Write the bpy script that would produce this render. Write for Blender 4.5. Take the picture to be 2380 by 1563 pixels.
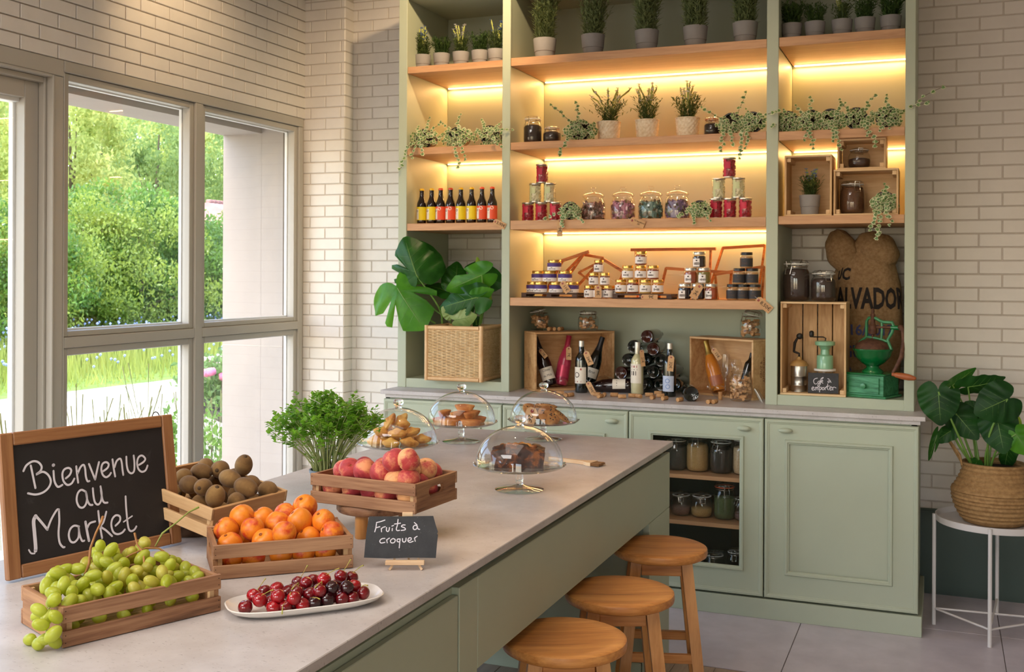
import bpy, math, random
from math import sin, cos, pi, radians, sqrt, atan2
from mathutils import Vector, Matrix, Euler, noise
for _o in list(bpy.data.objects): bpy.data.objects.remove(_o)
S = bpy.context.scene
COL = S.collection
# ------------------------------------------------------------------ camera
FPX, YAW, ROLL, HORIZON, EYE = 2505.4, -0.3798, 0.00468, 637.3, 1.77
_fw = Vector((sin(YAW), cos(YAW), 0)); _r0 = Vector((cos(YAW), -sin(YAW), 0)); _u0 = Vector((0, 0, 1))
_rt = cos(ROLL)*_r0 + sin(ROLL)*_u0
_up = -sin(ROLL)*_r0 + cos(ROLL)*_u0
cd = bpy.data.cameras.new('camera'); cam = bpy.data.objects.new('camera', cd); COL.objects.link(cam)
cd.sensor_width = 36; cd.lens = 36*FPX/2380; cd.shift_y = -(781.5-HORIZON)/2380
cd.clip_start = 0.05; cd.clip_end = 400
M4 = Matrix((( _rt.x, _up.x, -_fw.x, 0), (_rt.y, _up.y, -_fw.y, 0), (_rt.z, _up.z, -_fw.z, EYE), (0, 0, 0, 1)))
cam.matrix_world = M4
cd.dof.use_dof = True; cd.dof.focus_distance = 2.75; cd.dof.aperture_fstop = 14.0
S.camera = cam
# ------------------------------------------------------------------ world, sun, lamps, exposure
S.view_settings.view_transform = 'Standard'; S.view_settings.look = 'None'
S.view_settings.gamma = 1; S.view_settings.use_curve_mapping = False
S.view_settings.exposure = 0.45
W = bpy.data.worlds.new('sky'); S.world = W; W.use_nodes = True
nt = W.node_tree; nt.nodes.clear()
sky = nt.nodes.new('ShaderNodeTexSky'); sky.sky_type = 'NISHITA'; sky.sun_disc = False
sky.sun_elevation = radians(48); sky.sun_rotation = radians(190); sky.air_density = 1.0; sky.dust_density = 1.6; sky.ozone_density = 1.0
bgn = nt.nodes.new('ShaderNodeBackground'); bgn.inputs[1].default_value = 0.74
won = nt.nodes.new('ShaderNodeOutputWorld')
nt.links.new(sky.outputs[0], bgn.inputs[0]); nt.links.new(bgn.outputs[0], won.inputs[0])
def lamp(name, typ, loc, energy, color, rot=None, size=None, size_y=None, angle=None, spot=None, blend=.6, radius=None):
    d = bpy.data.lights.new(name, typ); d.energy = energy; d.color = color
    if size: d.size = size
    if size_y: d.shape = 'RECTANGLE'; d.size_y = size_y
    if angle: d.angle = angle
    if spot: d.spot_size = spot; d.spot_blend = blend
    if radius: d.shadow_soft_size = radius
    o = bpy.data.objects.new(name, d); COL.objects.link(o); o.location = loc
    if rot: o.rotation_euler = rot
    return o
def aim(o, tgt):
    o.rotation_euler = (Vector(tgt)-o.location).to_track_quat('-Z', 'Y').to_euler()
sun = lamp('sun', 'SUN', (-20, -20, 30), 5.0, (1, .96, .90), angle=.01)
aim(sun, Vector((-20, -20, 30)) + Vector((.34, -.50, -1.70)))
WARM = (1, .72, .42)
# two added soft fill areas, not fittings, and recessed ceiling spots light the shop floor
for nm, loc, e, sx, sy, colr in (('ceiling_fill_light', (-1.6, 1.6, 3.84), 26, 2.0, 2.6, (1, .92, .84)),
                                 ('rear_fill_light', (-2.8, -1.0, 3.84), 118, 2.4, 2.0, (1, .96, .92))):  # fill added behind the camera to brighten the cabinet fronts
    lamp(nm, 'AREA', loc, e, colr, (0, 0, 0), sx, sy)
SPOTS = [((-3.35, 4.6, 3.86), (-4.1, 5.1, 2.9), 34), ((-2.1, 5.0, 3.86), (-3.05, 6.4, 2.75), 95), ((-1.1, 4.7, 3.86), (-1.1, 6.0, 1.4), 18),
         ((-1.5, 2.6, 3.86), (-1.3, 2.6, 1.0), 16), ((.2, 4.2, 3.86), (-.3, 5.6, 1.0), 5), ((-1.9, 3.9, 3.86), (-1.8, 4.0, 1.0), 16)]
for i, (l, t, e) in enumerate(SPOTS):
    q = lamp('ceiling_spot_light', 'SPOT', l, e, WARM, spot=radians(75), blend=.9, radius=.04); aim(q, t)

# ------------------------------------------------------------------ measuring helper: a pixel of the photograph -> a point on a known plane
def ray(px, py): return _fw + _rt*((px-1190)/FPX) - _up*((py-HORIZON)/FPX)
EYEP = Vector((0, 0, EYE))
def at(px, py, ax, v):
    d = ray(px, py); t = (v-EYEP[ax])/d[ax]
    return EYEP + d*t
def onplane(px, py, p, n):
    d = ray(px, py); n = Vector(n); return EYEP + d*((Vector(p)-EYEP).dot(n)/d.dot(n))
def mpp(p): return (Vector(p)-EYEP).dot(_fw)/FPX      # metres per photo pixel at a point
# ------------------------------------------------------------------ meshes
RND = random.Random(7)
class MB:
    def __init__(s): s.v = []; s.f = []; s.m = []; s.X = None
    def add(s, vs, fs, mi=0):
        n = len(s.v)
        if s.X is not None: vs = [s.X @ Vector(p) for p in vs]
        s.v += [tuple(p) for p in vs]; s.f += [tuple(i+n for i in f) for f in fs]; s.m += [mi]*len(fs); return s
    def box(s, a, b, mi=0, bev=0):
        x0, y0, z0 = a; x1, y1, z1 = b
        if bev <= 0:
            vs = [(x, y, z) for z in (z0, z1) for y in (y0, y1) for x in (x0, x1)]
            return s.add(vs, [(0, 2, 3, 1), (4, 5, 7, 6), (0, 1, 5, 4), (2, 6, 7, 3), (0, 4, 6, 2), (1, 3, 7, 5)], mi)
        c = [(x0+x1)/2, (y0+y1)/2, (z0+z1)/2]; h = [(x1-x0)/2, (y1-y0)/2, (z1-z0)/2]
        vs = []; idx = {}
        for sx in (-1, 1):
            for sy in (-1, 1):
                for sz in (-1, 1):
                    for k in range(3):
                        q = [sx*(h[0]-bev), sy*(h[1]-bev), sz*(h[2]-bev)]; q[k] += (sx, sy, sz)[k]*bev
                        idx[(sx, sy, sz, k)] = len(vs); vs.append((c[0]+q[0], c[1]+q[1], c[2]+q[2]))
        I = idx; fs = []
        for k in range(3):
            a1, a2 = (k+1) % 3, (k+2) % 3
            for sg in (-1, 1):
                def g(u, w):
                    t = [0, 0, 0]; t[k] = sg; t[a1] = u; t[a2] = w; return I[(t[0], t[1], t[2], k)]
                q = (g(-1, -1), g(1, -1), g(1, 1), g(-1, 1)); fs.append(q if sg > 0 else q[::-1])
        for k in range(3):
            a1, a2 = (k+1) % 3, (k+2) % 3
            for u in (-1, 1):
                for w in (-1, 1):
                    def g2(sg, kk):
                        t = [0, 0, 0]; t[k] = sg; t[a1] = u; t[a2] = w; return I[(t[0], t[1], t[2], kk)]
                    q = (g2(-1, a1), g2(1, a1), g2(1, a2), g2(-1, a2)); fs.append(q if u*w < 0 else q[::-1])
        for sx in (-1, 1):
            for sy in (-1, 1):
                for sz in (-1, 1):
                    q = (I[(sx, sy, sz, 0)], I[(sx, sy, sz, 1)], I[(sx, sy, sz, 2)]); fs.append(q if sx*sy*sz > 0 else q[::-1])
        return s.add(vs, fs, mi)
    def lathe(s, prof, n=20, mi=0, c=(0, 0, 0), caps=False):
        vs = []; fs = []; rings = []
        for r, z in prof:
            if r < 1e-6: rings.append([len(vs)]); vs.append((c[0], c[1], c[2]+z))
            else:
                rings.append(list(range(len(vs), len(vs)+n)))
                vs += [(c[0]+r*cos(2*pi*i/n), c[1]+r*sin(2*pi*i/n), c[2]+z) for i in range(n)]
        for A, B in zip(rings, rings[1:]):
            for i in range(n):
                j = (i+1) % n
                if len(A) == 1 and len(B) == 1: continue
                if len(A) == 1: fs.append((A[0], B[j], B[i]))
                elif len(B) == 1: fs.append((A[i], A[j], B[0]))
                else: fs.append((A[i], A[j], B[j], B[i]))
        if caps:
            if len(rings[0]) > 1: fs.append(tuple(rings[0][::-1]))
            if len(rings[-1]) > 1: fs.append(tuple(rings[-1]))
        return s.add(vs, fs, mi)
    def cyl(s, c, r, h, n=16, mi=0, r2=None): return s.lathe([(0, 0), (r, 0), (r if r2 is None else r2, h), (0, h)], n, mi, c)
    def tube(s, pts, r, n=6, mi=0, cap=True, flat=1.0):
        pts = [Vector(p) for p in pts]; N = len(pts)
        rs = r if isinstance(r, (list, tuple)) else [r]*N
        vs = []; up = None
        for i, p in enumerate(pts):
            t = (pts[min(i+1, N-1)]-pts[max(i-1, 0)])
            if t.length < 1e-9: t = Vector((0, 0, 1))
            t.normalize()
            if up is None: up = t.orthogonal().normalized()
            up = (up-t*up.dot(t))
            if up.length < 1e-6: up = t.orthogonal()
            up.normalize(); b = t.cross(up)
            vs += [p+(up*cos(2*pi*k/n)+b*sin(2*pi*k/n)*flat)*rs[i] for k in range(n)]
        fs = [(i*n+k, i*n+(k+1) % n, (i+1)*n+(k+1) % n, (i+1)*n+k) for i in range(N-1) for k in range(n)]
        if cap: fs += [tuple(range(n))[::-1], tuple(range((N-1)*n, N*n))]
        return s.add(vs, fs, mi)
    def ball(s, c, r, nu=14, nv=9, mi=0, fn=None):
        r = (r, r, r) if not isinstance(r, (tuple, list)) else r
        prof = []; vs = [(0, 0, -1)]; fs = []
        for j in range(1, nv):
            a = -pi/2+pi*j/nv
            vs += [(cos(a)*cos(2*pi*i/nu), cos(a)*sin(2*pi*i/nu), sin(a)) for i in range(nu)]
        vs.append((0, 0, 1)); L = len(vs)-1
        for i in range(nu): fs.append((0, 1+(i+1) % nu, 1+i))
        for j in range(nv-2):
            for i in range(nu):
                a = 1+j*nu; fs.append((a+i, a+(i+1) % nu, a+nu+(i+1) % nu, a+nu+i))
        a = 1+(nv-2)*nu
        for i in range(nu): fs.append((a+i, a+(i+1) % nu, L))
        out = []
        for p in vs:
            q = Vector(p)
            if fn: q = fn(q)
            out.append((c[0]+q[0]*r[0], c[1]+q[1]*r[1], c[2]+q[2]*r[2]))
        return s.add(out, fs, mi)
    def prism(s, poly, h, mi=0, z0=0):
        n = len(poly)
        vs = [(x, y, z0) for x, y in poly]+[(x, y, z0+h) for x, y in poly]
        fs = [tuple(range(n))[::-1], tuple(range(n, 2*n))]+[(i, (i+1) % n, n+(i+1) % n, n+i) for i in range(n)]
        return s.add(vs, fs, mi)
    def quad(s, a, b, c, d, mi=0): return s.add([a, b, c, d], [(0, 1, 2, 3)], mi)
    def mesh(s, name, mats, smooth=None):
        me = bpy.data.meshes.new(name); me.from_pydata(s.v, [], s.f)
        for m in (mats if isinstance(mats, (list, tuple)) else [mats]): me.materials.append(m)
        if any(s.m): me.polygons.foreach_set('material_index', s.m)
        if smooth is not None:
            me.shade_smooth()
            if smooth < 179: me.set_sharp_from_angle(angle=radians(smooth))
        me.update(); return me
    def build(s, name, mats, parent=None, smooth=None, loc=None, rot=None):
        return link(name, s.mesh(name, mats, smooth), parent, loc, rot)
def link(name, me, parent=None, loc=None, rot=None):
    o = bpy.data.objects.new(name, me); COL.objects.link(o)
    if parent is not None: o.parent = parent
    if loc is not None: o.location = loc
    if rot is not None: o.rotation_euler = rot
    return o
def tag(o, label=None, cat=None, group=None, kind=None):
    if label: o['label'] = label
    if cat: o['category'] = cat
    if group: o['group'] = group
    if kind: o['kind'] = kind
    return o
def thing(name, label, cat, loc=(0, 0, 0), rotz=0, group=None, rot=None):
    o = bpy.data.objects.new(name, None); COL.objects.link(o); o.empty_display_size = .05
    o.location = loc; o.rotation_euler = rot if rot is not None else (0, 0, rotz)
    return tag(o, label, cat, group)
def dup(root, loc=None, rotz=None, label=None, group=None, rot=None, scale=None):
    r = root.copy(); COL.objects.link(r)
    if loc is not None: r.location = loc
    if rotz is not None: r.rotation_euler = (0, 0, rotz)
    if rot is not None: r.rotation_euler = rot
    if scale is not None: r.scale = (scale, scale, scale)
    if label: r['label'] = label
    if group: r['group'] = group
    for ch in list(root.children):
        c = ch.copy(); COL.objects.link(c); c.parent = r
        for g in ch.children:
            d = g.copy(); COL.objects.link(d); d.parent = c
    return r
def struct(name, mb, mats, parent=None, smooth=None):
    o = mb.build(name, mats, parent, smooth)
    if parent is None: o['kind'] = 'structure'
    return o
def dims(w, d, h, bev=.002): return MB().box((-w/2, -d/2, 0), (w/2, d/2, h), 0, bev)
ORD = 'first second third fourth fifth sixth seventh eighth ninth tenth eleventh twelfth thirteenth fourteenth fifteenth sixteenth seventeenth eighteenth nineteenth twentieth'.split()
# ------------------------------------------------------------------ materials
def lin(c): return c/12.92 if c <= .04045 else ((c+.055)/1.055)**2.4
def hx(h, a=1): return tuple(lin(int(h[i:i+2], 16)/255) for i in (0, 2, 4))+(a,)
def _new(name):
    m = bpy.data.materials.new(name); m.use_nodes = True; t = m.node_tree
    return m, t, t.nodes['Principled BSDF']
def _coords(t, scale=(1, 1, 1), rnd=True, rot=(0, 0, 0), world=False):
    n = t.nodes; L = t.links.new
    tc = n.new('ShaderNodeTexCoord'); mp = n.new('ShaderNodeMapping'); mp.inputs['Scale'].default_value = scale; mp.inputs['Rotation'].default_value = rot
    if world:
        g = n.new('ShaderNodeNewGeometry'); L(g.outputs['Position'], mp.inputs[0]); return mp.outputs[0]
    if rnd:
        oi = n.new('ShaderNodeObjectInfo'); ml = n.new('ShaderNodeVectorMath'); ml.operation = 'SCALE'; ml.inputs[0].default_value = (17, 31, 23)
        L(oi.outputs['Random'], ml.inputs['Scale']); ad = n.new('ShaderNodeVectorMath'); L(tc.outputs['Object'], ad.inputs[0]); L(ml.outputs[0], ad.inputs[1]); L(ad.outputs[0], mp.inputs[0])
    else: L(tc.outputs['Object'], mp.inputs[0])
    return mp.outputs[0]
def _ramp(t, fac, stops):
    r = t.nodes.new('ShaderNodeValToRGB'); e = r.color_ramp.elements
    while len(e) < len(stops): e.new(.5)
    for k, (p, c) in zip(e, stops): k.position = p; k.color = c
    t.links.new(fac, r.inputs[0]); return r.outputs[0]
def _noise(t, vec, scale, detail=4, rough=.6, dist=0):
    q = t.nodes.new('ShaderNodeTexNoise'); q.inputs['Scale'].default_value = scale; q.inputs['Detail'].default_value = detail
    q.inputs['Roughness'].default_value = rough; q.inputs['Distortion'].default_value = dist; t.links.new(vec, q.inputs['Vector']); return q.outputs['Fac']
def _bump(t, b, h, strength, dist=.002):
    u = t.nodes.new('ShaderNodeBump'); u.inputs['Strength'].default_value = strength; u.inputs['Distance'].default_value = dist
    t.links.new(h, u.inputs['Height']); t.links.new(u.outputs[0], b.inputs['Normal'])
def paint(name, col, rough=.5, var=.06, scale=6, metal=0, bump=0, bscale=60, spec=.5, col2=None, world=False, coat=0):
    m, t, b = _new(name); c = hx(col) if isinstance(col, str) else tuple(col)+(1,)
    c2 = hx(col2) if col2 else tuple(max(0, x*(1-var*2)) for x in c[:3])+(1,)
    vec = _coords(t, world=world); f = _noise(t, vec, scale)
    t.links.new(_ramp(t, f, [(.3, c2), (.65, c)]), b.inputs['Base Color'])
    b.inputs['Roughness'].default_value = rough; b.inputs['Metallic'].default_value = metal; b.inputs['Specular IOR Level'].default_value = spec
    if coat: b.inputs['Coat Weight'].default_value = coat; b.inputs['Coat Roughness'].default_value = .05
    if bump: _bump(t, b, _noise(t, vec, bscale, 5), bump)
    return m
def wood(name, c1, c2, axis=0, scale=14, rough=.5, stretch=.08, bump=.15, c3=None):
    m, t, b = _new(name); sc = [1, 1, 1]; sc[axis] = stretch
    vec = _coords(t, tuple(sc)); f = _noise(t, vec, scale, 5, .62, 1.2); g = _noise(t, vec, scale*9, 3, .6)
    mx = t.nodes.new('ShaderNodeMath'); mx.operation = 'MULTIPLY_ADD'; mx.inputs[1].default_value = .35; t.links.new(g, mx.inputs[0])
    m2 = t.nodes.new('ShaderNodeMath'); m2.operation = 'MULTIPLY'; m2.inputs[1].default_value = .7; t.links.new(f, m2.inputs[0]); t.links.new(m2.outputs[0], mx.inputs[2])
    st = [(.36, hx(c1)), (.62, hx(c2))]
    if c3: st = [(.34, hx(c3))]+[(.45, hx(c1)), (.64, hx(c2))]
    t.links.new(_ramp(t, mx.outputs[0], st), b.inputs['Base Color']); b.inputs['Roughness'].default_value = rough
    if bump: _bump(t, b, g, bump, .001)
    return m
def emit(name, col, s):
    m, t, b = _new(name); b.inputs['Base Color'].default_value = (0, 0, 0, 1); b.inputs['Emission Color'].default_value = hx(col) if isinstance(col, str) else tuple(col)+(1,); b.inputs['Emission Strength'].default_value = s; return m
def pane(name, tint=(1, 1, 1), ior=1.45, rough=0.0, boost=1.0):
    # thin clear glass: transparent with a Fresnel reflection
    m = bpy.data.materials.new(name); m.use_nodes = True; t = m.node_tree; t.nodes.clear(); n = t.nodes; L = t.links.new
    o = n.new('ShaderNodeOutputMaterial'); mx = n.new('ShaderNodeMixShader'); tr = n.new('ShaderNodeBsdfTransparent'); gl = n.new('ShaderNodeBsdfGlossy'); fr = n.new('ShaderNodeFresnel')
    tr.inputs[0].default_value = tuple(tint)+(1,); gl.inputs['Roughness'].default_value = rough; fr.inputs[0].default_value = ior
    k = n.new('ShaderNodeMath'); k.operation = 'MULTIPLY'; k.inputs[1].default_value = boost; k.use_clamp = True
    ge = n.new('ShaderNodeNewGeometry'); mr = n.new('ShaderNodeMapRange'); mr.inputs[3].default_value = ior; mr.inputs[4].default_value = 1/ior
    L(ge.outputs['Backfacing'], mr.inputs[0]); L(mr.outputs[0], fr.inputs[0])
    L(fr.outputs[0], k.inputs[0]); L(k.outputs[0], mx.inputs[0]); L(tr.outputs[0], mx.inputs[1]); L(gl.outputs[0], mx.inputs[2]); L(mx.outputs[0], o.inputs[0]); return m
def leafmat(name, c1, c2, rough=.45, trans=.35, scale=30, obj=True, tcol=None):
    m, t, b = _new(name); n = t.nodes; L = t.links.new
    vec = _coords(t); f = _noise(t, vec, scale, 3); r = _ramp(t, f, [(.35, hx(c1)), (.65, hx(c2))])
    L(r, b.inputs['Base Color']); b.inputs['Roughness'].default_value = rough
    tl = n.new('ShaderNodeBsdfTranslucent'); tl.inputs[0].default_value = hx(tcol or c2); mx = n.new('ShaderNodeMixShader'); mx.inputs[0].default_value = trans
    L(b.outputs[0], mx.inputs[1]); L(tl.outputs[0], mx.inputs[2]); L(mx.outputs[0], n['Material Output'].inputs[0]); return m
BRICK = paint('white_glazed_brick', 'DDD5CB', .32, .03, 9, bump=.06, bscale=14)
MORTAR = paint('beige_mortar', 'C6BBAE', .85, .05, 30, bump=.2)
SAGE = paint('sage_green_paint', 'AEB49C', .45, .02, 3, bump=.02, bscale=90)
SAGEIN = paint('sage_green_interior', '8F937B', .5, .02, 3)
DKGREEN = paint('dark_green_dado', '3C4A40', .5, .04, 3)
STONE = paint('grey_stone_top', 'A89C94', .38, .06, 16, bump=.1, bscale=160, col2='92857D')
def stone2(name):
    m, t, b = _new(name); vec = _coords(t, rnd=False, world=True)
    f = _noise(t, vec, 7, 6, .65); c = _ramp(t, f, [(.3, hx('B3AAA6')), (.7, hx('C8C1BE'))])
    g = _noise(t, _coords(t, (1, 2.5, 1), rnd=False, world=True), 85, 3, .6); sp = _ramp(t, g, [(.28, hx('6F645B')), (.37, hx('FFFFFF'))])
    mx = t.nodes.new('ShaderNodeMix'); mx.data_type = 'RGBA'; mx.blend_type = 'MULTIPLY'; mx.inputs[0].default_value = .55
    t.links.new(c, mx.inputs[6]); t.links.new(sp, mx.inputs[7]); t.links.new(mx.outputs[2], b.inputs['Base Color'])
    b.inputs['Roughness'].default_value = .36; _bump(t, b, g, .08, .001); return m
STONE = stone2('grey_stone_top')
FLOORT = paint('grey_floor_tile', 'CBC2CA', .36, .05, 5, world=True, col2='BAB1B9')
GROUT = paint('floor_grout', '6C6462', .9)
PLASTER = paint('white_plaster', 'D8D0C4', .8)
FRAMEW = paint('window_frame_paint', 'B0A99D', .4, .015, 4)
FRAMEO = paint('white_outer_frame', 'ECEAE6', .4, .01, 4)
CREAM = paint('cream_render', 'ABA096', .85, .04, 2.2)
LEDC = 1
OAKX = wood('oak_shelf', 'B07F55', 'C8976B', 0, 16, .45)
OAKTOP = wood('oak_stool_seat', 'B87438', 'D89652', 0, 12, .38, .07, .2, c3='9A602E')
OAKLEG = wood('oak_stool_leg', 'B27538', 'CF9252', 2, 14, .45, .07)
CRATE = wood('acacia_crate', '8A5E40', 'B08460', 0, 15, .6, .06, .3, c3='5E3E28')
CRATEY = wood('acacia_crate_end', '8A5C3C', 'B08258', 1, 15, .6, .06, .3, c3='5E3C26')
CRATEP = wood('pale_crate', 'B98F62', 'D3AE80', 0, 13, .6, .09, .2)
PINE = wood('pine_box', 'CDA574', 'E2C092', 0, 9, .6, .1, .12)
PINEZ = wood('pine_back', 'C09665', 'DCB684', 2, 9, .6, .12, .12, c3='A8784A')
BEECH = wood('beech', 'D8AE84', 'E8C8A0', 0, 20, .5, .1, .1)
FRAMEWOOD = wood('sign_frame_wood', '83532F', 'A06F45', 0, 16, .5, .06, .2)
FRAMEWOODZ = wood('sign_frame_wood_upright', '83532F', 'A06F45', 1, 16, .5, .06, .2)
HIVE = wood('hive_frame_wood', 'A85B20', 'CF8238', 0, 22, .6, .1, .3, c3='6A3512')
DKWOOD = wood('dark_pallet_wood', '3E2A20', '5A4032', 0, 22, .7)
BLACKB = paint('blackboard', '1E1918', .65, .15, 12)
SLATE = paint('slate', '2C2B2D', .6, .2, 35, bump=.5, bscale=30, col2='1E1D1F')
def chalk_specks(m, sc, lo, hi, col):
    t = m.node_tree; b = t.nodes['Principled BSDF']; l = b.inputs['Base Color'].links[0]; src = l.from_socket
    f = _noise(t, _coords(t), sc, 4, .75, .4); k = _ramp(t, f, [(lo, (0, 0, 0, 1)), (hi, (1, 1, 1, 1))])
    mx = t.nodes.new('ShaderNodeMix'); mx.data_type = 'RGBA'; mx.inputs[7].default_value = hx(col); t.links.new(k, mx.inputs[0]); t.links.new(src, mx.inputs[6]); t.links.new(mx.outputs[2], b.inputs['Base Color'])
chalk_specks(SLATE, 130, .66, .74, '8E8A8C'); chalk_specks(BLACKB, 9, .62, .95, '4A4446')
CHALK = paint('chalk', 'DCD6DC', .9, .04, 50)
POTG = paint('grey_pot', '8E8A88', .75, .03, 30, bump=.1, bscale=200)
SOIL = paint('soil', '2A1E16', .95, .2, 60, bump=.8, bscale=120)
GLASS = pane('clear_glass', (.985, .99, .985), 1.5, 0, 1.6)
WGLASS = pane('window_glass', (.985, .99, .99), 1.35, 0, 1.0)
CABGLASS = pane('cabinet_glass', (.96, .97, .97), 1.45, 0, 1.5)
def solidglass(name, col=(1, 1, 1, 1), rough=0):
    m, t, b = _new(name); b.inputs['Base Color'].default_value = col; b.inputs['Transmission Weight'].default_value = 1; b.inputs['Roughness'].default_value = rough; b.inputs['IOR'].default_value = 1.45; return m
CRYSTAL = solidglass('solid_glass'); FOOTGLASS = pane('pressed_glass', (.96, .97, .965), 1.5, .02, 2.6)
METAL = paint('brushed_steel', 'B8B4AC', .3, .05, 20, metal=1)
WIRE = paint('wire_clip', 'C8C4BC', .25, .02, 20, metal=1)
GOLDLID = paint('gold_lid', 'D9B060', .3, .03, 20, metal=1)
WHITEM = paint('white_metal', 'D9D2CE', .4, .02)
RUBBER = paint('white_seal', 'E8E4DC', .6)
REDSEAL = paint('orange_seal', 'D8623A', .6)
KRAFT = paint('kraft_tag', 'C79A6C', .8, .05, 30)
INK = paint('black_ink', '18130F', .8)
REDDOT = paint('red_eyelet', '8E2A20', .6)
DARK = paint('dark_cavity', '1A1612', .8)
BLACKP = paint('black_plastic', '1B1917', .45)
LEDM = emit('led_strip', (1, .80, .42), 5)
SEATM = {}
# ================================================================== the room
WY, PY, LX = 6.456, 6.344, -4.078       # back wall, pilaster face, window wall
HY, BY = 5.862, 5.640                    # hutch front, base unit front
PITCH, BL = .0745, .2365                 # brick course height, brick length with joint
_bm = {}
def brick_mesh(l, h):
    k = (round(l, 3), round(h, 3))
    if k not in _bm: _bm[k] = MB().box((0, -.004, 0), (k[0], .012, k[1]), 0, .0025).mesh('brick', BRICK)
    return _bm[k]
NB = [0]
def brickwork(parent, org, du, rotz, u0, u1, z0, z1, ph=0, holes=(), zref=0.0, joined=None):
    """running bond of single bricks on the plane through org along du"""
    k0 = int(math.floor((z0-zref)/PITCH)); k1 = int(math.ceil((z1-zref)/PITCH))
    for k in range(k0, k1):
        a = zref+k*PITCH; b = a+PITCH-.0065
        lo, hi = max(a, z0), min(b, z1)
        if hi-lo < .012: continue
        off = ph+(BL/2 if k % 2 else 0); i = int(math.floor((u0-off)/BL))
        while True:
            s = off+i*BL; e = s+BL-.0065; i += 1
            if s >= u1: break
            s, e = max(s, u0), min(e, u1)
            if e-s < .012: continue
            segs = [(s, e)]
            for (hu0, hu1, hz0, hz1) in holes:
                if lo < hz1 and hi > hz0: segs = [q for (p, r) in segs for q in ((p, min(r, hu0)), (max(p, hu1), r)) if q[1]-q[0] > .012]
            for p, r in segs:
                if joined is not None:
                    joined.X = Matrix.Translation((org[0]+du[0]*p, org[1]+du[1]*p, lo)) @ Matrix.Rotation(rotz, 4, 'Z'); joined.box((0, -.005, 0), (r-p, .012, hi-lo), 0, .003); continue
                o = link('brick', brick_mesh(r-p, hi-lo), parent); NB[0] += 1
                o.location = (org[0]+du[0]*p, org[1]+du[1]*p, lo); o.rotation_euler = (0, 0, rotz)
CEILZ = 3.9
# back wall
wb = struct('wall_back', MB().box((-1.6, WY, 0), (3.6, WY+.22, CEILZ)), MORTAR)
wc = struct('wall_back_corner', MB().box((-4.35, WY, 0), (-1.601, WY+.22, CEILZ)), MORTAR)
brickwork(wc, (0, WY), (1, 0), 0, -3.756, -2.95, .45, 3.62, .185, zref=-.004)
brickwork(wc, (0, WY), (1, 0), 0, -3.02, -2.42, 1.16, 2.14, .185, zref=-.004)
brickwork(wb, (0, WY), (1, 0), 0, -.82, -.18, 1.1, 2.14, -.048, zref=-.004)
brickwork(wb, (0, WY), (1, 0), 0, -.135, .42, .47, 3.62, -.048, zref=-.004)
def more(parent, *a, **k):
    # the same bond going on beyond the photo's edge, in one piece
    j = MB(); brickwork(parent, *a, joined=j, **k); j.X = None; o = j.build('bricks', BRICK, parent); o['kind'] = 'stuff'
more(wb, (0, WY), (1, 0), 0, .4275, 3.6, .47, 3.9, -.048, zref=-.004); more(wb, (0, WY), (1, 0), 0, -.135, .42, 3.6275, 3.9, -.048, zref=-.004)
more(wc, (0, WY), (1, 0), 0, -3.756, -2.95, 3.6275, 3.9, .185, zref=-.004)
dado = MB().box((-.12, WY-.012, 0), (3.6, WY, .462)).build('dado_panel', DKGREEN, wb)
cap_ = MB().box((-.12, WY-.02, .462), (3.6, WY, .474), 0, .003).build('dado_cap', DKGREEN, wb)
# pilaster in the corner
wp = struct('wall_pilaster', MB().box((-4.35, PY, 0), (-3.756, WY, CEILZ)), MORTAR)
brickwork(wp, (0, PY), (1, 0), 0, LX, -3.756, .45, 3.62, -4.009-.009, zref=-.004)
brickwork(wp, (-3.756, PY), (0, 1), pi/2, 0, WY-PY, .45, 3.62, .0, zref=-.004)
more(wp, (0, PY), (1, 0), 0, LX, -3.756, 3.6275, 3.9, -4.009-.009, zref=-.004)
# window wall: masonry above and beside the openings
ml = MB()
ml.box((LX-.30, -4.0, 2.825), (LX, PY, CEILZ)); ml.box((LX-.30, -4.0, 0), (LX, -2.6, 2.825)); ml.box((LX-.30, -.4, 0), (LX, .3, 2.825)); ml.box((LX-.30, PY-.025, 0), (LX, PY, 2.825))
wl = struct('wall_left', ml, MORTAR)
brickwork(wl, (LX, PY), (0, -1), -pi/2, 0, 2.75, 2.828, 3.75, .1, zref=-.004)
more(wl, (LX, PY), (0, -1), -pi/2, 2.7575, 9.0, 2.828, 3.9, .1, zref=-.004); more(wl, (LX, PY), (0, -1), -pi/2, 0, 2.75, 3.7275, 3.9, .1, zref=-.004)
# the shop's other walls, floor slab, ceiling
struct('wall_right', MB().box((3.6, -4.2, 0), (3.8, WY+.2, CEILZ)), PLASTER)
mr = MB(); mr.box((-4.3, -4.2, 0), (3.6, -4.0, .9)); mr.box((-4.3, -4.2, 2.7), (3.6, -4.0, CEILZ)); mr.box((-4.3, -4.2, .9), (-3.2, -4.0, 2.7)); mr.box((2.4, -4.2, .9), (3.6, -4.0, 2.7)); mr.box((-.6, -4.2, .9), (.2, -4.0, 2.7))
struct('wall_rear', mr, PLASTER)
struct('ceiling', MB().box((-4.4, -4.2, CEILZ), (3.8, WY+.2, CEILZ+.15)), PLASTER)
fl = struct('floor', MB().box((-4.38, -4.2, -.12), (3.8, WY+.2, -.004)), GROUT)
_ft = {}
def slab(parent, name, x0, y0, x1, y1, z1, mat, th=.012, bev=.0012):
    k = (round(x1-x0, 3), round(y1-y0, 3), mat.name)
    if k not in _ft: _ft[k] = MB().box((0, 0, -th), (k[0], k[1], 0), 0, bev).mesh(name, mat)
    return link(name, _ft[k], parent, (x0, y0, z1))
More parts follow.
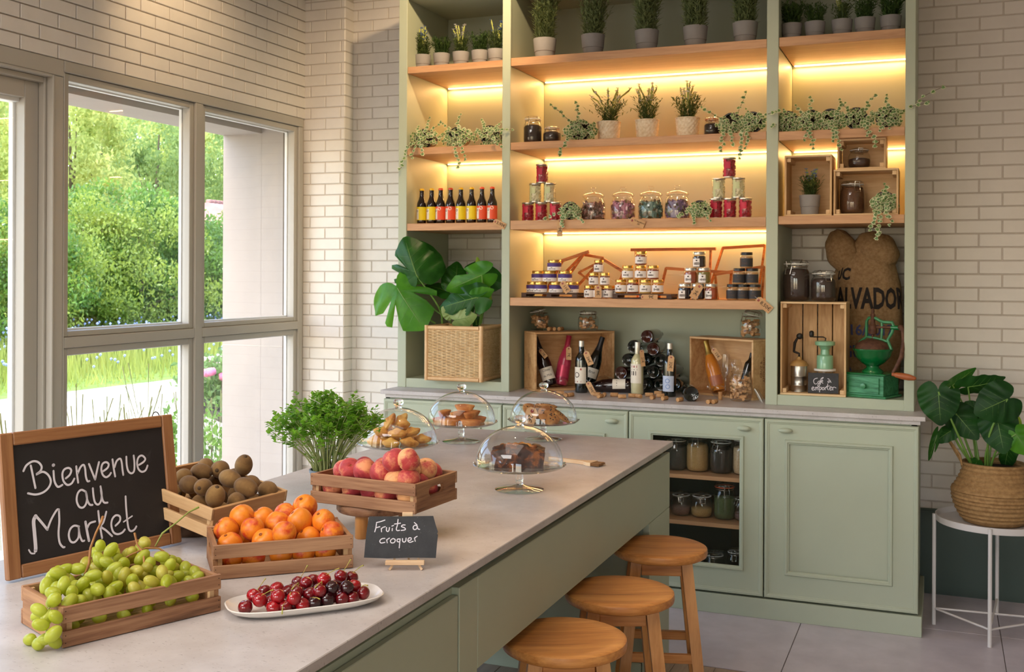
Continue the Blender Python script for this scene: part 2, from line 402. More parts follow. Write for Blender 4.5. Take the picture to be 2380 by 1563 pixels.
# large grey tiles (joint seen running away from the camera at x=-.66 and x=.275)
TX = [-4.05, -3.47, -2.53, -1.595, -.66, .275, 1.21, 2.145, 3.08, 3.59]
TY = [4.86, 5.80, WY]
for i in range(len(TX)-1):
    for j in range(len(TY)-1):
        sh = 0
        slab(fl, 'floor_tile', TX[i]+.002, TY[j]+.002, TX[i+1]-.002, TY[j+1]-.002, 0, FLOORT)
PLANK = wood('floor_plank', '9C8474', 'B59E8C', 1, 9, .5, .06, .1)
for i in range(42):
    x0 = -4.0+i*.18
    for (a, b) in ((3.2-(i % 3)*.5, 4.85), (1.2-(i % 3)*.5, 3.197-(i % 3)*.5)):
        slab(fl, 'floor_plank', x0, a, x0+.178, b, 0, PLANK)
struct('trim_1', MB().box((-4.05, -4.0, -.004), (3.59, .6, 0)), PLANK)
# ------------------------------------------------------------------ window_1: fixed light with a cross of mullion and transom
w1 = tag(bpy.data.objects.new('window_1', None), kind='structure'); COL.objects.link(w1)
FX0, FX1 = LX-.075, LX+.012
def frame_piece(name, root, y0, z0, y1, z1, x0=FX0, x1=FX1, mat=FRAMEW, bev=.003): return MB().box((x0, y0, z0), (x1, y1, z1), 0, bev).build(name, mat, root)
YL, YR = 4.158, 6.322
frame_piece('head_casing', w1, YL+.002, 2.768, YR, 2.824)
frame_piece('jamb', w1, 6.272, .02, YR, 2.766)
frame_piece('jamb', w1, YL, .02, 4.166, 2.766)
frame_piece('mullion', w1, 5.180, .02, 5.246, 2.766)
frame_piece('transom', w1, 4.168, 1.388, 5.178, 1.442); frame_piece('transom', w1, 5.248, 1.388, 6.270, 1.442)
frame_piece('bottom_rail', w1, 4.168, .02, 5.178, .10); frame_piece('bottom_rail', w1, 5.248, .02, 6.270, .10)
def sash(root, y0, y1, z0, z1, t=.036, x0=LX-.055, x1=LX-.002):
    frame_piece('glazing_bead', root, y0, z0, y0+t, z1, x0, x1); frame_piece('glazing_bead', root, y1-t, z0, y1, z1, x0, x1)
    frame_piece('glazing_bead', root, y0+t, z0, y1-t, z0+t*.8, x0, x1); frame_piece('glazing_bead', root, y0+t, z1-t, y1-t, z1, x0, x1)
    # white outer face of the same frame, seen past the glass
    frame_piece('outer_bead', root, y0, z0, y0+t+.004, z1, x0-.022, x0-.002, FRAMEO, .002); frame_piece('outer_bead', root, y1-t-.006, z0, y1, z1, x0-.022, x0-.002, FRAMEO, .002)
    frame_piece('outer_bead', root, y0+t, z1-t-.008, y1-t, z1, x0-.022, x0-.002, FRAMEO, .002); frame_piece('outer_bead', root, y0+t, z0, y1-t, z0+t+.004, x0-.022, x0-.002, FRAMEO, .002)
    MB().box((x0+.018, y0+t-.004, z0+t-.012), (x0+.024, y1-t+.004, z1-t+.004)).build('glass_pane', WGLASS, root)
sash(w1, 4.168, 5.178, 1.443, 2.766); sash(w1, 5.248, 6.270, 1.443, 2.766)
sash(w1, 4.168, 5.178, .10, 1.387); sash(w1, 5.248, 6.270, .10, 1.387)
# ------------------------------------------------------------------ door_1: glazed opening leaf, set back in its reveal
d1 = tag(bpy.data.objects.new('door_1', None), kind='structure'); COL.objects.link(d1)
frame_piece('head_casing', d1, .3, 2.742, YL, 2.824); frame_piece('post_casing', d1, 4.094, .02, YL-.002, 2.740)
frame_piece('post_edge', d1, 4.080, .02, 4.093, 2.740, LX-.10, LX+.018)
frame_piece('head_edge', d1, .3, 2.728, 4.079, 2.741, LX-.10, LX+.018)
frame_piece('reveal', d1, 4.062, .02, 4.079, 2.727, LX-.16, LX-.02); frame_piece('reveal', d1, .3, 2.700, 4.061, 2.727, LX-.16, LX-.02)
for k, (a, b) in enumerate(((2.20, 4.06), (.32, 2.19))):
    lf = d1
    frame_piece('leaf_stile', lf, b-.085, .02, b, 2.70, LX-.13, LX-.055); frame_piece('leaf_stile', lf, a, .02, a+.085, 2.70, LX-.13, LX-.055)
    frame_piece('leaf_rail', lf, a+.086, 2.615, b-.086, 2.70, LX-.13, LX-.055); frame_piece('leaf_rail', lf, a+.086, .02, b-.086, .2, LX-.13, LX-.055)
    frame_piece('outer_bead', lf, b-.100, .19, b-.08, 2.64, LX-.145, LX-.115, FRAMEO); frame_piece('outer_bead', lf, a+.08, 2.595, b-.08, 2.63, LX-.155, LX-.09, FRAMEO)
    MB().box((LX-.10, a+.08, .19), (LX-.094, b-.08, 2.62)).build('glass_pane', WGLASS, lf)
# exterior masonry round the openings: deep cream reveals
ext = MB(); ext.box((LX-.62, 6.285, -.2), (LX-.301, 7.3, 3.3)); ext.box((LX-.302, 6.285, -.2), (LX-.125, 6.343, 2.824))
we = struct('wall_outer', ext, CREAM)
struct('trim_2', MB().box((LX-.62, -4.2, 2.735), (LX-.301, 6.284, 3.6)).box((LX-.30, -4.2, 2.77), (LX-.125, 6.284, 2.824)), CREAM)
struct('trim_3', MB().box((LX-.623, 6.2835, 1.262), (LX-.126, 6.2850, 1.266)), MORTAR)
struct('trim_4', MB().box((LX-.62, -2.9, -.2), (LX-.301, -2.6, 2.735)).box((LX-.62, -.4, -.2), (LX-.301, .3, 2.735)), CREAM)
# ================================================================== the sage green hutch over its base units
hut = thing('display_hutch', 'tall sage green shelving hutch with oak shelves and lit bays', 'shelving', (0, 0, 0))
CT = 1.08                                 # base worktop height
XS = [(-3.079, -3.023), (-2.398, -2.347), (-.874, -.812), (-.179, -.130)]     # stiles
HT = 3.56
for i, (a, b) in enumerate(XS):
    MB().box((a, HY-.022, CT), (b, HY, HT), 0, .002).build('stile', SAGE, hut)
    MB().box((a+(.004 if i else 0), HY, CT), (b-.004 if i < 3 else b, WY-.008, HT), 0, .001).build('side_panel', SAGE, hut)
BAYS = [(XS[0][1], XS[1][0]), (XS[1][1], XS[2][0]), (XS[2][1], XS[3][0])]
SH = [[(2.985, 3.025), (2.49, 2.532), (2.03, 2.073)], [(2.985, 3.032), (2.495, 2.538), (2.03, 2.082), (1.585, 1.632)], [(2.985, 3.034), (2.486, 2.533), (2.04, 2.084)]]
BACK = WY-.03
for bi, (x0, x1) in enumerate(BAYS):
    zb = SH[bi][2][0] if bi != 1 else CT
    MB().box((x0-.002, BACK, zb), (x1+.002, BACK+.02, HT)).build('back_panel', SAGE, hut)
    MB().box((x0, HY-.02, 3.44), (x1, BACK, HT-.002)).build('top_panel', SAGE, hut)
    for si, (z0, z1) in enumerate(SH[bi]):
        MB().box((x0+.0015, HY-.018, z0), (x1-.0015, BACK-.0005, z1), 0, .0015).build('shelf', OAKX, hut)
        if bi == 1 and si < 3 or bi != 1 and si < 2:
            MB().box((x0+.012, BACK-.026, z0-.006), (x1-.012, BACK-.014, z0-.0005)).build('light_strip', LEDM, hut)
            ll = lamp('led_strip_light', 'AREA', ((x0+x1)/2, BACK-.024, z0-.0075), 4.2*(x1-x0), (1, .52, .18), (radians(-14), 0, 0), x1-x0-.03, .012)
    if bi != 1:
        MB().box((x0, HY-.018, CT+.0005), (x1, WY-.01, CT+.055), 0, .001).build('bottom_board', SAGE, hut)
HB = CT+.055
# ------------------------------------------------------------------ base units and stone worktop
base = thing('base_cabinet', 'low sage green cabinet run with panelled doors under the hutch', 'cabinet', (0, 0, 0))
BX0, BX1 = -3.07, -.088
for xa in (BX0, BX1-.05): MB().box((xa, BY+.035, .115), (xa+.03, WY-.03, 1.036)).build('side_panel', SAGE, base)
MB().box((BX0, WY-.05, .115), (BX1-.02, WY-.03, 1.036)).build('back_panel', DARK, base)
MB().box((BX0, BY+.03, .116), (BX1-.02, WY-.05, .135)).build('floor_board', SAGE, base)
MB().box((BX0, BY-.004, 0), (BX1+.002, WY-.04, .102), 0, .002).build('plinth', SAGE, base)
MB().box((BX0+.002, BY+.035, 1.0), (BX1-.022, BY+.05, 1.036)).build('top_rail', SAGE, base)
DX = [BX0+.006, -2.385, -1.735, -.985, BX1-.008]
DX = [BX0+.004, at(1169, 980, 1, BY+.01).x, at(1462, 980, 1, BY+.01).x, at(1777, 1000, 1, BY+.01).x, BX1-.012]
def knob_handle(root, x, z):
    h = MB()
    h.ball((0, -.016, 0), (.036, .017, .014), 14, 8)
    k = h.build('cup_handle', SAGE, root, 60); k.location = (x, BY+.004, z); return k
DZ0, DZ1 = .112, 1.030
def molding(name, root, x0, x1, z0, z1, w, y, d, mat=SAGE, bev=.003):
    o = MB(); prof = [(0, 0), (.001, d*.55), (w*.18, d), (w*.55, d), (w*.72, d*.55), (w*.9, d*.5), (w, 0)]     # mitred profile
    vs = []
    for i, p in prof:
        vs += [(x0+i, y-p, z0+i), (x1-i, y-p, z0+i), (x1-i, y-p, z1-i), (x0+i, y-p, z1-i)]
    o.add(vs, [(k*4+i, k*4+(i+1) % 4, k*4+4+(i+1) % 4, k*4+4+i) for k in range(len(prof)-1) for i in range(4)])
    return o.build(name, mat, root)
for i in range(4):
    x0, x1 = DX[i]+.003, DX[i+1]-.003
    glazed = i in (1, 2)
    w = .125
    if i == 0: gx0, gx1 = x0+w, x1-w
    gx0, gx1 = x0+w, x1-w
    gz0, gz1 = .27, .905
    if i in (2,): gx0, gx1 = at(1508, 1000, 1, BY).x, at(1730, 1000, 1, BY).x
    if i == 3: gx0, gx1 = at(1824, 1100, 1, BY).x, at(2076, 1100, 1, BY).x; gz0, gz1 = .235, .93
    if i == 2: gz0, gz1 = .235, .935
    dr = None
    if glazed or True:
        m = MB()
        m.box((x0, BY, DZ0), (gx0+.012, BY+.022, DZ1)); m.box((gx1-.012, BY, DZ0), (x1, BY+.022, DZ1))
        m.box((gx0+.012, BY, DZ0), (gx1-.012, BY+.022, gz0+.012)); m.box((gx0+.012, BY, gz1-.012), (gx1-.012, BY+.022, DZ1))
        dr = m.build('door', SAGE, base)
    molding('door_edge_bead', dr, x0, x1, DZ0, DZ1, .024, BY, .006)
    molding('panel_moulding', dr, gx0, gx1, gz0, gz1, .024, BY, .011)
    if glazed: MB().box((gx0+.012, BY+.008, gz0+.012), (gx1-.012, BY+.012, gz1-.012)).build('glass_pane', CABGLASS, dr)
    else: MB().box((gx0+.012, BY+.006, gz0+.012), (gx1-.012, BY+.016, gz1-.012)).build('door_panel', SAGE, dr)
    if i == 2: knob_handle(dr, at(1730, 996, 1, BY).x, at(1730, 996, 1, BY).z)
    if i == 3: knob_handle(dr, at(1826, 1001, 1, BY).x, at(1826, 1001, 1, BY).z)
    if i == 1: knob_handle(dr, x1-.09, .975)
CSH = [.40, .62]                          # inside shelves of the glazed units, found below
CSH = [at(1640, 1215, 1, BY+.03).z, at(1640, 1107, 1, BY+.03).z]
for z in CSH:
    MB().box((DX[1]+.01, BY+.03, z-.022), (DX[3]-.01, WY-.06, z), 0, .001).build('inner_shelf', OAKX, base)
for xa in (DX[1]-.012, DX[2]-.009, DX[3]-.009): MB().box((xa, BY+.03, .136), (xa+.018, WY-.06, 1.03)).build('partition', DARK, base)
wt = MB(); wt.box((-3.087, BY-.003, 1.057), (-.073, WY-.002, CT), 0, .002); wt.box((-3.062, BY+.013, 1.037), (-.096, WY-.002, 1.057), 0, .001)
tag(wt.build('cabinet_worktop', STONE), 'long grey stone worktop on the back cabinet under the hutch', 'worktop')
# ------------------------------------------------------------------ island
IZ = 1.005; IX0, IX1 = -2.313, -1.146; IY0, IY1 = .75, 4.877
tag(MB().box((IX0, IY0, IZ-.024), (IX1, IY1, IZ), 0, .002).build('island_worktop', STONE), 'grey stone island worktop carrying fruit crates and cake stands', 'worktop')
isl = thing('island_counter', 'sage green island with plain fronts under the stone worktop', 'counter', (0, 0, 0))
AX = IX1-.012
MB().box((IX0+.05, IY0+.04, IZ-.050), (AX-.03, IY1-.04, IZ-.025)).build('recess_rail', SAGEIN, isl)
MB().box((AX-.02, 2.665, .705), (AX, IY1-.012, IZ-.050), 0, .002).build('apron', SAGE, isl)
MB().box((AX-.035, 2.545, 0), (AX, 2.662, IZ-.05), 0, .002).build('filler_panel', SAGE, isl)
MB().box((AX-.02, 1.66, .10), (AX-.001, 2.537, IZ-.067), 0, .002).build('door', SAGE, isl); MB().box((AX-.02, IY0+.03, .10), (AX-.001, 1.655, IZ-.067), 0, .002).build('door', SAGE, isl)
MB().box((IX0+.04, IY0+.03, 0), (AX-.022, 2.660, IZ-.051)).build('carcass', SAGE, isl)
MB().box((AX-.03, 4.50, 0), (AX, IY1-.012, .703), 0, .002).box((IX0+.06, 4.52, .0), (AX-.03, IY1-.014, IZ-.051), 0, .002).build('end_unit', SAGE, isl)
MB().box((IX0+.1, 4.50, 0), (AX-.035, 4.519, .10), 0, .002).build('plinth', SAGE, isl)
MB().box((IX0+.05, 2.68, .2), (IX0+.09, 4.51, IZ-.051)).build('rear_panel', SAGE, isl)
# ------------------------------------------------------------------ three bar stools
def make_stool():
    r = thing('bar_stool', '', 'stool')
    H, R = .68, .189
    st = MB().lathe([(0, H-.036), (R-.012, H-.036), (R-.002, H-.030), (R, H-.018), (R-.002, H-.004), (R-.010, H), (R*.75, H-.002), (0, H-.007)], 56).build('seat', OAKTOP, r, 50)
    for k, (sx, sy) in enumerate(((1, 1), (1, -1), (-1, -1), (-1, 1))):
        tx, ty, bx, by = .098*sx, .098*sy, .165*sx, .165*sy
        m = MB(); w = .021
        vs = [(x+dx*w, y+dy*w, z) for (x, y, z) in ((bx, by, 0), (tx, ty, H-.037)) for dx, dy in ((-1, -1), (1, -1), (1, 1), (-1, 1))]
        m.add(vs, [(3, 2, 1, 0), (4, 5, 6, 7)]+[(i, (i+1) % 4, 4+(i+1) % 4, 4+i) for i in range(4)])
        m.build('leg', OAKLEG, r)
    for k in range(4):
        c, s = cos(k*pi/2), sin(k*pi/2)
        a = MB(); a.X = Matrix.Rotation(k*pi/2, 4, 'Z')
        a.box((-.078, .088, H-.092), (.078, .108, H-.038), 0, .002).build('apron_rail', OAKTOP, r)
        z = .20 if k % 2 else .26; o = .098+(.165-.098)*(1-z/(H-.037))
        a = MB(); a.X = Matrix.Rotation(k*pi/2, 4, 'Z')
        a.box((-o+.015, o-.012, z), (o-.015, o+.012, z+.034), 0, .002).build('stretcher', OAKTOP, r)
    return r
ST = [('round oak bar stool with its seat nearest the camera, legs out of view', (1312, 1479), .10), ('middle oak bar stool of the three tucked under the island apron', (1440, 1372), .04), ('farthest oak bar stool, its seat in front of the glazed cabinet door', (1534, 1269), -.05)]
for i, (lb, (px, py), rz) in enumerate(ST):
    p = at(px, py, 2, .68); o = make_stool() if i == 0 else dup(stool0)
    if i == 0: stool0 = o
    o.location = (p.x, p.y, 0); o.rotation_euler = (0, 0, rz+.35); tag(o, lb, 'stool', 'oak stools along the island')
# ------------------------------------------------------------------ white side table
tb = thing('side_table', 'white metal tray table on thin legs holding the belly basket', 'table', (.245, 5.90, 0))
TR, TH = .27, .545
MB().lathe([(0, TH-.012), (TR-.006, TH-.012), (TR, TH-.010), (TR+.004, TH+.022), (TR, TH+.022), (TR-.004, TH-.006), (0, TH-.006)], 48).build('tray', WHITEM, tb, 40)
lg = [(2174, 1452), (2299, 1510)]
P1 = at(2174, 1452, 2, 0); P2 = at(2299, 1510, 2, 0); C0 = Vector((.245, 5.90, 0)); 
LEGS = [P1-C0, P2-C0, -(P1-C0), -(P2-C0)]
for q in LEGS:
    q = Vector((q.x, q.y, 0)).normalized()*(TR+.008)
    MB().tube([(q.x, q.y, 0), (q.x, q.y, TH+.018)], .0095, 12).build('leg', WHITEM, tb, 50)
for a, b in ((LEGS[0], LEGS[2]), (LEGS[1], LEGS[3]), (LEGS[0], LEGS[1]), (LEGS[1], LEGS[2])):
    a = Vector((a.x, a.y, 0)).normalized()*(TR+.006); b = Vector((b.x, b.y, 0)).normalized()*(TR+.006)
    MB().tube([(a.x, a.y, .082), (b.x, b.y, .082)], .0055, 8).build('cross_bar', WHITEM, tb, 50)
# ================================================================== the garden outside
GRAVEL = paint('pale_gravel', 'C6C0B4', .95, .1, 40, bump=.6, bscale=45, world=True, col2='9C9282')
LAWN = paint('meadow_soil', '5E7A2C', .9, .15, 2, world=True, col2='78903A')
BLADE = leafmat('meadow_blade', '869A36', 'B4B860', .6, .4, .5)
BLUEFL = paint('blue_flower', '98A6E0', .7)
TL1 = leafmat('tree_leaf', '94A848', 'CBD080', .5, .5, .35)
TL2 = leafmat('dark_tree_leaf', '6E8C48', 'A0B468', .5, .45, .35)
SL1 = leafmat('shrub_leaf', '3C6424', '7CA042', .4, .35, 1.6)
SL2 = leafmat('grey_shrub_leaf', '64804A', '94AA74', .5, .3, .8)
BARK = paint('bark', '6B5C4C', .9, .2, 8, bump=.5)
STEMG = paint('green_stem', '7E9440', .6, .1, 10)
gv = MB(); gv.box((-13.6, -8, -.30), (LX-.62, 30, -.05)); struct('ground_gravel', gv, GRAVEL)
# gently curving edge between path and meadow
gm = MB(); pts = []
ys = [-8+i*1.5 for i in range(92)]
for y in ys: pts.append((-12.2-.35*sin(y*.22)-.006*(min(y, 30)-14)**2, y))
for (xa, ya), (xb, yb) in zip(pts, pts[1:]): gm.quad((xa, ya, -.048), (xb, yb, -.048), (-90, yb, -.048), (-90, ya, -.048))
struct('ground_meadow', gm, LAWN)
R5 = random.Random(5)
def edge_x(y): return -12.2-.35*sin(y*.22)-.006*(y-14)**2
bl = MB(); fw = MB(); 
for i in range(15000):
    y = R5.uniform(8.5, 28); t = R5.random()**.8; x = edge_x(y)-.1-t*5.5
    h = (.10+.55*min(1, t*3))*R5.uniform(.6, 1.25); a = R5.uniform(0, pi); w = .012; lx, ly = R5.uniform(-.12, .12), R5.uniform(-.12, .12)
    bl.add([(x-w*cos(a), y-w*sin(a), -.05), (x+w*cos(a), y+w*sin(a), -.05), (x+lx, y+ly, h)], [(0, 1, 2)])
    if i % 9 == 0 and t > .12:
        z = h*1.02; r = .024
        fw.add([(x+lx+r*cos(k*pi/3), y+ly+r*sin(k*pi/3), z+.012*(k % 2)) for k in range(6)]+[(x+lx, y+ly, z+.03), (x+lx, y+ly, z-.03)], [(k, (k+1) % 6, 6) for k in range(6)]+[((k+1) % 6, k, 7) for k in range(6)])
mg = tag(bl.build('meadow_grass', BLADE), 'tall yellow green meadow grass beyond the pale gravel path', 'grass', kind='stuff')
tag(fw.build('meadow_flowers', BLUEFL), 'small blue wild flowers dotted through the meadow grass', 'flowers', kind='stuff')
def leafcloud(seed, rx, ry, rz, cz, n, size, ncl, mat, spread=.33):
    r = random.Random(seed); m = MB(); cl = []
    while len(cl) < ncl:
        p = Vector((r.uniform(-1, 1), r.uniform(-1, 1), r.uniform(-1, 1)))
        if p.length < 1 and p.length > .35: cl.append((p, r.uniform(.6, 1.2)))
    V = []; Fc = []
    for i in range(n):
        c, k = cl[i % ncl]; d = Vector((r.gauss(0, 1), r.gauss(0, 1), r.gauss(0, 1))).normalized()*(r.random()**.45)*spread*k
        p = Vector(((c.x+d.x)*rx, (c.y+d.y)*ry, cz+(c.z+d.z*.8)*rz))
        if p.z < .05: continue
        s = size*r.uniform(.6, 1.3); e = Euler((r.uniform(0, 6), r.uniform(0, 6), r.uniform(0, 6))).to_matrix()
        a = e @ Vector((s, 0, 0)); b = e @ Vector((0, s*.55, 0)); q = e @ Vector((0, 0, s*.18))
        b0 = len(V); V += [p-a, p-b+q, p+a, p+b+q]; Fc += [(b0, b0+1, b0+2), (b0, b0+2, b0+3)]
    m.v = [tuple(v) for v in V]; m.f = Fc; m.m = [0]*len(Fc)
    return m.mesh('crown', mat), cl
TREES = {}
def plant_tree(name, key, label, group, x, y, scale, cfg, rz, flat=1.0):
    if key not in TREES:
        seed, rx, ry, rz_, cz, n, size, ncl, mat, spread, tr = cfg
        me, cl = leafcloud(seed, rx, ry, rz_, cz, n, size, ncl, mat, spread)
        tk = MB(); tk.tube([(0, 0, -.2), (.05*rx, 0, cz*.5), (0, .05, cz), (.1, 0, cz+rz_*.6)], [tr, tr*.8, tr*.55, tr*.15], 8)
        for p, k in cl[:9]:
            tk.tube([(0, 0, cz*.55), (p.x*rx*.45, p.y*ry*.45, cz*.8+p.z*rz_*.3), (p.x*rx*.9, p.y*ry*.9, cz+p.z*rz_*.85)], [tr*.45, tr*.3, tr*.08], 5)
        TREES[key] = (me, tk.mesh('trunk', BARK, 60))
    me, tk = TREES[key]
    r = thing(name, label, 'tree' if 'tree' in name else 'shrub', (x, y, -.05), rz, group); r.scale = (scale, scale, scale*flat)
    c = link('crown', me, r); c['kind'] = 'stuff'; link('trunk', tk, r); return r
tallA = (11, 2.7, 2.7, 4.6, 6.6, 10000, .13, 70, TL1, .30, .2); tallB = (12, 2.4, 2.4, 4.9, 6.4, 10000, .12, 70, TL2, .30, .2)
shA = (21, 1.9, 1.9, 1.75, 1.75, 17000, .052, 60, SL1, .34, .08); shB = (22, 1.9, 1.9, 1.6, 1.6, 15000, .050, 60, SL2, .34, .07)
SL3 = leafmat('yellow_shrub_leaf', '5E7A28', 'A2B24E', .45, .4, 1.6)
shC = (23, 1.8, 1.8, 1.9, 1.8, 15000, .050, 60, SL3, .33, .07)
TT = [(-70, 150, 0), (15, 165, 1), (95, 180, 0), (165, 210, 0), (235, 222, 0), (300, 226, 0), (365, 238, 1), (425, 252, 0), (490, 282, 0), (545, 292, 1), (600, 296, 0), (660, 300, 1)]
for i, (px, py, k) in enumerate(TT):
    X = (-29, -38, -47)[i % 3]; p = at(px, 600, 0, X); d = mpp(p); h = (HORIZON-py)*d+EYE
    side = ORD[i]+' from the left'
    plant_tree('tall_tree', 'TA' if k == 0 else 'TB', ('pale yellow green' if k == 0 else 'darker green')+' tall tree beyond the shrubs, '+side, 'tall trees beyond the meadow', X, p.y, h/11.0, tallA if k == 0 else tallB, i*1.3)
SHR = [(-20, 470, 0, -16.6), (45, 500, 2, -16.4), (120, 540, 0, -17.6), (185, 470, 2, -17.2), (262, 425, 0, -18.2), (330, 490, 2, -16.6), (395, 470, 0, -17.6), (450, 500, 0, -18), (500, 560, 1, -17), (560, 545, 1, -17.2), (625, 540, 1, -18)]
for i, (px, py, k, X) in enumerate(SHR):
    p = at(px, 600, 0, X); d = mpp(p); h = (HORIZON-py)*d+EYE
    plant_tree('garden_shrub', ('SA', 'SB', 'SC')[k], ('glossy green', 'grey green', 'yellow green')[k]+' rounded shrub behind the meadow, %s from the left' % ORD[i], 'shrubs along the meadow', X, p.y, max(h, 2.4)/3.5, (shA, shB, shC)[k], i*2.1)
# the neighbouring house: its roof shows above the shrubs
RT = paint('pink_roof_tile', 'A87C74', .8, .1, 3, bump=.3)
hp = at(548, 500, 0, -22.5)
hs = thing('house', 'distant house with a pale pink tiled roof above the shrubs', 'house', (hp.x, hp.y, -.05))
dd = mpp(hp); rid = (HORIZON-476)*dd+EYE+.05; eav = (HORIZON-556)*dd+EYE
MB().box((-3.2, -1.5, 0), (2.4, 6.5, eav)).build('house_wall', CREAM, hs)
rf = MB(); rf.add([(3.0, -1.9, eav-.1), (3.0, 7, eav-.1), (-.4, 7, rid), (-.4, -1.0, rid), (-3.8, 7, eav-.1), (-3.8, -1.9, eav-.1)], [(0, 1, 2, 3), (3, 2, 4, 5), (0, 3, 5), (1, 4, 2)]); rf.build('roof', RT, hs)
rg = MB()
for i in range(36): rg.box((-.5, -1.0+i*.22, rid-.04), (-.3, -.83+i*.22, rid+.08), 0, .03)
tag(rg.build('ridge_tiles', RT, hs), kind='stuff')
# rose bed on the gravel
bd = MB(); bc = [(-8.2, 10.9), (-7.1, 10.1), (-6.2, 11.2), (-7.0, 13.4), (-9.0, 14.6), (-10.3, 13.6), (-9.4, 11.9)]
bd.prism(bc, .07, 0, -.055); tag(bd.build('flower_bed', SOIL), 'bed of dark soil with pink roses on the pale gravel', 'flower bed')
ROSEL = leafmat('rose_leaf', '4C7038', '7E9A54', .5, .3, 6); ROSE = paint('pink_rose', 'E77C9C', .6, .1, 20); ROSE2 = paint('pale_rose', 'F2B9C6', .6, .1, 20)
mrl, _ = leafcloud(31, .5, .5, .28, .3, 700, .045, 18, ROSEL, .45)
fm = MB().ball((0, 0, 0), (.066, .066, .052), 9, 6, 0, lambda q: q*(1+.15*sin(5*atan2(q.y, q.x)+q.z*4)))
fme = [fm.mesh('blossom', ROSE, 60), fm.mesh('blossom', ROSE2, 60)]
for i, (px, py) in enumerate(((495, 935), (525, 915), (560, 940), (548, 905), (580, 925), (515, 950))):
    p = at(px, py, 2, .0); r = thing('rose_bush', 'low pink rose bush in the gravel bed, %s one' % ORD[i], 'shrub', (p.x, p.y, .012), i, 'rose bushes in the bed')
    c = link('foliage', mrl, r); c['kind'] = 'stuff'
    for k in range(7):
        a = R5.uniform(0, 6.3); q = R5.uniform(.05, .42); link('blossom', fme[k % 2], r, (q*cos(a), q*sin(a), .42+R5.uniform(-.08, .16)))
    MB().tube([(0, 0, 0), (.02, .02, .35)], .012, 5).build('stem', BARK, r)
# ornamental grasses planted along the glazing
def grass_clump(seed, h, n, sp):
    r = random.Random(seed); m = MB()
    for i in range(n):
        a = r.uniform(0, 6.3); q = r.random()*.12; e = q+sp*r.random(); hh = h*r.uniform(.55, 1.05)
        m.tube([(q*cos(a), q*sin(a), 0), ((q*.6+e*.35)*cos(a), (q*.6+e*.35)*sin(a), hh*.6), (e*cos(a), e*sin(a), hh)], [.0028, .002, .001 if i % 3 else .005], 3, cap=False)
    return m
GRASSM = leafmat('garden_grass', '7C8A4A', 'A8A068', .6, .3, 5)
for i, (px, top, X) in enumerate(((185, 905, -5.6), (250, 930, -6.0), (305, 890, -5.6), (345, 850, -5.9), (425, 900, -5.9), (505, 880, -5.9), (30, 900, -5.6), (540, 960, -5.6))):
    p = at(px, 1000, 0, X); hh = EYE-(top-HORIZON)*mpp(p)+.05
    g = thing('ornamental_grass', 'tall wispy grass clump just outside the glazing, %s from the left' % ORD[sorted((185, 250, 305, 345, 425, 505, 30, 540)).index(px)], 'grass', (p.x, p.y, -.05), 0, 'grass clumps outside the glazing')
    b = grass_clump(40+i, hh, 26, .22).build('blades', GRASSM, g); b['kind'] = 'stuff'
for i, (px, py, X) in enumerate(((420, 1040, -5.4), (490, 1050, -5.5))):
    p = at(px, 1000, 0, X); me, _ = leafcloud(61+i, .28, .28, .4, .45, 420, .03, 14, SL1, .4)
    g = thing('low_shrub', 'small leafy plant low outside the window, %s of two' % ('left one', 'right one')[i], 'shrub', (p.x, p.y, -.05)); c = link('foliage', me, g); c['kind'] = 'stuff'
    MB().tube([(0, 0, 0), (0, .02, .5)], .008, 5).build('stem', BARK, g)
# ================================================================== kit of things that repeat
def P(px, y, z):
    x = at(px, 600, 1, y).x
    for _ in range(3):
        row = HORIZON-(z-EYE)/mpp((x, y, z)); x = at(px, row, 1, y).x
    return Vector((x, y, z+.0008))
NTH = ['leftmost', 'second from the left', 'third from the left', 'fourth from the left', 'fifth from the left', 'sixth from the left', 'seventh from the left', 'rightmost']
def nth(i, n): return 'leftmost' if i == 0 else 'rightmost' if i == n-1 else 'middle one' if n == 3 else NTH[i]
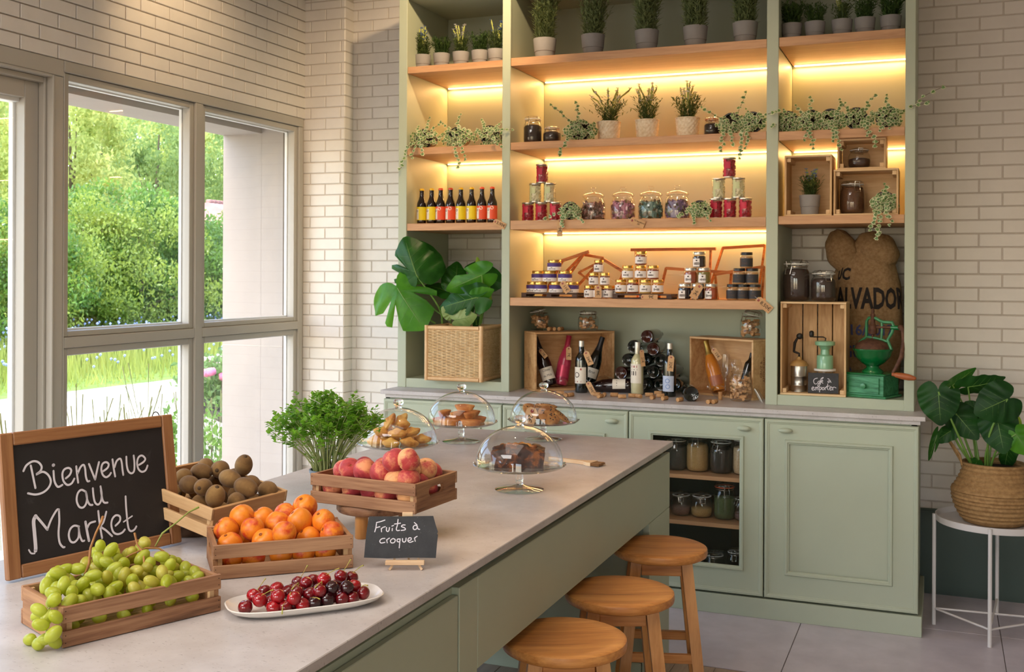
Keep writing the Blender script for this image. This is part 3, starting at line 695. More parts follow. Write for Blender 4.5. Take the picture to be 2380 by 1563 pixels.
# ---- small helpers for plants
def quadleaf(m, p, d, up, l, w, mi=0, fold=.15):
    d = d.normalized(); s = d.cross(up)
    if s.length < 1e-4: s = d.orthogonal()
    s.normalize(); n = s.cross(d)
    m.add([p, p+d*l*.5+s*w*.5+n*w*fold, p+d*l, p+d*l*.5-s*w*.5+n*w*fold], [(0, 1, 2), (0, 2, 3)], mi)
HERB = leafmat('herb_leaf', '3E5228', '66783E', .6, .25, 40); HERB2 = leafmat('rosemary_leaf', '56653C', '8A9660', .65, .2, 40); HERB3 = leafmat('thyme_leaf', '2F4A1E', '557034', .6, .25, 40)
PURPLE = paint('lavender_flower', '6E5A86', .8); BLUEF = paint('blue_flower_spike', '8FA6D8', .7); WHITEF = paint('white_flower', 'F4EFE4', .7); YSPIKE = paint('yellow_green_spike', 'A8AE58', .7)
def herb(seed, r0, h, n, spread, ll, lw, step, mat, name='foliage', spikes=None, spm=None, flower=None):
    """(foliage MB, spike MB, flower MB)"""
    r = random.Random(seed); m = MB(); sp = MB(); fl = MB()
    for i in range(n):
        a = r.uniform(0, 6.283); q = r0*sqrt(r.random()); hh = h*r.uniform(.55, 1.0); e = q+spread*r.random()
        p0 = Vector((q*cos(a), q*sin(a), 0)); p2 = Vector((e*cos(a), e*sin(a), hh)); p1 = Vector((q*cos(a)*1.1, q*sin(a)*1.1, hh*.5))
        k = max(3, int(hh/step*1.15))
        for j in range(k):
            t = (j+.5)/k; p = p0*(1-t)**2+p1*2*t*(1-t)+p2*t*t
            b = r.uniform(0, 6.283); d = Vector((cos(b), sin(b), r.uniform(.2, 1.1)))
            quadleaf(m, p, d, Vector((0, 0, 1)), ll*r.uniform(.7, 1.2), lw)
        if i % 4 == 0: m.tube([p0, p1, p2], .0012, 3, cap=False)
    for i in range(spikes or 0):
        a = r.uniform(0, 6.283); q = r0*.7*r.random(); e = q+spread*r.uniform(.2, 1.1); hh = h*r.uniform(1.15, 1.55)
        p0 = Vector((q*cos(a), q*sin(a), h*.5)); p2 = Vector((e*cos(a), e*sin(a), hh)); pm = (p0+p2)/2+Vector((0, 0, h*.12))
        sp.tube([p0, pm, p0*.15+p2*.85, p2], [.0015, .0045, .0055, .0012], 5)
        if flower is not None:
            for j in range(7):
                t = r.uniform(.35, 1.0); p = p0*(1-t)+p2*t; b = r.uniform(0, 6.283)
                for k in range(3): quadleaf(fl, p, Vector((cos(b+k*.9), sin(b+k*.9), .4)), Vector((0, 0, 1)), .017, .009)
    return m, sp, fl
# ---- variegated ivy
IVYG = leafmat('ivy_green', '486A34', '6E9050', .45, .2, 60); IVYC = leafmat('ivy_cream_edge', 'C9CE98', 'E6E6C0', .45, .2, 60); IVYS = paint('ivy_stem', '6B5A3A', .7)
IVO = [(0, -.12), (.42, -.42), (.62, -.02), (.42, .22), (.52, .58), (.24, .56), (0, 1.0), (-.24, .56), (-.52, .58), (-.42, .22), (-.62, -.02), (-.42, -.42)]
def ivyleaf(m, p, d, n, s):
    d = d.normalized(); x = d.cross(n)
    if x.length < 1e-4: x = d.orthogonal()
    x.normalize(); nn = x.cross(d)
    out = [p+x*(u*s)+d*(v*s)+nn*(-.18*s*abs(u)) for u, v in IVO]; inn = [p+x*(u*s*.74)+d*((v-.12)*s*.74+.10*s)+nn*(-.12*s*abs(u)) for u, v in IVO]
    c = p+d*(.15*s); N = len(IVO)
    m.add(out+inn+[c], [(N+i, N+(i+1) % N, 2*N) for i in range(N)], 0); k = len(m.v)-2*N-1
    m.f += [(k+i, k+(i+1) % N, k+N+(i+1) % N, k+N+i) for i in range(N)]; m.m += [1]*N
POTDK = paint('dark_bucket', '4A4A4C', .35, .05, 20, metal=.6)
def ivy(seed, label, loc, r=.055, nblob=46, hang=((0, .10, 8),), up=((0, .08, 4),), size=.019, wide=1.0, rim=True, face=0, group='variegated ivy plants lying on the shelves'):
    """pot lying on its side with the mouth to the front (-y); ivy spilling out. loc: point on the shelf below the mouth"""
    rr = random.Random(seed); t = thing('potted_ivy', label, 'plant', loc, face, group)
    pm = MB(); pm.X = Matrix.Translation((0, 0, r+.004)) @ Matrix.Rotation(pi/2, 4, 'X')     # axis: local z -> -y
    L = .11
    pm.lathe([(0, -L), (r*.72, -L), (r, 0), (r+.003, 0), (r+.003, -.008), (r*.98, -.008), (r*.70, -L+.004)][0:4]+[(r-.003, 0), (r*.70, -L+.005), (0, -L+.005)], 24)
    pm.build('pot', POTDK, t, 40)
    sm = MB(); sm.X = pm.X; sm.lathe([(0, -.018), (r-.008, -.018)], 16); sm.build('soil', SOIL, t)
    m = MB(); st = MB(); cz = r
    F = Vector((0, -1, 0))
    for i in range(int(nblob*1.4)):
        a = rr.uniform(0, 6.283); q = sqrt(rr.random()); x = wide*r*1.15*q*cos(a); z = cz+r*1.05*q*sin(a)*.95
        y = -.004-.045*(1-q*q)*rr.random()-rr.uniform(0, .012)
        n = Vector((x*5+rr.uniform(-.5, .5), -1, (z-cz)*6+rr.uniform(-.4, .6))).normalized()
        d = Vector((rr.uniform(-1, 1), rr.uniform(-.3, 0), rr.uniform(-1, .5)))
        d = d-n*d.dot(n); ivyleaf(m, Vector((x, y, max(z, .014))), d, n, size*rr.uniform(.7, 1.15))
    for grp, sgn in ((hang, -1), (up, 1)):
        for (x0, ln, k) in grp:
            pts = []; p = Vector((x0*.5, -.03, cz+(r*.5*sgn))); dx = x0*.8
            for j in range(k+1):
                u = j/k
                if sgn < 0: q = Vector((x0*(.5+.7*u)+rr.uniform(-.008, .008), max(-.03-u*.30, -(loc[1]-HY)-.045), max(cz-.2*r-u*ln*1.1, .016) if -(loc[1]-HY)-.02 < -.03-u*.30 else cz-.2*r-u*ln*1.1))
                else: q = Vector((x0*(.5+u)+rr.uniform(-.01, .01), (-.03+.02*u) if abs(x0) < .1 else -.03-.06*min(1, u*2), cz+.5*r+u*ln))
                pts.append(q)
            st.tube(pts, .0013, 4)
            for j, q in enumerate(pts):
                for w in range(2 if j < k else 1):
                    n = Vector((rr.uniform(-.5, .5), -1, rr.uniform(-.2, .6))).normalized(); d = Vector((rr.choice((-1, 1))*rr.uniform(.3, 1), -.2, rr.uniform(-1, .4)*(1 if sgn < 0 else .3)))
                    d = d-n*d.dot(n); ivyleaf(m, q+Vector((rr.uniform(-.006, .006), -.004, 0)), d, n, size*rr.uniform(.65, 1.1))
    lv = m.build('leaves', [IVYG, IVYC], t); lv['kind'] = 'stuff'
    if st.v: st.build('vine', IVYS, t)
    return t
# ---- flip-top preserving jars
FILLS = {}
def fillmat(c1, c2, sc=160):
    k = (c1, c2)
    if k not in FILLS: FILLS[k] = paint('jar_contents', c1, .8, .2, sc, bump=.7, bscale=sc, col2=c2)
    return FILLS[k]
_jar = {}
def jar(label, loc, r, h, fill=None, level=.8, rotz=0, group=None, belly=0.0, lid=True, seal=None, open_lid=None, name='glass_jar', cat='jar', clip=True, wire=True):
    t = thing(name, label, cat, loc, rotz, group)
    seal = seal or RUBBER
    nk = r*.80; hb = h*.80
    key = (round(r, 4), round(h, 4), belly)
    if key not in _jar:
        prof = [(0, .002), (r*.80, .002), (r*.93, .006), (r*(1+belly*.5), h*.14), (r*(1+belly), h*.35), (r*(1+belly*.6), h*.58), (r*.96, h*.68), (nk*1.02, hb*.95), (nk, hb), (nk*1.10, hb+h*.02), (nk*1.10, hb+h*.05)]
        lidp = [(nk*1.10, hb+h*.075), (nk*1.10, hb+h*.115), (nk*.92, hb+h*.16), (nk*.55, hb+h*.165), (nk*.45, hb+h*.15), (0, hb+h*.15)]
        a = MB().lathe(prof, 28).mesh('body', GLASS, 60); b = MB().lathe(lidp, 28).mesh('lid', GLASS, 50)
        sl = MB().lathe([(nk*.95, hb+h*.052), (nk*1.15, hb+h*.052), (nk*1.15, hb+h*.073), (nk*.95, hb+h*.073)], 28).mesh('seal', RUBBER, 40)
        wi = MB(); w = max(.0012, r*.035); zz = hb-h*.005
        ring = [(nk*1.05*cos(k*pi/10), nk*1.05*sin(k*pi/10), zz) for k in range(21)]; wi.tube(ring, w, 5)
        yk = -nk*1.12
        wi.tube([(-r*.18, yk*.95, zz), (-r*.2, yk*1.06, hb+h*.13), (r*.2, yk*1.06, hb+h*.13), (r*.18, yk*.95, zz)], w, 5)
        wi.tube([(-r*.25, yk*.98, zz+.002), (-r*.22, yk*1.18, zz-h*.17), (r*.22, yk*1.18, zz-h*.17), (r*.25, yk*.98, zz+.002)], w, 5)
        wi.tube([(r*.3, nk*1.0, zz), (r*.28, nk*1.16, hb+h*.1), (0, nk*.9, hb+h*.17), (-r*.28, nk*1.16, hb+h*.1), (-r*.3, nk*1.0, zz)], w, 5)
        _jar[key] = (a, b, sl, wi.mesh('wire_clip', WIRE, 60), {})
    a, b, sl, wi, fd = _jar[key]
    link('body', a, t)
    if lid:
        if open_lid is None: lo = link('lid', b, t); so = link('seal', sl, lo)
        else:
            lo = link('lid', b, t); so = link('seal', sl, lo); ang, off = open_lid
            lo.rotation_euler = (0, ang, 0); lo.location = off
        if seal is not RUBBER:
            so.data = sl.copy(); so.data.materials.clear(); so.data.materials.append(seal)
    if wire: link('wire_clip', wi, t)
    if fill is not None:
        fk = (fill.name, level)
        if fk not in fd:
            top = h*.78*level; q = .95
            pr = [(0, .005), (r*.78*q, .005), (r*.92*q, .009)]
            for z, k in ((.14, 1+belly*.5), (.35, 1+belly), (.58, 1+belly*.6), (.68, .96)):
                if h*z < top-.004: pr.append((r*k*q, h*z))
            kk = 1+belly*.6 if top < h*.6 else .9
            pr += [(r*kk*q*.985, top-.003), (r*kk*q*.7, top+.002), (0, top+.004)]
            fd[fk] = MB().lathe(pr, 24).mesh('contents', fill, 60)
        link('contents', fd[fk], t)
    return t
# ---- swing tags of kraft card with a price
def text_mesh(s, size, mat, ext=.0003, align='CENTER', bold=0, name='lettering'):
    c = bpy.data.curves.new('lettering', 'FONT'); c.body = s; c.size = size; c.align_x = align; c.align_y = 'CENTER'; c.extrude = ext; c.offset = bold; c.resolution_u = 2
    o = bpy.data.objects.new('lettering', c); COL.objects.link(o)
    bpy.context.view_layer.update()
    me = bpy.data.meshes.new_from_object(o.evaluated_get(bpy.context.evaluated_depsgraph_get())); bpy.data.objects.remove(o); bpy.data.curves.remove(c)
    me.name = name; me.materials.clear(); me.materials.append(mat); return me
def price_tag(label, txt, loc, ang, w=.07, h=.034, lean=0.0, yaw=0.0, size=.024, vert=False):
    """card facing -y, rotated by ang in its own plane; loc: centre"""
    t = thing('price_tag', label, 'tag', loc, 0, None, (radians(90)+lean, 0, yaw))
    b = MB(); c = h*.28
    b.X = Matrix.Rotation(ang, 4, 'Z')
    b.prism([(-w/2, -h/2+c), (-w/2+c, -h/2), (w/2, -h/2), (w/2, h/2), (-w/2+c, h/2), (-w/2, h/2-c)], .001, 0, -.0005); b.build('card', KRAFT, t)
    d = MB(); d.X = b.X; d.cyl((-w/2+h*.30, 0, .0004), h*.15, .0008, 14); d.build('eyelet', REDDOT, t)
    me = text_mesh(txt, size, INK); o = link('lettering', me, t)
    o.matrix_local = Matrix.Rotation(ang, 4, 'Z') @ Matrix.Translation((w*.12, 0, .0009)) @ Matrix.Rotation(.0, 4, 'Z')
    s = MB(); s.X = b.X; s.tube([(-w/2+h*.30, 0, .001), (-w/2-.004, .004, .004), (-w/2-.014, .002, 0)], .0006, 4); s.build('string', CHALK, t)
    return t
# ---- open wooden box seen from the front (axis of depth along local +y, origin at front bottom centre)
def open_box(label, loc, w, h, d, t=.010, rotz=0, blocks=True, back_slats=1, mat=PINE, backmat=None, name='wooden_box', cat='box', gap=.004):
    r = thing(name, label, cat, loc, rotz)
    MB().box((-w/2, 0, 0), (w/2, d, t), 0, .0012).build('bottom_board', mat, r); MB().box((-w/2, 0, h-t), (w/2, d, h), 0, .0012).build('top_board', mat, r)
    MB().box((-w/2, .0005, t+.0004), (-w/2+t, d, h-t-.0004), 0, .0012).build('side_board', backmat or PINEZ, r); MB().box((w/2-t, .0005, t+.0004), (w/2, d, h-t-.0004), 0, .0012).build('side_board', backmat or PINEZ, r)
    n = back_slats; ww = (w-2*t-.002)/n
    for i in range(n):
        MB().box((-w/2+t+.001+i*ww+(gap/2 if i else 0), d-.012, t+.001), (-w/2+t+.001+(i+1)*ww-(gap/2 if i < n-1 else 0), d-.003, h-t-.001), 0, .0008).build('back_slat' if n > 1 else 'back_board', (backmat or PINEZ) if n > 1 else mat, r)
    if blocks:
        b = .020
        for sx in (-1, 1):
            for z0 in (t+.0008, h-t-.0008-b*1.1):
                xa = sx*(w/2-t-.0008); xb = sx*(w/2-t-.0008-b)
                MB().box((min(xa, xb), .012, z0), (max(xa, xb), d-.014, z0+b*1.1), 0, .001).build('corner_block', mat, r)
    return r
# ---- potted herb
_pots = {}
def grey_pot(root, r, h):
    k = (round(r, 4), round(h, 4))
    if k not in _pots:
        _pots[k] = (MB().lathe([(0, 0), (r*.80, 0), (r*.86, h*.40), (r*.90, h*.41), (r, h*.985), (r-.001, h), (r-.005, h), (r-.006, h*.88), (0, h*.88)], 32).mesh('pot', POTG, 40), MB().lathe([(0, h*.885), (r-.008, h*.885)], 20).mesh('soil', SOIL))
    link('pot', _pots[k][0], root); link('soil', _pots[k][1], root)
_herbm = {}
def herb_parts(root, key, z, maker, mats):
    if key not in _herbm:
        ms = maker(); _herbm[key] = [(nm, m.mesh(nm, mt)) for nm, m, mt in zip(('foliage', 'flower_spikes', 'blossoms'), ms, mats) if m.v]
    for nm, me in _herbm[key]:
        o = link(nm, me, root, (0, 0, z)); o['kind'] = 'stuff'

def ovleaf(m, p, d, up, l, w, mi=0):
    d = d.normalized(); s = d.cross(up)
    if s.length < 1e-4: s = d.orthogonal()
    s.normalize(); n = s.cross(d)
    vs = [p, p+d*l*.28+s*w*.42-n*w*.08, p+d*l*.62+s*w*.46-n*w*.10, p+d*l-n*l*.10, p+d*l*.62-s*w*.46-n*w*.10, p+d*l*.28-s*w*.42-n*w*.08, p+d*l*.5+n*w*.05]
    m.add(vs, [(0, 1, 6), (1, 2, 6), (2, 3, 6), (3, 4, 6), (4, 5, 6), (5, 0, 6)], mi)
# ================================================================== what stands on the upper shelves
# top shelf: five small grey pots left, five large ones in the middle, five small ones right
TOPZ = 3.025
KIND = {'spike_blue': (lambda: herb(101, .032, .13, 44, .035, .030, .0075, .010, HERB, spikes=6, flower=1), (HERB, YSPIKE, BLUEF)),
        'bush': (lambda: herb(102, .038, .115, 90, .04, .022, .0070, .009, HERB3), (HERB3,)),
        'bush_b': (lambda: herb(103, .038, .125, 90, .038, .022, .0070, .009, HERB3), (HERB3,)),
        'spike_white': (lambda: herb(104, .032, .12, 44, .035, .030, .0075, .010, HERB, spikes=6, flower=1), (HERB, YSPIKE, WHITEF)),
        'rosemary': (lambda: herb(105, .052, .30, 84, .05, .042, .0085, .013, HERB2, spikes=16, flower=1), (HERB2, HERB2, PURPLE)),
        'rosemary_b': (lambda: herb(106, .052, .28, 84, .055, .042, .0085, .013, HERB2, spikes=10, flower=1), (HERB2, HERB2, PURPLE)),
        'fir': (lambda: herb(107, .036, .13, 64, .06, .034, .0085, .009, HERB3), (HERB3,))}
def potted(name, label, px, y, z, r, h, kind, group, rz=0):
    t = thing(name, label, 'plant', P(px, y, z), rz, group); grey_pot(t, r, h); herb_parts(t, kind, h*.88, *KIND[kind]); return t
LT = [(982, 'spike_blue', 'with blue flower spikes'), (1026, 'bush', 'with a low round bush'), (1071, 'spike_white', 'with white flower spikes'), (1115, 'bush_b', 'with a dense dark bush'), (1153, 'spike_blue', 'with one blue spike against the stile')]
for i, (px, k, tx) in enumerate(LT): potted('potted_herb', 'small grey pot '+tx+', top left shelf, '+nth(i, 5), px, 6.0, TOPZ, .052, .098, k, 'small grey pots top left', i*1.9)
for i, px in enumerate((1266, 1378, 1503, 1616, 1732)):
    potted('potted_rosemary', 'large grey pot of tall rosemary on the top middle shelf, '+nth(i, 5), px, 6.0, 3.032, .069, .130, 'rosemary' if i % 2 == 0 else 'rosemary_b', 'large grey pots top middle', i*2.3)
for i, (px, k) in enumerate(((1840, 'fir'), (1894, 'bush'), (1957, 'spike_white'), (2010, 'bush_b'), (2070, 'fir'))):
    potted('potted_herb', 'small grey pot of dark herbs on the top right shelf, '+nth(i, 5), px, 6.0, 3.034, .055, .100, k, 'small grey pots top right', i*1.3)
# second shelf left: three ivies
for i, (px, hg, upp) in enumerate(((985, ((-.09, .16, 8), (-.02, .10, 5), (.03, .08, 4)), ((.03, .10, 5), (-.02, .05, 3), (.08, .07, 4))), (1062, ((.05, .16, 8), (.09, .12, 6)), ((.02, .11, 6), (-.05, .06, 4))), (1138, ((.09, .06, 4),), ((-.03, .07, 5), (.06, .05, 4), (.12, -.01, 4))))):
    ivy(200+i, 'variegated ivy spilling from a lying pot on the second left shelf, '+nth(i, 3), P(px, 5.915, 2.532), .058, 72, hg, upp, .019, 1.7)
# third shelf left: eight beer bottles
BROWN = paint('brown_bottle_glass', '1A0D06', .08, .05, 10, spec=.6, coat=.5)
YLAB = paint('yellow_label', 'E0C818', .5, .04, 40); RLAB = paint('orange_red_label', 'E0522E', .5, .04, 40); WLAB = paint('white_label', 'E6DED4', .6, .02, 40)
YCAP = paint('yellow_cap', 'E8B81C', .35); RCAP = paint('red_cap', 'E0522A', .35); LINK = paint('label_ink', '4A3A34', .7)
def cyl_patch(r, z0, z1, a0, a1, n=10):
    m = MB(); vs = []
    for i in range(n+1):
        a = a0+(a1-a0)*i/n; vs += [(r*cos(a), r*sin(a), z0), (r*cos(a), r*sin(a), z1)]
    return m.add(vs, [(2*i, 2*i+2, 2*i+3, 2*i+1) for i in range(n)])
bb = MB().lathe([(0, .003), (.025, 0), (.029, .004), (.030, .02), (.030, .115), (.028, .130), (.019, .152), (.0145, .170), (.0125, .200), (.0140, .203), (.0140, .209), (.012, .212)], 24).mesh('glass', BROWN, 50)
caps_ = [MB().lathe([(.0145, .206), (.0150, .208), (.0135, .217), (.010, .219), (0, .2195)], 20).mesh('cap', m, 40) for m in (YCAP, RCAP)]
labs = [cyl_patch(.0306, .024, .105, radians(-215), radians(35), 20).mesh('label', m, 60) for m in (YLAB, RLAB)]
F0 = -pi/2-.62
wl_ = cyl_patch(.0309, .028, .092, F0-.40, F0+.42, 8).mesh('label_panel', WLAB, 60)
em = MB()
for k in range(12):
    a, b = k*pi/6, (k+1)*pi/6
    em.add([(.0312*cos(F0+x), .0312*sin(F0+x), z) for (x, z) in ((.26*cos(a), .080+.0075*sin(a)), (.26*cos(b), .080+.0075*sin(b)), (.15*cos(b), .080+.0043*sin(b)), (.15*cos(a), .080+.0043*sin(a)))], [(0, 1, 2, 3)])
for z in (.062, .055): em.add([(.0312*cos(F0+x), .0312*sin(F0+x), zz) for x, zz in ((-.25, z), (.25, z), (.25, z+.004), (-.25, z+.004))], [(0, 1, 2, 3)])
em = em.mesh('emblem', LINK)
rd = MB()
rd.add([(.0311*cos(F0+.85+.34*cos(k*pi/8)), .0311*sin(F0+.85+.34*cos(k*pi/8)), .092+.0105*sin(k*pi/8)) for k in range(16)], [tuple(range(16))]); rd = rd.mesh('round_sticker', WLAB)
for i, px in enumerate((980, 1003, 1024, 1047, 1071, 1096, 1120, 1144)):
    red = i in (2, 3, 6, 7)
    t = thing('beer_bottle', 'brown beer bottle, %s cap and label, %s in the row of eight' % ('red' if red else 'yellow', nth(i, 8)), 'bottle', P(px, 5.955, 2.073), (0, .1, -.08, .05, .1, 0, -.05, .08)[i], 'beer bottles in a row')
    link('glass', bb, t); link('cap', caps_[red], t); lb = link('label', labs[red], t); link('label_panel', wl_, lb); link('emblem', em, lb)
    if red: link('round_sticker', rd, lb)
price_tag('kraft price tag reading 3,90 under the beer bottles', '3,90€', P(1161, 5.836, 2.063), -.45, .082, .036, size=.026)
# second shelf middle
Z2 = 2.538
BEAN = fillmat('2A1810', '140A06', 220); TEA = fillmat('3A2214', '1E100A', 200)
def J(label, px, y, z, w, hpx, **k):
    p = P(px, y, z); s = mpp(p); return jar(label, p, w*s/2, hpx*s, **k)
J('tall flip-top jar of dark coffee beans on the second middle shelf', 1238, 5.98, Z2, 43, 67, fill=BEAN, level=.85, rotz=-.3)
J('squat flip-top jar of dark beans beside the tall bean jar', 1283, 5.99, Z2, 40, 41, fill=BEAN, level=.85, belly=.06, rotz=-.2)
J('squat bean jar with red seal between basket and ivy', 1655, 5.98, Z2, 36, 46, fill=BEAN, level=.85, seal=REDSEAL, belly=.05)
ivy(210, 'ivy in a lying pot left of the white baskets, trailing over the shelf', P(1350, 5.915, Z2), .060, 72, ((-.13, .13, 8), (-.11, .03, 4), (.04, .03, 3)), ((-.13, .10, 5), (-.02, .13, 6)), .019, 1.5, face=.55)
ivy(211, 'ivy in the left lying pot beside the bean jar with red seal', P(1700, 5.91, Z2), .056, 60, ((-.03, .13, 8), (.02, .10, 6)), ((.06, .14, 5), (-.10, .06, 4)), .019, 1.3)
ivy(212, 'ivy in a lying pot at the right end of the second middle shelf', P(1748, 5.91, Z2), .056, 60, ((-.05, .17, 9), (-.01, .12, 7)), ((.11, .02, 4), (-.02, .05, 3)), .019, 1.2)
WICK = paint('white_wicker', 'EADFC8', .7, .05, 60, bump=.2, col2='CDB995')
def weave(r0, r1, h, n, rows, mat, bulge=.0025, tw=.004, base=True):
    """basket body: rows of over-under strands as one relief surface"""
    m = MB(); vs = []; fs = []; N = n*4; R = rows*3
    for j in range(R+1):
        z = h*j/R; rr = r0+(r1-r0)*(j/R)
        for i in range(N):
            row = j//3; ph = (i//2 + row) % 2; k = cos((i % 2)*pi/2)
            e = bulge*(1 if ph else -1)*(.6+.4*k)*sin((j % 3+.5)/3*pi)
            a = 2*pi*i/N; vs.append(((rr+e)*cos(a), (rr+e)*sin(a), z))
    for j in range(R):
        for i in range(N): fs.append((j*N+i, j*N+(i+1) % N, (j+1)*N+(i+1) % N, (j+1)*N+i))
    m.add(vs, fs); m.lathe([(r1+bulge, h-.003), (r1+bulge*1.6, h), (r1+bulge, h+.003), (r1-.004, h+.002), (r1-.006, h-.02), (0, h-.02)], 28)
    m.lathe([(0, .001), (r0, .001)], 20); return m
wb_ = None
for i, (px, k, tx) in enumerate(((1415, 'a', 'spreading sprigs and white flowers'), (1504, 'b', 'white flowers on two tall spikes'), (1598, 'c', 'an upright tuft and yellow spikes'))):
    p = P(px, 6.03, Z2); s = mpp(p); r, h = 27*s, 46*s
    t = thing('basket_plant', 'white wicker basket plant with %s, %s of three' % (tx, nth(i, 3)), 'plant', p, i, 'white basket plants'); 
    if wb_ is None: wb_ = weave(r*.86, r, h, 18, 9, WICK).mesh('basket', WICK, 70); sb_ = MB().lathe([(0, h*.84), (r*.9, h*.84)], 16).mesh('soil', SOIL)
    link('basket', wb_, t); link('soil', sb_, t)
    KIND['bk'+k] = (lambda i=i: herb(120+i, .04, (.15, .16, .15)[i], 60, (.12, .07, .07)[i], .034, .0075, .011, HERB, spikes=(7, 8, 8)[i], flower=1), (HERB, YSPIKE, WHITEF))
    herb_parts(t, 'bk'+k, h*.85, *KIND['bk'+k])
# second shelf right: five ivies lying
for i, (px, hg, upp, wd) in enumerate(((1830, ((-.06, .02, 2),), ((-.02, .04, 3),), 1.0), (1884, ((.02, .13, 7), (-.02, .09, 4)), ((.0, .10, 5), (-.05, .06, 3)), 1.2), (1930, ((.02, .10, 6), (.05, .14, 7)), ((.05, .06, 4),), 1.2), (1990, ((.06, .08, 5), (.09, .13, 6)), ((-.06, .08, 5), (.06, .09, 5)), 1.5), (2062, ((-.03, .06, 4), (.02, .05, 3)), ((.0, .09, 5), (.14, .03, 5), (.17, .10, 5)), 1.3))):
    ivy(220+i, 'ivy in a lying pot on the second right shelf, '+nth(i, 5), P(px, 5.912, 2.533), .056, 62, hg, upp, .0185, wd*1.1)
# third shelf middle: pyramids of tubs, candy jars, two ivies
Z3 = 2.082
LIDS = paint('silver_lid', 'C6C0B6', .3, .02, 20, metal=.9); REDC = paint('red_sweets', 'B01030', .45, .15, 70, bump=.6, bscale=90, col2='7E0820'); WHC = paint('white_sweets', 'E0D8B4', .6, .1, 70, bump=.6, bscale=90, col2='C2B88C')
PINKL = paint('red_band_label', 'D22848', .5); GRL = paint('pale_green_band_label', 'CFD4A0', .5)
tub_m = {}
def tub(label, px, y, z, kind, group):
    p = P(px, y, z); r, h = .0355, .112
    t = thing('sweet_tub', label, 'tub', p, 0, group)
    if not tub_m:
        tub_m['g'] = MB().lathe([(0, .001), (r-.002, .001), (r, .004), (r, h-.010), (r-.003, h-.006)], 26).mesh('tub_wall', GLASS, 50)
        tub_m['l'] = MB().lathe([(r-.001, h-.009), (r+.0015, h-.008), (r+.0015, h-.001), (r-.001, h), (0, h)], 26).mesh('lid', LIDS, 40)
        tub_m['b'] = MB().lathe([(0, 0), (r+.0008, 0), (r+.0008, .006), (r, .006)], 26).mesh('base_rim', LIDS, 40)
        for k, mt, lm in (('red', REDC, PINKL), ('white', WHC, GRL)):
            q = MB(); rr = random.Random(5)
            q.lathe([(0, .006), (r*.86, .006), (r*.86, h*.86), (0, h*.88)], 18)
            for j in range(60):
                a = rr.uniform(0, 6.28); q.X = Matrix.Translation((r*.80*cos(a), r*.80*sin(a), rr.uniform(.012, h*.84))) @ Euler((rr.uniform(0, 3), rr.uniform(0, 3), rr.uniform(0, 3))).to_matrix().to_4x4(); q.box((-.0058, -.0058, -.0058), (.0058, .0058, .0058), 0, .0015)
            tub_m[k] = q.mesh('sweets', mt); tub_m[k+'L'] = cyl_patch(r+.0006, .006, h-.010, -pi/2-.75, -pi/2-.30, 5).mesh('label_strip', lm, 60); tub_m[k+'M'] = cyl_patch(r+.0007, h*.45, h*.78, -pi/2-.75, -pi/2+.35, 8).mesh('label_band', lm, 60)
    link('tub_wall', tub_m['g'], t); link('lid', tub_m['l'], t); link('base_rim', tub_m['b'], t); o = link('sweets', tub_m[kind], t); o['kind'] = 'stuff'
    link('label_strip', tub_m[kind+'L'], t); link('label_band', tub_m[kind+'M'], t); return t
for side, tops, mids, bots in (('left', (1260,), (1244, 1278), (1227, 1258, 1291)), ('right', (1695,), (1670, 1716), (1664, 1696, 1732))):
    for lv, (row, kind, nm) in enumerate(((bots, 'red', 'bottom row'), (mids, 'white', 'middle row'), (tops, 'red', 'top'))):
        for i, px in enumerate(row):
            lb = 'clear tub of %s sweets, %s %sof the %s tub pyramid' % (kind, nm, '' if len(row) == 1 else nth(i, len(row))+' ', side)
            tub(lb, px, 5.985, Z3+lv*.1125, kind, side+' tub pyramid')
candy_m = {}
def candy_jar(label, px, cols, seed):
    p = P(px, 6.0, Z3); r, h = .071, .135
    t = thing('candy_jar', label, 'jar', p, 0, 'lidded candy jars')
    if not candy_m:
        candy_m['g'] = MB().lathe([(0, .002), (r*.86, .002), (r*.97, .008), (r, .02), (r, h*.68), (r*.92, h*.84), (r*.80, h*.93), (r*.78, h*.98), (r*.86, h)], 34).mesh('body', GLASS, 60)
        candy_m['l'] = MB().lathe([(r*.70, h-.012), (r*.72, h+.001), (r*.90, h+.003), (r*.92, h+.008), (r*.86, h+.014), (r*.55, h+.024), (r*.16, h+.028), (r*.13, h+.034), (r*.24, h+.041), (r*.27, h+.048), (r*.2, h+.056), (0, h+.058)], 34).mesh('lid', GLASS, 55)
    link('body', candy_m['g'], t); link('lid', candy_m['l'], t)
    rr = random.Random(seed); m = MB(); mats = [paint('candy_wrapper', c, .3, .1, 90, coat=.4) for c in cols]
    q = MB(); 
    for j in range(230):
        a = rr.uniform(0, 6.28); z = rr.uniform(.010, h*.78); rmax = r*.90 if z < h*.66 else r*.8; u = rmax*rr.choice((.93, .93, .9, .75, .4))
        m.X = Matrix.Translation((u*cos(a), u*sin(a), z)) @ Euler((rr.uniform(0, 3), rr.uniform(0, 3), rr.uniform(0, 3))).to_matrix().to_4x4()
        k = rr.randrange(len(mats)); m.box((-.0095, -.0055, -.0045), (.0095, .0055, .0045), k)
        m.add([(-.0095, 0, 0), (-.015, -.006, .001), (-.015, .006, -.001)], [(0, 1, 2)], k); m.add([(.0095, 0, 0), (.015, .006, .001), (.015, -.006, -.001)], [(0, 1, 2)], k)
    m.X = None; m.lathe([(0, .008), (r*.8, .008), (r*.8, h*.74), (0, h*.76)], 16, 0)
    o = m.build('candies', mats, t); o['kind'] = 'stuff'; return t
PK = ['C48A90', '6B4A40', 'D8B8B4', '8A5A60', '5A4A3A']; 
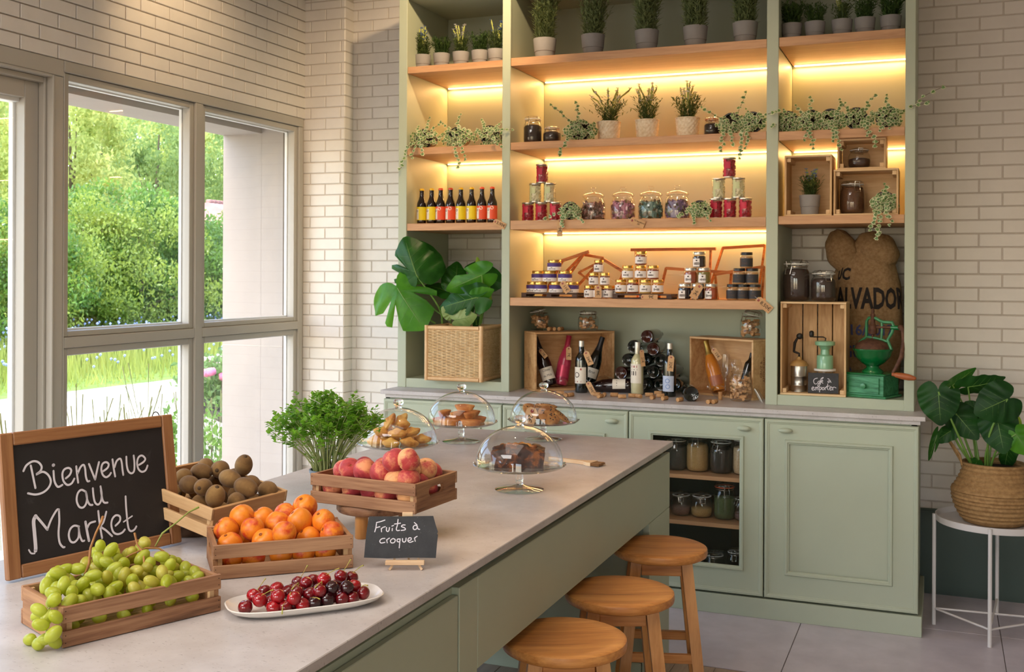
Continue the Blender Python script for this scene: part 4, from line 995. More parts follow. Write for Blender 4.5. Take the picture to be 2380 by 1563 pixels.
candy_jar('lidded glass jar of brown and pink candies, leftmost of four', 1379, ['8A6658', 'C09088', '54402E', 'D0B4A4', '6E5044'], 1)
candy_jar('lidded glass jar of pink wrapped candies, second of four', 1448, ['C07A94', '8E5870', '5E4A40', 'DDB0BC', '9A7A60'], 2)
candy_jar('lidded glass jar of teal and green candies, third of four', 1513, ['5A7A70', '3E5A50', '9AB4A0', '4C4A30', '80705A'], 3)
candy_jar('lidded glass jar of purple candies, rightmost of four', 1574, ['7A6488', '54405A', 'A890B0', '5C5A3C', '8C7060'], 4)
ivy(230, 'ivy in a lying pot in front of the left tub pyramid', P(1325, 5.895, Z3), .050, 56, ((-.02, .07, 5), (-.10, .03, 3), (.09, .05, 5)), (), .018, 1.2)
ivy(231, 'ivy in a lying pot between candy jars and right tub pyramid', P(1626, 5.895, Z3), .046, 56, ((-.02, .06, 5), (-.09, .03, 4), (.06, .05, 4)), (), .018, 1.2)
price_tag('narrow kraft tag hanging upright below the left ivy, reading 9', '9€', P(1301, 5.833, 2.035), -pi/2, .098, .032, size=.026)
price_tag('kraft tag on the third middle shelf edge under the candy jars, reading 2', '10 bonbons\n2€', P(1481, 5.834, 2.060), -.38, .088, .042, size=.0135)
# ================================================================== fourth middle shelf: preserves and old hive frames
Z4 = 1.632
def pallet(label, px0, px1, y, rz=0):
    a, b = P(px0, y, Z4), P(px1, y, Z4); w = (b-a).length; t = thing('display_pallet', label, 'pallet', ((a+b)/2), rz); d = .15
    for k in range(3): MB().box((-w/2, -d/2+k*(d-.03)/2, .020), (w/2, -d/2+k*(d-.03)/2+.03, .028), 0, .001).build('deck_slat', DKWOOD, t)
    for k in range(3): MB().box((-w/2+k*(w-.03)/2, -d/2+.002, .006), (-w/2+k*(w-.03)/2+.03, d/2-.002, .0195), 0, .001).build('block', DKWOOD, t)
    for k in (0, 1): MB().box((-w/2, -d/2+k*(d-.022), 0), (w/2, -d/2+k*(d-.022)+.022, .0055), 0, .001).build('bottom_slat', DKWOOD, t)
    return t
pallet('small dark wooden pallet under the purple labelled jars', 1222, 1350, 5.985); pallet('small dark wooden pallet under the honey jars', 1432, 1568, 5.985)
LABW = paint('cream_label', 'EDE3DC', .6, .02, 40); LABP = paint('purple_label', '4C3278', .55, .04, 40); LABK = paint('charcoal_label', '2E2C30', .55, .05, 30)
pres_m = {}
def preserve(label, loc, key, r, h, cont, lidm, bands, group, rotz=0, squat=.0, marks=True):
    t = thing('preserve_jar', label, 'jar', loc, rotz, group); hh = h-.012
    if key not in pres_m:
        d = {}
        d['body'] = MB().lathe([(0, .001), (r*.88, .001), (r*.97, .005), (r, .012), (r, hh*.76), (r*.94, hh*.90), (r*.86, hh*.96), (r*.86, hh)], 26).mesh('body', GLASS, 60)
        d['contents'] = MB().lathe([(0, .003), (r*.86, .003), (r*.955, .008), (r*.96, .014), (r*.96, hh*.74), (r*.90, hh*.86), (0, hh*.88)], 22).mesh('contents', cont, 60)
        d['lid'] = MB().lathe([(r*.88, hh-.004), (r*.93, hh-.003), (r*.93, h-.002), (r*.90, h), (r*.6, h), (r*.58, h-.0015), (0, h-.0015)], 26).mesh('lid', lidm, 40)
        for n, (z0, z1, a0, a1, mt) in enumerate(bands): d['label%d' % n] = cyl_patch(r+.0005+.0002*n, hh*z0, hh*z1, a0, a1, 16).mesh('label', mt, 60)
        if marks:
            e = MB(); rr = random.Random(len(pres_m)); n = len(bands)
            z0, z1 = bands[-1][0], bands[-1][1]
            for j in range(7):
                x = -.42+.14*j; hgt = rr.uniform(.35, .8)*(z1-z0)*hh*.45; zc = hh*(z0+(z1-z0)*.38); a = -pi/2-.10
                e.add([((r+.0013)*cos(a+u), (r+.0013)*sin(a+u), z) for u, z in ((x, zc-hgt/2), (x+.09, zc-hgt/2), (x+.09, zc+hgt/2), (x, zc+hgt/2))], [(0, 1, 2, 3)])
            e.add([((r+.0013)*cos(a+u), (r+.0013)*sin(a+u), z) for u, z in ((-.12, hh*(z0+(z1-z0)*.68)), (.12, hh*(z0+(z1-z0)*.68)), (.12, hh*(z0+(z1-z0)*.86)), (-.12, hh*(z0+(z1-z0)*.86)))], [(0, 1, 2, 3)])
            d['print'] = e.mesh('print', LINK)
        pres_m[key] = d
    for k, me in pres_m[key].items(): link(k.rstrip('0123456789'), me, t)
    return t
W0, W1 = -pi/2-1.5, -pi/2+1.5
CREAMC = paint('cream_spread', 'D8C29A', .5); JAMR = paint('red_jam', '6E0E10', .25, .2, 20, coat=.4); HON = paint('honey', 'D8861A', .25, .15, 10, coat=.4); HON2 = paint('amber_honey', '8E3410', .25, .15, 10, coat=.4); HON3 = paint('set_honey', 'E0B45C', .3, .1, 10)
JAMB = paint('blackberry_jam', '22101A', .25, .2, 20, coat=.4); JAMO = paint('orange_jam', 'A8481A', .3, .2, 20, coat=.4); JAMG = paint('green_jam', '8A7A34', .3, .2, 20, coat=.4); PATE = paint('pate', 'B88E5C', .5, .1, 30)
BLID = paint('black_lid', '1C1A1A', .35); SLID = paint('silver_jar_lid', 'C9C4BA', .3, .02, 20, metal=.85)
ROWN = ('bottom row', 'middle row', 'top')
def pyramid(rows, y, z, key, r, h, conts, lidm, bands, noun, group, marks=True, sub=None):
    for lv, row in enumerate(rows):
        for i, px in enumerate(row):
            c = conts[(lv*2+i) % len(conts)] if isinstance(conts, list) else conts
            nm = c.name
            yy = y+(.05 if (sub and (lv, i) in sub) else 0)
            if len(row) == 1: w = 'top'
            else: w = ROWN[lv]+' '+nth(i, len(row))
            preserve('%s, %s of its pyramid' % (noun if not isinstance(noun, dict) else noun[nm], w), P(px, yy, z+lv*(h+.0005)), key+nm, r, h, c, lidm, bands, group, RND.uniform(-.15, .15), marks=marks)
pyramid([(1256, 1293, 1329, 1240), (1278, 1314, 1252), (1289,)], 5.955, Z4+.0285, 'pu', .0425, .0640, CREAMC, GOLDLID, [(.05, .55, W0, W1, LABW), (.45, .86, W0, W1, LABP), (.06, .44, W0, W1, LABW)], 'squat gold-lidded jar with purple label', 'purple labelled jars', sub={(0, 3), (1, 2)})
pyramid([(1369, 1391, 1413, 1433), (1380, 1406), (1392,)], 5.955, Z4, 'ja', .0290, .0730, JAMR, GOLDLID, [(.10, .76, W0, W1, LABW)], 'small red jam jar with cream label', 'red jam jars', sub={(0, 3)})
pyramid([(1443, 1471, 1500, 1529), (1459, 1489, 1518), (1490,)], 5.955, Z4+.0285, 'ho', .0335, .0800, [HON, HON2, HON3], GOLDLID, [(.16, .72, W0, W1, LABW)], {'honey': 'clear gold honey jar', 'amber_honey': 'dark amber honey jar', 'set_honey': 'pale set honey jar'}, 'honey jars')
pyramid([(1591, 1622, 1653), (1605, 1636), (1625,)], 5.955, Z4, 'si', .0370, .0880, [JAMB, JAMB, JAMO, JAMG, JAMB], SLID, [(.08, .66, -pi/2-.85, -pi/2+.35, LABW)], {'blackberry_jam': 'silver-lidded dark jam jar', 'orange_jam': 'silver-lidded orange jam jar', 'green_jam': 'silver-lidded green jam jar'}, 'silver lidded jams')
pyramid([(1703, 1727, 1754), (1718, 1748), (1735,)], 5.955, Z4, 'bl', .0350, .0870, PATE, BLID, [(.12, .72, W0, W1, LABK)], 'black-lidded jar with charcoal label', 'black lidded jars')
price_tag('kraft tag leaning on the purple labelled jars', '11€', P(1313, 5.895, Z4+.064), -.95, .074, .040, size=.024)
price_tag('upright kraft tag before the red jam jars', '8€', P(1390, 5.905, Z4+.038), -pi/2, .072, .040, size=.026)
price_tag('flat kraft tag reading 9 below the honey jars', '9€', P(1509, 5.86, Z4+.012), 0, .095, .028, size=.026, lean=-.1)
price_tag('slanted kraft tag reading 9 before the silver-lidded jams', '9€', P(1619, 5.90, Z4+.047), -2.1, .088, .044, size=.028)
price_tag('kraft tag reading 8,50 hung on the hutch stile', '8,50€', P(1775, 5.833, Z4-.02), -.70, .098, .044, size=.028)
def bar(m, a, b, w, d):
    a, b = Vector(a), Vector(b); t = (b-a).normalized(); n = Vector((0, 1, 0)); n = (n-t*n.dot(t)).normalized(); s = t.cross(n)
    vs = [p+s*(w*i)+n*(d*j) for p in (a, b) for i, j in ((-.5, -.5), (.5, -.5), (.5, .5), (-.5, .5))]
    m.add(vs, [(3, 2, 1, 0), (4, 5, 6, 7)]+[(i, (i+1) % 4, 4+(i+1) % 4, 4+i) for i in range(4)])
def hive(label, c, y4, ear=True):
    """c: four corners in photo pixels TL, TR, BR, BL with depth y4"""
    q = [at(px, py, 1, y) for (px, py), y in zip(c, y4)]; o = (q[2]+q[3])/2; t = thing('hive_frame', label, 'frame', o, 0, 'old beehive frames')
    q = [p-o for p in q]; e = (q[1]-q[0]).normalized()*.03
    for nm, a, b, w, d in (('top_bar', q[0]-e*ear, q[1]+e*ear, .017, .024), ('side_bar', q[0], q[3], .011, .022), ('side_bar', q[1], q[2], .011, .022), ('bottom_bar', q[3], q[2], .011, .018)):
        m = MB(); bar(m, a, b, w, d); m.build(nm, HIVE, t)
    m = MB()
    for k in (.3, .6): m.tube([q[0].lerp(q[1], k), q[3].lerp(q[2], k)], .0006, 4)
    m2 = MB(); m2.tube([q[0].lerp(q[3], .5), q[1].lerp(q[2], .5)], .0006, 4); m2.build('wire', WIRE, t)
    return t
hive('hive frame sloping down left behind the purple labelled jars', ((1308, 606), (1358, 589), (1300, 672), (1262, 690)), (6.12, 6.14, 6.05, 6.05))
hive('hive frame forming the low ridge behind the red jam jars', ((1355, 592), (1402, 600), (1340, 668), (1300, 648)), (6.20, 6.20, 6.08, 6.1), False)
hive('hive frame sloping down right behind the red jam jars', ((1404, 604), (1450, 632), (1425, 690), (1345, 634)), (6.19, 6.2, 6.1, 6.12), False)
hive('upright hive frame standing behind the honey jars', ((1478, 581), (1652, 579), (1648, 699), (1483, 699)), (6.30, 6.30, 6.25, 6.25))
hive('low hive frame leaning behind the silver-lidded jams', ((1548, 624), (1700, 634), (1694, 699), (1530, 699)), (6.22, 6.22, 6.14, 6.14), False)
hive('hive frame leaning behind the black-lidded jars', ((1680, 577), (1778, 571), (1760, 699), (1640, 699)), (6.38, 6.38, 6.20, 6.20), False)
hive('hive frame lying low behind the black-lidded jars', ((1662, 638), (1776, 620), (1770, 700), (1668, 700)), (6.15, 6.15, 6.09, 6.09), False)
# ================================================================== right bay, third shelf: three pine boxes
Z3R = 2.084
def boxat(label, x0, x1, ytop, ybot, y, z, d, **k):
    a, b = P(x0, y, z), P(x1, y, z); c = (a+b)/2; s = mpp(c); return open_box(label, (c.x, y, z), (b-a).length, (ybot-ytop)*s, d, **k), c, (ybot-ytop)*s
b1, c1, h1 = boxat('upright pine box holding the grey potted lavender', 1823, 1933, 353, 495, 5.875, Z3R, .22)
b2, c2, h2 = boxat('wide pine box with a brown filled jar and an ivy', 1937, 2088, 384, 492, 5.875, Z3R, .22)
b3, c3, h3 = boxat('small pine box on top with a half full jar', 1946, 2059, 310, 382, 5.90, Z3R+h2+.001, .19)
KIND['lav'] = (lambda: herb(131, .032, .115, 56, .045, .036, .007, .011, HERB, spikes=9, flower=1), (HERB, YSPIKE, BLUEF))
potted('potted_lavender', 'grey pot of blue flowering lavender in the upright pine box', 1882, 5.975, Z3R+.0105, .056, .106, 'lav', None)
BRN = fillmat('6A4526', '4A2C16', 240); BRN2 = fillmat('4A2E1C', '2E1A10', 200)
J('flip-top jar full of brown grounds in the wide pine box', 1981, 5.99, Z3R+.0105, 56, 80, fill=BRN, level=1.0, rotz=.5)
J('round flip-top jar half full in the small top pine box', 1997, 5.99, Z3R+h2+.0115, 47, 49, fill=BRN2, level=.6, belly=.08, rotz=.2)
ivy(240, 'ivy tumbling from the wide pine box over the right shelf', P(2056, 5.90, Z3R+.012), .052, 70, ((-.05, .12, 7), (-.02, .16, 8), (.03, .10, 5)), ((.0, .07, 4),), .019, 1.15)
# ---- crate with grinders below
cb, cc, ch = boxat('tall pine crate with slatted back holding coffee grinders', 1813, 1966, 707, 925, 5.868, HB, .24, back_slats=4, gap=.006)
J('large flip-top jar of coffee beans on the tall crate, left one', 1850, 5.99, HB+ch, 62, 100, fill=TEA, level=.95, rotz=-.5)
J('smaller flip-top jar of coffee beans on the tall crate, right one', 1914, 5.99, HB+ch, 57, 75, fill=TEA, level=.9, rotz=.5)
MINT = paint('mint_enamel', '86B894', .3, .03, 20, coat=.4); IRON = paint('dark_iron', '241E1A', .5, .15, 40, metal=.5); RUST = paint('rusty_iron', '6B4632', .7, .3, 40, metal=.3, col2='46281C')
cf = P(1857, 5.97, HB+.0105); s = mpp(cf)
t = thing('can_grinder', 'small steel can grinder with a folded dark crank in the crate', 'grinder', cf, .0)
MB().lathe([(0, 0), (.048, 0), (.048, .004), (.043, .006), (.043, .03), (.0445, .032), (.0445, .036), (.043, .038), (.043, .078), (.0445, .08), (.0445, .084), (.043, .086), (.043, .138)], 30).build('can', METAL, t, 40)
MB().lathe([(.043, .136), (.050, .137), (.050, .143), (.038, .160), (.016, .170), (.010, .185), (0, .186)], 30).build('can_top', wood('grinder_wood', '8A6234', 'B08A50', 0, 20), t, 40)
k = MB(); k.tube([(0, 0, .184), (0, 0, .202), (-.028, 0, .212)], .006, 8); k.tube([(-.028, 0, .210), (-.022, -.004, .26), (-.006, -.004, .292)], [.006, .008, .005], 8); k.build('crank', IRON, t, 50)
MB().ball((.004, -.012, .296), (.018, .016, .017)).build('crank_knob', BLACKP, t, 60)
cg = P(1917, 6.0, HB+.0105)
t = thing('jar_grinder', 'mint green hand grinder screwed on a glass jar in the crate', 'grinder', cg, .2)
gj = MB().lathe([(0, .002), (.056, .002), (.062, .01), (.063, .05), (.060, .085), (.050, .110), (.048, .118)], 28).build('jar', GLASS, t, 60)
MB().lathe([(0, .004), (.055, .004), (.058, .012), (.058, .040), (0, .044)], 22).build('ground_coffee', TEA, t, 60)
MB().lathe([(.047, .112), (.057, .113), (.057, .122), (.047, .124)], 26).build('seal', RUBBER, t, 40)
MB().lathe([(0, .124), (.043, .124), (.043, .188), (.040, .194), (.024, .200), (.022, .226), (.036, .244), (.052, .250), (.053, .268), (.046, .272), (0, .273)], 30).build('grinder_body', MINT, t, 40)
k = MB(); k.tube([(0, 0, .272), (.004, 0, .286), (-.01, 0, .293), (-.066, 0, .293)], .0035, 8); k.build('crank', IRON, t, 50)
MB().lathe([(0, 0), (.009, .001), (.013, .012), (.012, .030), (.006, .036), (0, .037)], 16, 0, (-.070, 0, .290)).build('crank_knob', BLACKP, t, 60)
# small slate with handwriting leaning in the crate
sl = [at(1879, 912, 1, 5.878), at(1946, 921, 1, 5.878), at(1953, 871, 1, 5.91), at(1888, 871, 1, 5.91)]
sl = [at(1879, 913, 1, 5.885), at(1948, 921, 1, 5.885)]; 
p = P(1913, 5.895, HB+.0115)
t = thing('slate_sign', 'small slate in the crate with white writing about takeaway coffee', 'sign', p, 0, None, (-.22, 0, .06))
MB().box((-.078, 0, 0), (.078, .006, .108), 0, .001).build('slate_plate', SLATE, t)
small_slate = t
# ---- burlap sack
BURLAP = paint('burlap', '9C7C56', .95, .12, 60, bump=.9, bscale=260, col2='80613F')
SINK = paint('black_stencil', '221A16', .9); SBLUE = paint('blue_stencil', '4A4E78', .9)
sk = thing('coffee_sack', 'tied burlap coffee sack with large black stencil letters', 'sack', P(2012, 6.28, HB), 0)
SA, SB_, SHT = .185, .115, .80
def sack_r(a, z):
    u = z/SHT
    k = (.90+.14*sin(min(u*1.25, 1)*pi*.8)) if u < .75 else (.985-.0*(u-.75))
    if u > .68: k *= sqrt(max(0.02, 1-((u-.68)/.34)**2))*.98+.02
    k *= 1+.03*sin(a*5+z*9)+.02*sin(a*9-z*14)
    return k
def sack_p(a, z, off=0): k = sack_r(a, z); n = Vector((SB_*cos(a), SA*sin(a), 0)).normalized(); return Vector((SA*k*cos(a), SB_*k*sin(a), z))+n*off
m = MB(); NA, NZ = 48, 40
vs = [sack_p(2*pi*i/NA, SHT*j/NZ) for j in range(NZ+1) for i in range(NA)]
m.add(vs, [(j*NA+i, j*NA+(i+1) % NA, (j+1)*NA+(i+1) % NA, (j+1)*NA+i) for j in range(NZ) for i in range(NA)]+[tuple(range(NA))[::-1], tuple(range(NZ*NA, NZ*NA+NA))])
m.build('sack_body', BURLAP, sk, 179)
def lump(c, r, seed, rot): 
    q = MB(); q.X = Matrix.Translation(c) @ Euler(rot).to_matrix().to_4x4()
    q.ball((0, 0, 0), r, 26, 18, 0, lambda v: v*(1+.09*noise.noise(v*2.2+Vector((seed, 0, 0)))+.035*sin(6*atan2(v.y, v.x)))); return q
lump((-.125, -.03, .765), (.088, .07, .125), 3, (0, -.35, .2)).build('tied_ear', BURLAP, sk, 179); lump((.055, -.02, .775), (.125, .075, .095), 8, (0, .45, 0)).build('tied_ear', BURLAP, sk, 179)
lump((-.030, -.03, .775), (.030, .035, .06), 9, (0, .3, 0)).build('knot', BURLAP, sk, 179)
def wrap_text(txt, size, zc, ac, mat, stretch=1.0, bold=.0015, tilt=0):
    me = text_mesh(txt, size, mat, 0, bold=bold); 
    import bmesh as _b
    b = _b.new(); b.from_mesh(me)
    for _ in range(2):
        ed = [e for e in b.edges if e.calc_length() > .014]
        if ed: _b.ops.subdivide_edges(b, edges=ed, cuts=1)
    for v in b.verts:
        x, y = v.co.x, v.co.y*stretch; a = ac+x/((SA+SB_)/2+.03); v.co = sack_p(a, zc+y+tilt*x, .0035)
    b.to_mesh(me); b.free(); me.update(); return me
link('lettering', wrap_text('SALVADOR', .084, .505, -pi/2+.06, SINK, 1.85, .0030), sk)
link('lettering', wrap_text('UC', .075, .640, -pi/2-.75, SINK, 1.2, .0025), sk)
link('lettering', wrap_text('016/2017', .072, .335, -pi/2+.10, SBLUE, 1.1, .0018), sk)
link('lettering', wrap_text('GUA', .080, .215, -pi/2-.22, SBLUE, 1.2, .0014), sk)
link('lettering', wrap_text('A', .070, .12, -pi/2-.50, SBLUE, 1.1, .0014), sk); link('lettering', wrap_text('LE', .070, .035, -pi/2-.42, SBLUE, 1.1, .0014), sk)
# ---- green cast iron coffee mill
MILLG = paint('green_mill_enamel', '0C6B34', .25, .1, 10, coat=.5); MILLL = paint('light_green_iron', '3C8A58', .35, .15, 30, coat=.2, col2='2C6B42'); MILLW = wood('green_painted_wood', '1E6A3E', '4A9468', 0, 30, .45, .08, .4, c3='0E4426')
mp_ = P(2028, 5.965, HB); s = mpp(mp_)
t = thing('coffee_mill', 'old green cast iron coffee mill with a curved crank and drawer', 'mill', mp_, -.36)
MB().box((-.115, -.105, 0), (.115, .105, .012), 0, .004).build('foot_plate', MILLL, t)
MB().box((-.100, -.095, .012), (.100, .095, .118), 0, .002).build('drawer_box', MILLW, t)
dw = MB().box((-.086, -.103, .022), (.078, -.0955, .106), 0, .002).build('drawer', MILLW, t)
MB().lathe([(0, 0), (.006, 0), (.006, .006), (.014, .010), (.014, .017), (0, .020)], 14).build('drawer_knob', MILLL, dw, 50, (0, -.103, .062), (pi/2, 0, 0))
MB().box((-.112, -.107, .118), (.112, .107, .128), 0, .004).build('top_plate', MILLG, t)
MB().lathe([(0, .128), (.056, .128), (.052, .138), (.034, .150), (.032, .160), (.060, .178), (.088, .210), (.097, .238), (.102, .244), (.102, .250), (.096, .252)], 40).build('hopper_bowl', MILLG, t, 45)
MB().lathe([(.094, .250), (.084, .274), (.058, .292), (.028, .300), (0, .302)], 36).build('bean_dome', RUST, t, 60)
fr = MB(); fr.tube([(-.098, 0, .25), (-.060, 0, .292), (-.034, 0, .312), (-.034, 0, .395), (-.022, 0, .412), (.012, 0, .412), (.040, 0, .398), (.060, 0, .392), (.104, 0, .392), (.112, 0, .372)], .0085, 8); fr.tube([(.112, 0, .372), (.104, 0, .34), (.080, 0, .300), (.100, 0, .25)], .0085, 8); fr.tube([(-.036, 0, .312), (.010, 0, .308), (.050, 0, .30), (.082, 0, .29)], .007, 8); fr.tube([(.046, 0, .30), (.050, 0, .36), (.048, 0, .39)], .007, 8)
fr.build('bracket', MILLL, t, 60)
ax = MB(); ax.lathe([(0, .30), (.007, .30), (.007, .325), (.020, .328), (.022, .372), (.014, .378), (.012, .395), (.013, .43), (.007, .436), (.009, .45), (.004, .462), (0, .464)], 16); ax.build('spindle', RUST, t, 50)
sh = MB(); sh.tube([(.02, 0, .365), (.150, 0, .365)], .008, 10); sh.build('shaft', RUST, t, 50); MB().tube([(.100, 0, .365), (.142, 0, .365)], .012, 12).build('shaft_sleeve', MILLG, t, 50)
ck = MB(); ck.tube([(.150, -.006, .368), (.160, -.02, .368), (.172, -.03, .355)], [.014, .014, .012], 10); ck.tube([(.172, -.03, .360), (.186, -.05, .30), (.182, -.07, .22), (.160, -.085, .165), (.145, -.090, .135)], [.010, .011, .012, .009, .008], 8); ck.build('crank', RUST, t, 60)
hd = MB(); hd.X = Matrix.Translation((.143, -.092, .132)) @ Euler((0, radians(97), .0)).to_matrix().to_4x4(); hd.lathe([(0, 0), (.010, .002), (.009, .014), (.013, .02), (.017, .06), (.016, .09), (.010, .118), (.006, .124), (0, .126)], 16); hd.build('crank_handle', wood('mill_handle_wood', '7E3A18', 'A85A2A', 0, 20), t, 60)
# ================================================================== counter of the middle bay: wine
WINEBOX = wood('wine_box_pine', 'BE8F5E', 'D8AE7C', 0, 7, .55, .14, .12, c3='A87848')
def box_by_corners(label, fl, fr, top, d, name):
    a, b = at(fl[0], fl[1], 2, CT), at(fr[0], fr[1], 2, CT); c = (a+b)/2; e = b-a; s = mpp(a)
    return open_box(label, (c.x, c.y, CT), e.length, (fl[1]-top)*s, d, .012, atan2(e.y, e.x), blocks=False, mat=WINEBOX, backmat=WINEBOX, name=name), c, e, (fl[1]-top)*s
wbl, wcl, wel, whl = box_by_corners('open pine wine box at the left of the counter with leaning bottles', (1243, 911), (1428, 904), 773, .17, 'wine_box')
wbr, wcr, wer, whr = box_by_corners('open pine wine box at the right of the counter with printed side', (1602, 915), (1750, 932), 782, .17, 'wine_box')
o = link('lettering', text_mesh('GRANDS\nVINS', .022, INKB if 0 else paint('faded_print', '8A6848', .8), .0002), wbl); w_ = wel.length/2
o.matrix_local = Matrix.Translation((-w_-.0006, .085, whl*.5)) @ Matrix.Rotation(-pi/2, 4, 'Z') @ Matrix.Rotation(pi/2, 4, 'X') @ Matrix.Rotation(pi/2, 4, 'Z')
o = link('lettering', text_mesh('CRUZ &\nAMOUREUX', .026, paint('dark_box_print', '7A4E34', .8), .0002), wbr); w_ = wer.length/2
o.matrix_local = Matrix.Translation((w_+.0006, .085, whr*.5)) @ Matrix.Rotation(pi/2, 4, 'Z') @ Matrix.Rotation(pi/2, 4, 'X') @ Matrix.Rotation(pi/2, 4, 'Z')
DKG = paint('dark_wine_glass', '0E1410', .06, .05, 10, spec=.6, coat=.6); DKR = paint('dark_red_wine_glass', '1A0A0C', .06, .05, 10, spec=.6, coat=.6); BRG = paint('brown_wine_glass', '3A1810', .08, .05, 10, spec=.6, coat=.6)
PKG = paint('pink_wine_bottle', 'C03A58', .1, .08, 10, coat=.6); ORG = paint('amber_sparkling_bottle', 'C8782A', .12, .08, 10, coat=.6); WHG = pane('pale_wine_glass', (.95, .94, .86), 1.5, 0, 1.6)
CAPS = paint('pale_capsule', 'D8D0C4', .35, .03, 20, metal=.5); GOLDF = paint('gold_foil', 'B8964A', .35, .1, 60, metal=.8, bump=.4); PKF = paint('pink_foil', 'C83A56', .35, .05, 40, metal=.3); BLF = paint('black_foil', '1C1A1C', .35)
LCR = paint('ivory_label', 'E4D9C8', .6, .02, 40); LBL = paint('pale_blue_label', 'B9C0D4', .6, .02, 40); LRD = paint('red_print', 'A83A34', .6); LBP = paint('blue_print', '6C86B8', .6)
BORD = [(0, .022), (.016, .012), (.030, .001), (.0345, 0), (.0372, .006), (.0375, .03), (.0375, .188), (.0350, .205), (.024, .222), (.0162, .235), (.0148, .285), (.0148, .298), (0, .300)]
BURG = [(0, .022), (.018, .012), (.034, .001), (.0385, 0), (.0415, .006), (.042, .03), (.042, .130), (.038, .165), (.028, .200), (.018, .232), (.0150, .262), (.0148, .298), (0, .300)]
_bt = {}
def bottle(label, M, glass, caps, prof=BORD, lab=None, sticker=None, group=None, contents=None):
    t = thing('wine_bottle', label, 'bottle', (0, 0, 0), 0, group); t.matrix_world = M; t.location = M.to_translation(); t.rotation_euler = M.to_euler()
    k = (id(prof), glass.name)
    if k not in _bt: _bt[k] = MB().lathe(prof, 32).mesh('glass', glass, 60)
    link('glass', _bt[k], t)
    if contents: MB().lathe([(0, .025), (.033, .006), (.0355, .012), (.0355, .186), (.0335, .203), (.022, .221), (.012, .236), (0, .24)], 24).build('wine', contents, t, 60)
    if caps: MB().lathe([(.0153, .236), (.0153, .298), (.0148, .3012), (0, .3015)] if prof is BORD else [(.0235, .215), (.0185, .235), (.0158, .262), (.0158, .298), (.015, .3015), (0, .302)], 24).build('capsule', caps, t, 50)
    if lab:
        z0, z1, half, mat, a0 = lab; R = prof[5][0]+.0005
        lb = cyl_patch(R, z0, z1, -pi/2+a0-half, -pi/2+a0+half, 18).build('label', mat, t, 60)
        for (kind, u, z, w, h, mt) in (sticker or ()):
            m = MB(); a = -pi/2+a0
            if kind == 'bar': m.add([((R+.0006)*cos(a+x), (R+.0006)*sin(a+x), zz) for x, zz in ((u-w, z-h), (u, z-h), (u+w, z-h), (u+w, z+h), (u, z+h), (u-w, z+h))], [(0, 1, 4, 5), (1, 2, 3, 4)])
            elif kind == 'ring':
                for j in range(20):
                    b0, b1 = j*pi/10, (j+1)*pi/10
                    m.add([((R+.0006)*cos(a+u+w*q*cos(b)), (R+.0006)*sin(a+u+w*q*cos(b)), z+h*q*sin(b)) for q, b in ((1, b0), (1, b1), (.72, b1), (.72, b0))], [(0, 1, 2, 3)])
            else:
                me = text_mesh(kind, h, mt, 0)
                for v in me.vertices: x, y = v.co.x, v.co.y; v.co = ((R+.0007)*cos(a+u+x/R), (R+.0007)*sin(a+u+x/R), z+y)
                me.update(); link('lettering', me, lb); continue
            m.build('print', mt, lb)
    return t
def stand(px, py, rz=0): p = at(px, py, 2, CT)+Vector((0, 0, .0006)); return Matrix.Translation(p) @ Matrix.Rotation(rz, 4, 'Z')
def lean(b, t):
    # set a leaning bottle down on the floor of its box
    z = (t-b).normalized(); dz = CT+.0137-(b.z-.042*sqrt(max(0, 1-z.z*z.z))); d = Vector((0, 0, dz)); return axis(b+d, t+d)
def axis(base, tip, roll=0):
    b, t = Vector(base), Vector(tip); z = (t-b).normalized(); y = -(EYEP-b); y = (y-z*y.dot(z)).normalized(); x = y.cross(z)
    return Matrix(((x.x, y.x, z.x, b.x), (x.y, y.y, z.y, b.y), (x.z, y.z, z.z, b.z), (0, 0, 0, 1))) @ Matrix.Rotation(roll, 4, 'Z')
bottle('dark green standing bottle with ivory label before the left wine box', stand(1351, 913, -.32), DKG, CAPS, lab=(.055, .150, 1.45, LCR, 0), sticker=(('ring', -.1, .105, .42, .016, LINK), ('bar', 0, .066, .6, .004, LRD), ('bar', .55, .138, .12, .005, LRD)))
bottle('pale white wine bottle standing before the stacked bottles', stand(1481, 918, -.25), WHG, CAPS, lab=(.068, .178, 1.15, LCR, 0), sticker=(('bar', 0, .163, .45, .006, LRD), ('bar', -.1, .125, .42, .012, LINK), ('bar', 0, .146, .5, .002, LINK)), contents=paint('pale_wine', 'D8D0AE', .3, .05, 10, coat=.3))
bottle('dark standing bottle with pale blue label at the right of the stack', stand(1556, 922, -.2), DKG, CAPS, lab=(.030, .118, 1.1, LBL, 0), sticker=(('ring', .1, .09, .36, .013, LBP), ('ring', .15, .058, .36, .013, LBP)))
z0 = CT+.014
bottle('dark bottle with handwritten white label leaning at the left box corner', lean(at(1280, 897, 1, wcl.y-.035), at(1249, 800, 1, wcl.y-.015)), DKR, BLF, BURG, lab=(.030, .105, 1.2, LCR, 0), sticker=(('Côtes', 0, .088, 0, .020, INK), ('du Midi', 0, .055, 0, .018, INK)))
bottle('pink sparkling bottle leaning in the left wine box', lean(at(1303, 896, 1, wcl.y+.04), at(1323, 781, 1, wcl.y+.11)), PKG, PKF, BURG, lab=(.045, .115, 1.0, paint('pink_foil_label', 'D0405E', .3, .1, 40, metal=.3), 0))
bottle('black sparkling bottle leaning at the right of the left box', lean(at(1366, 890, 1, wcl.y+.06), at(1398, 787, 1, wcl.y+.12)), DKG, BLF, BURG, lab=(.045, .105, 1.0, LCR, 0), sticker=(('Brut', 0, .08, 0, .022, INK),))
zl = CT+.043
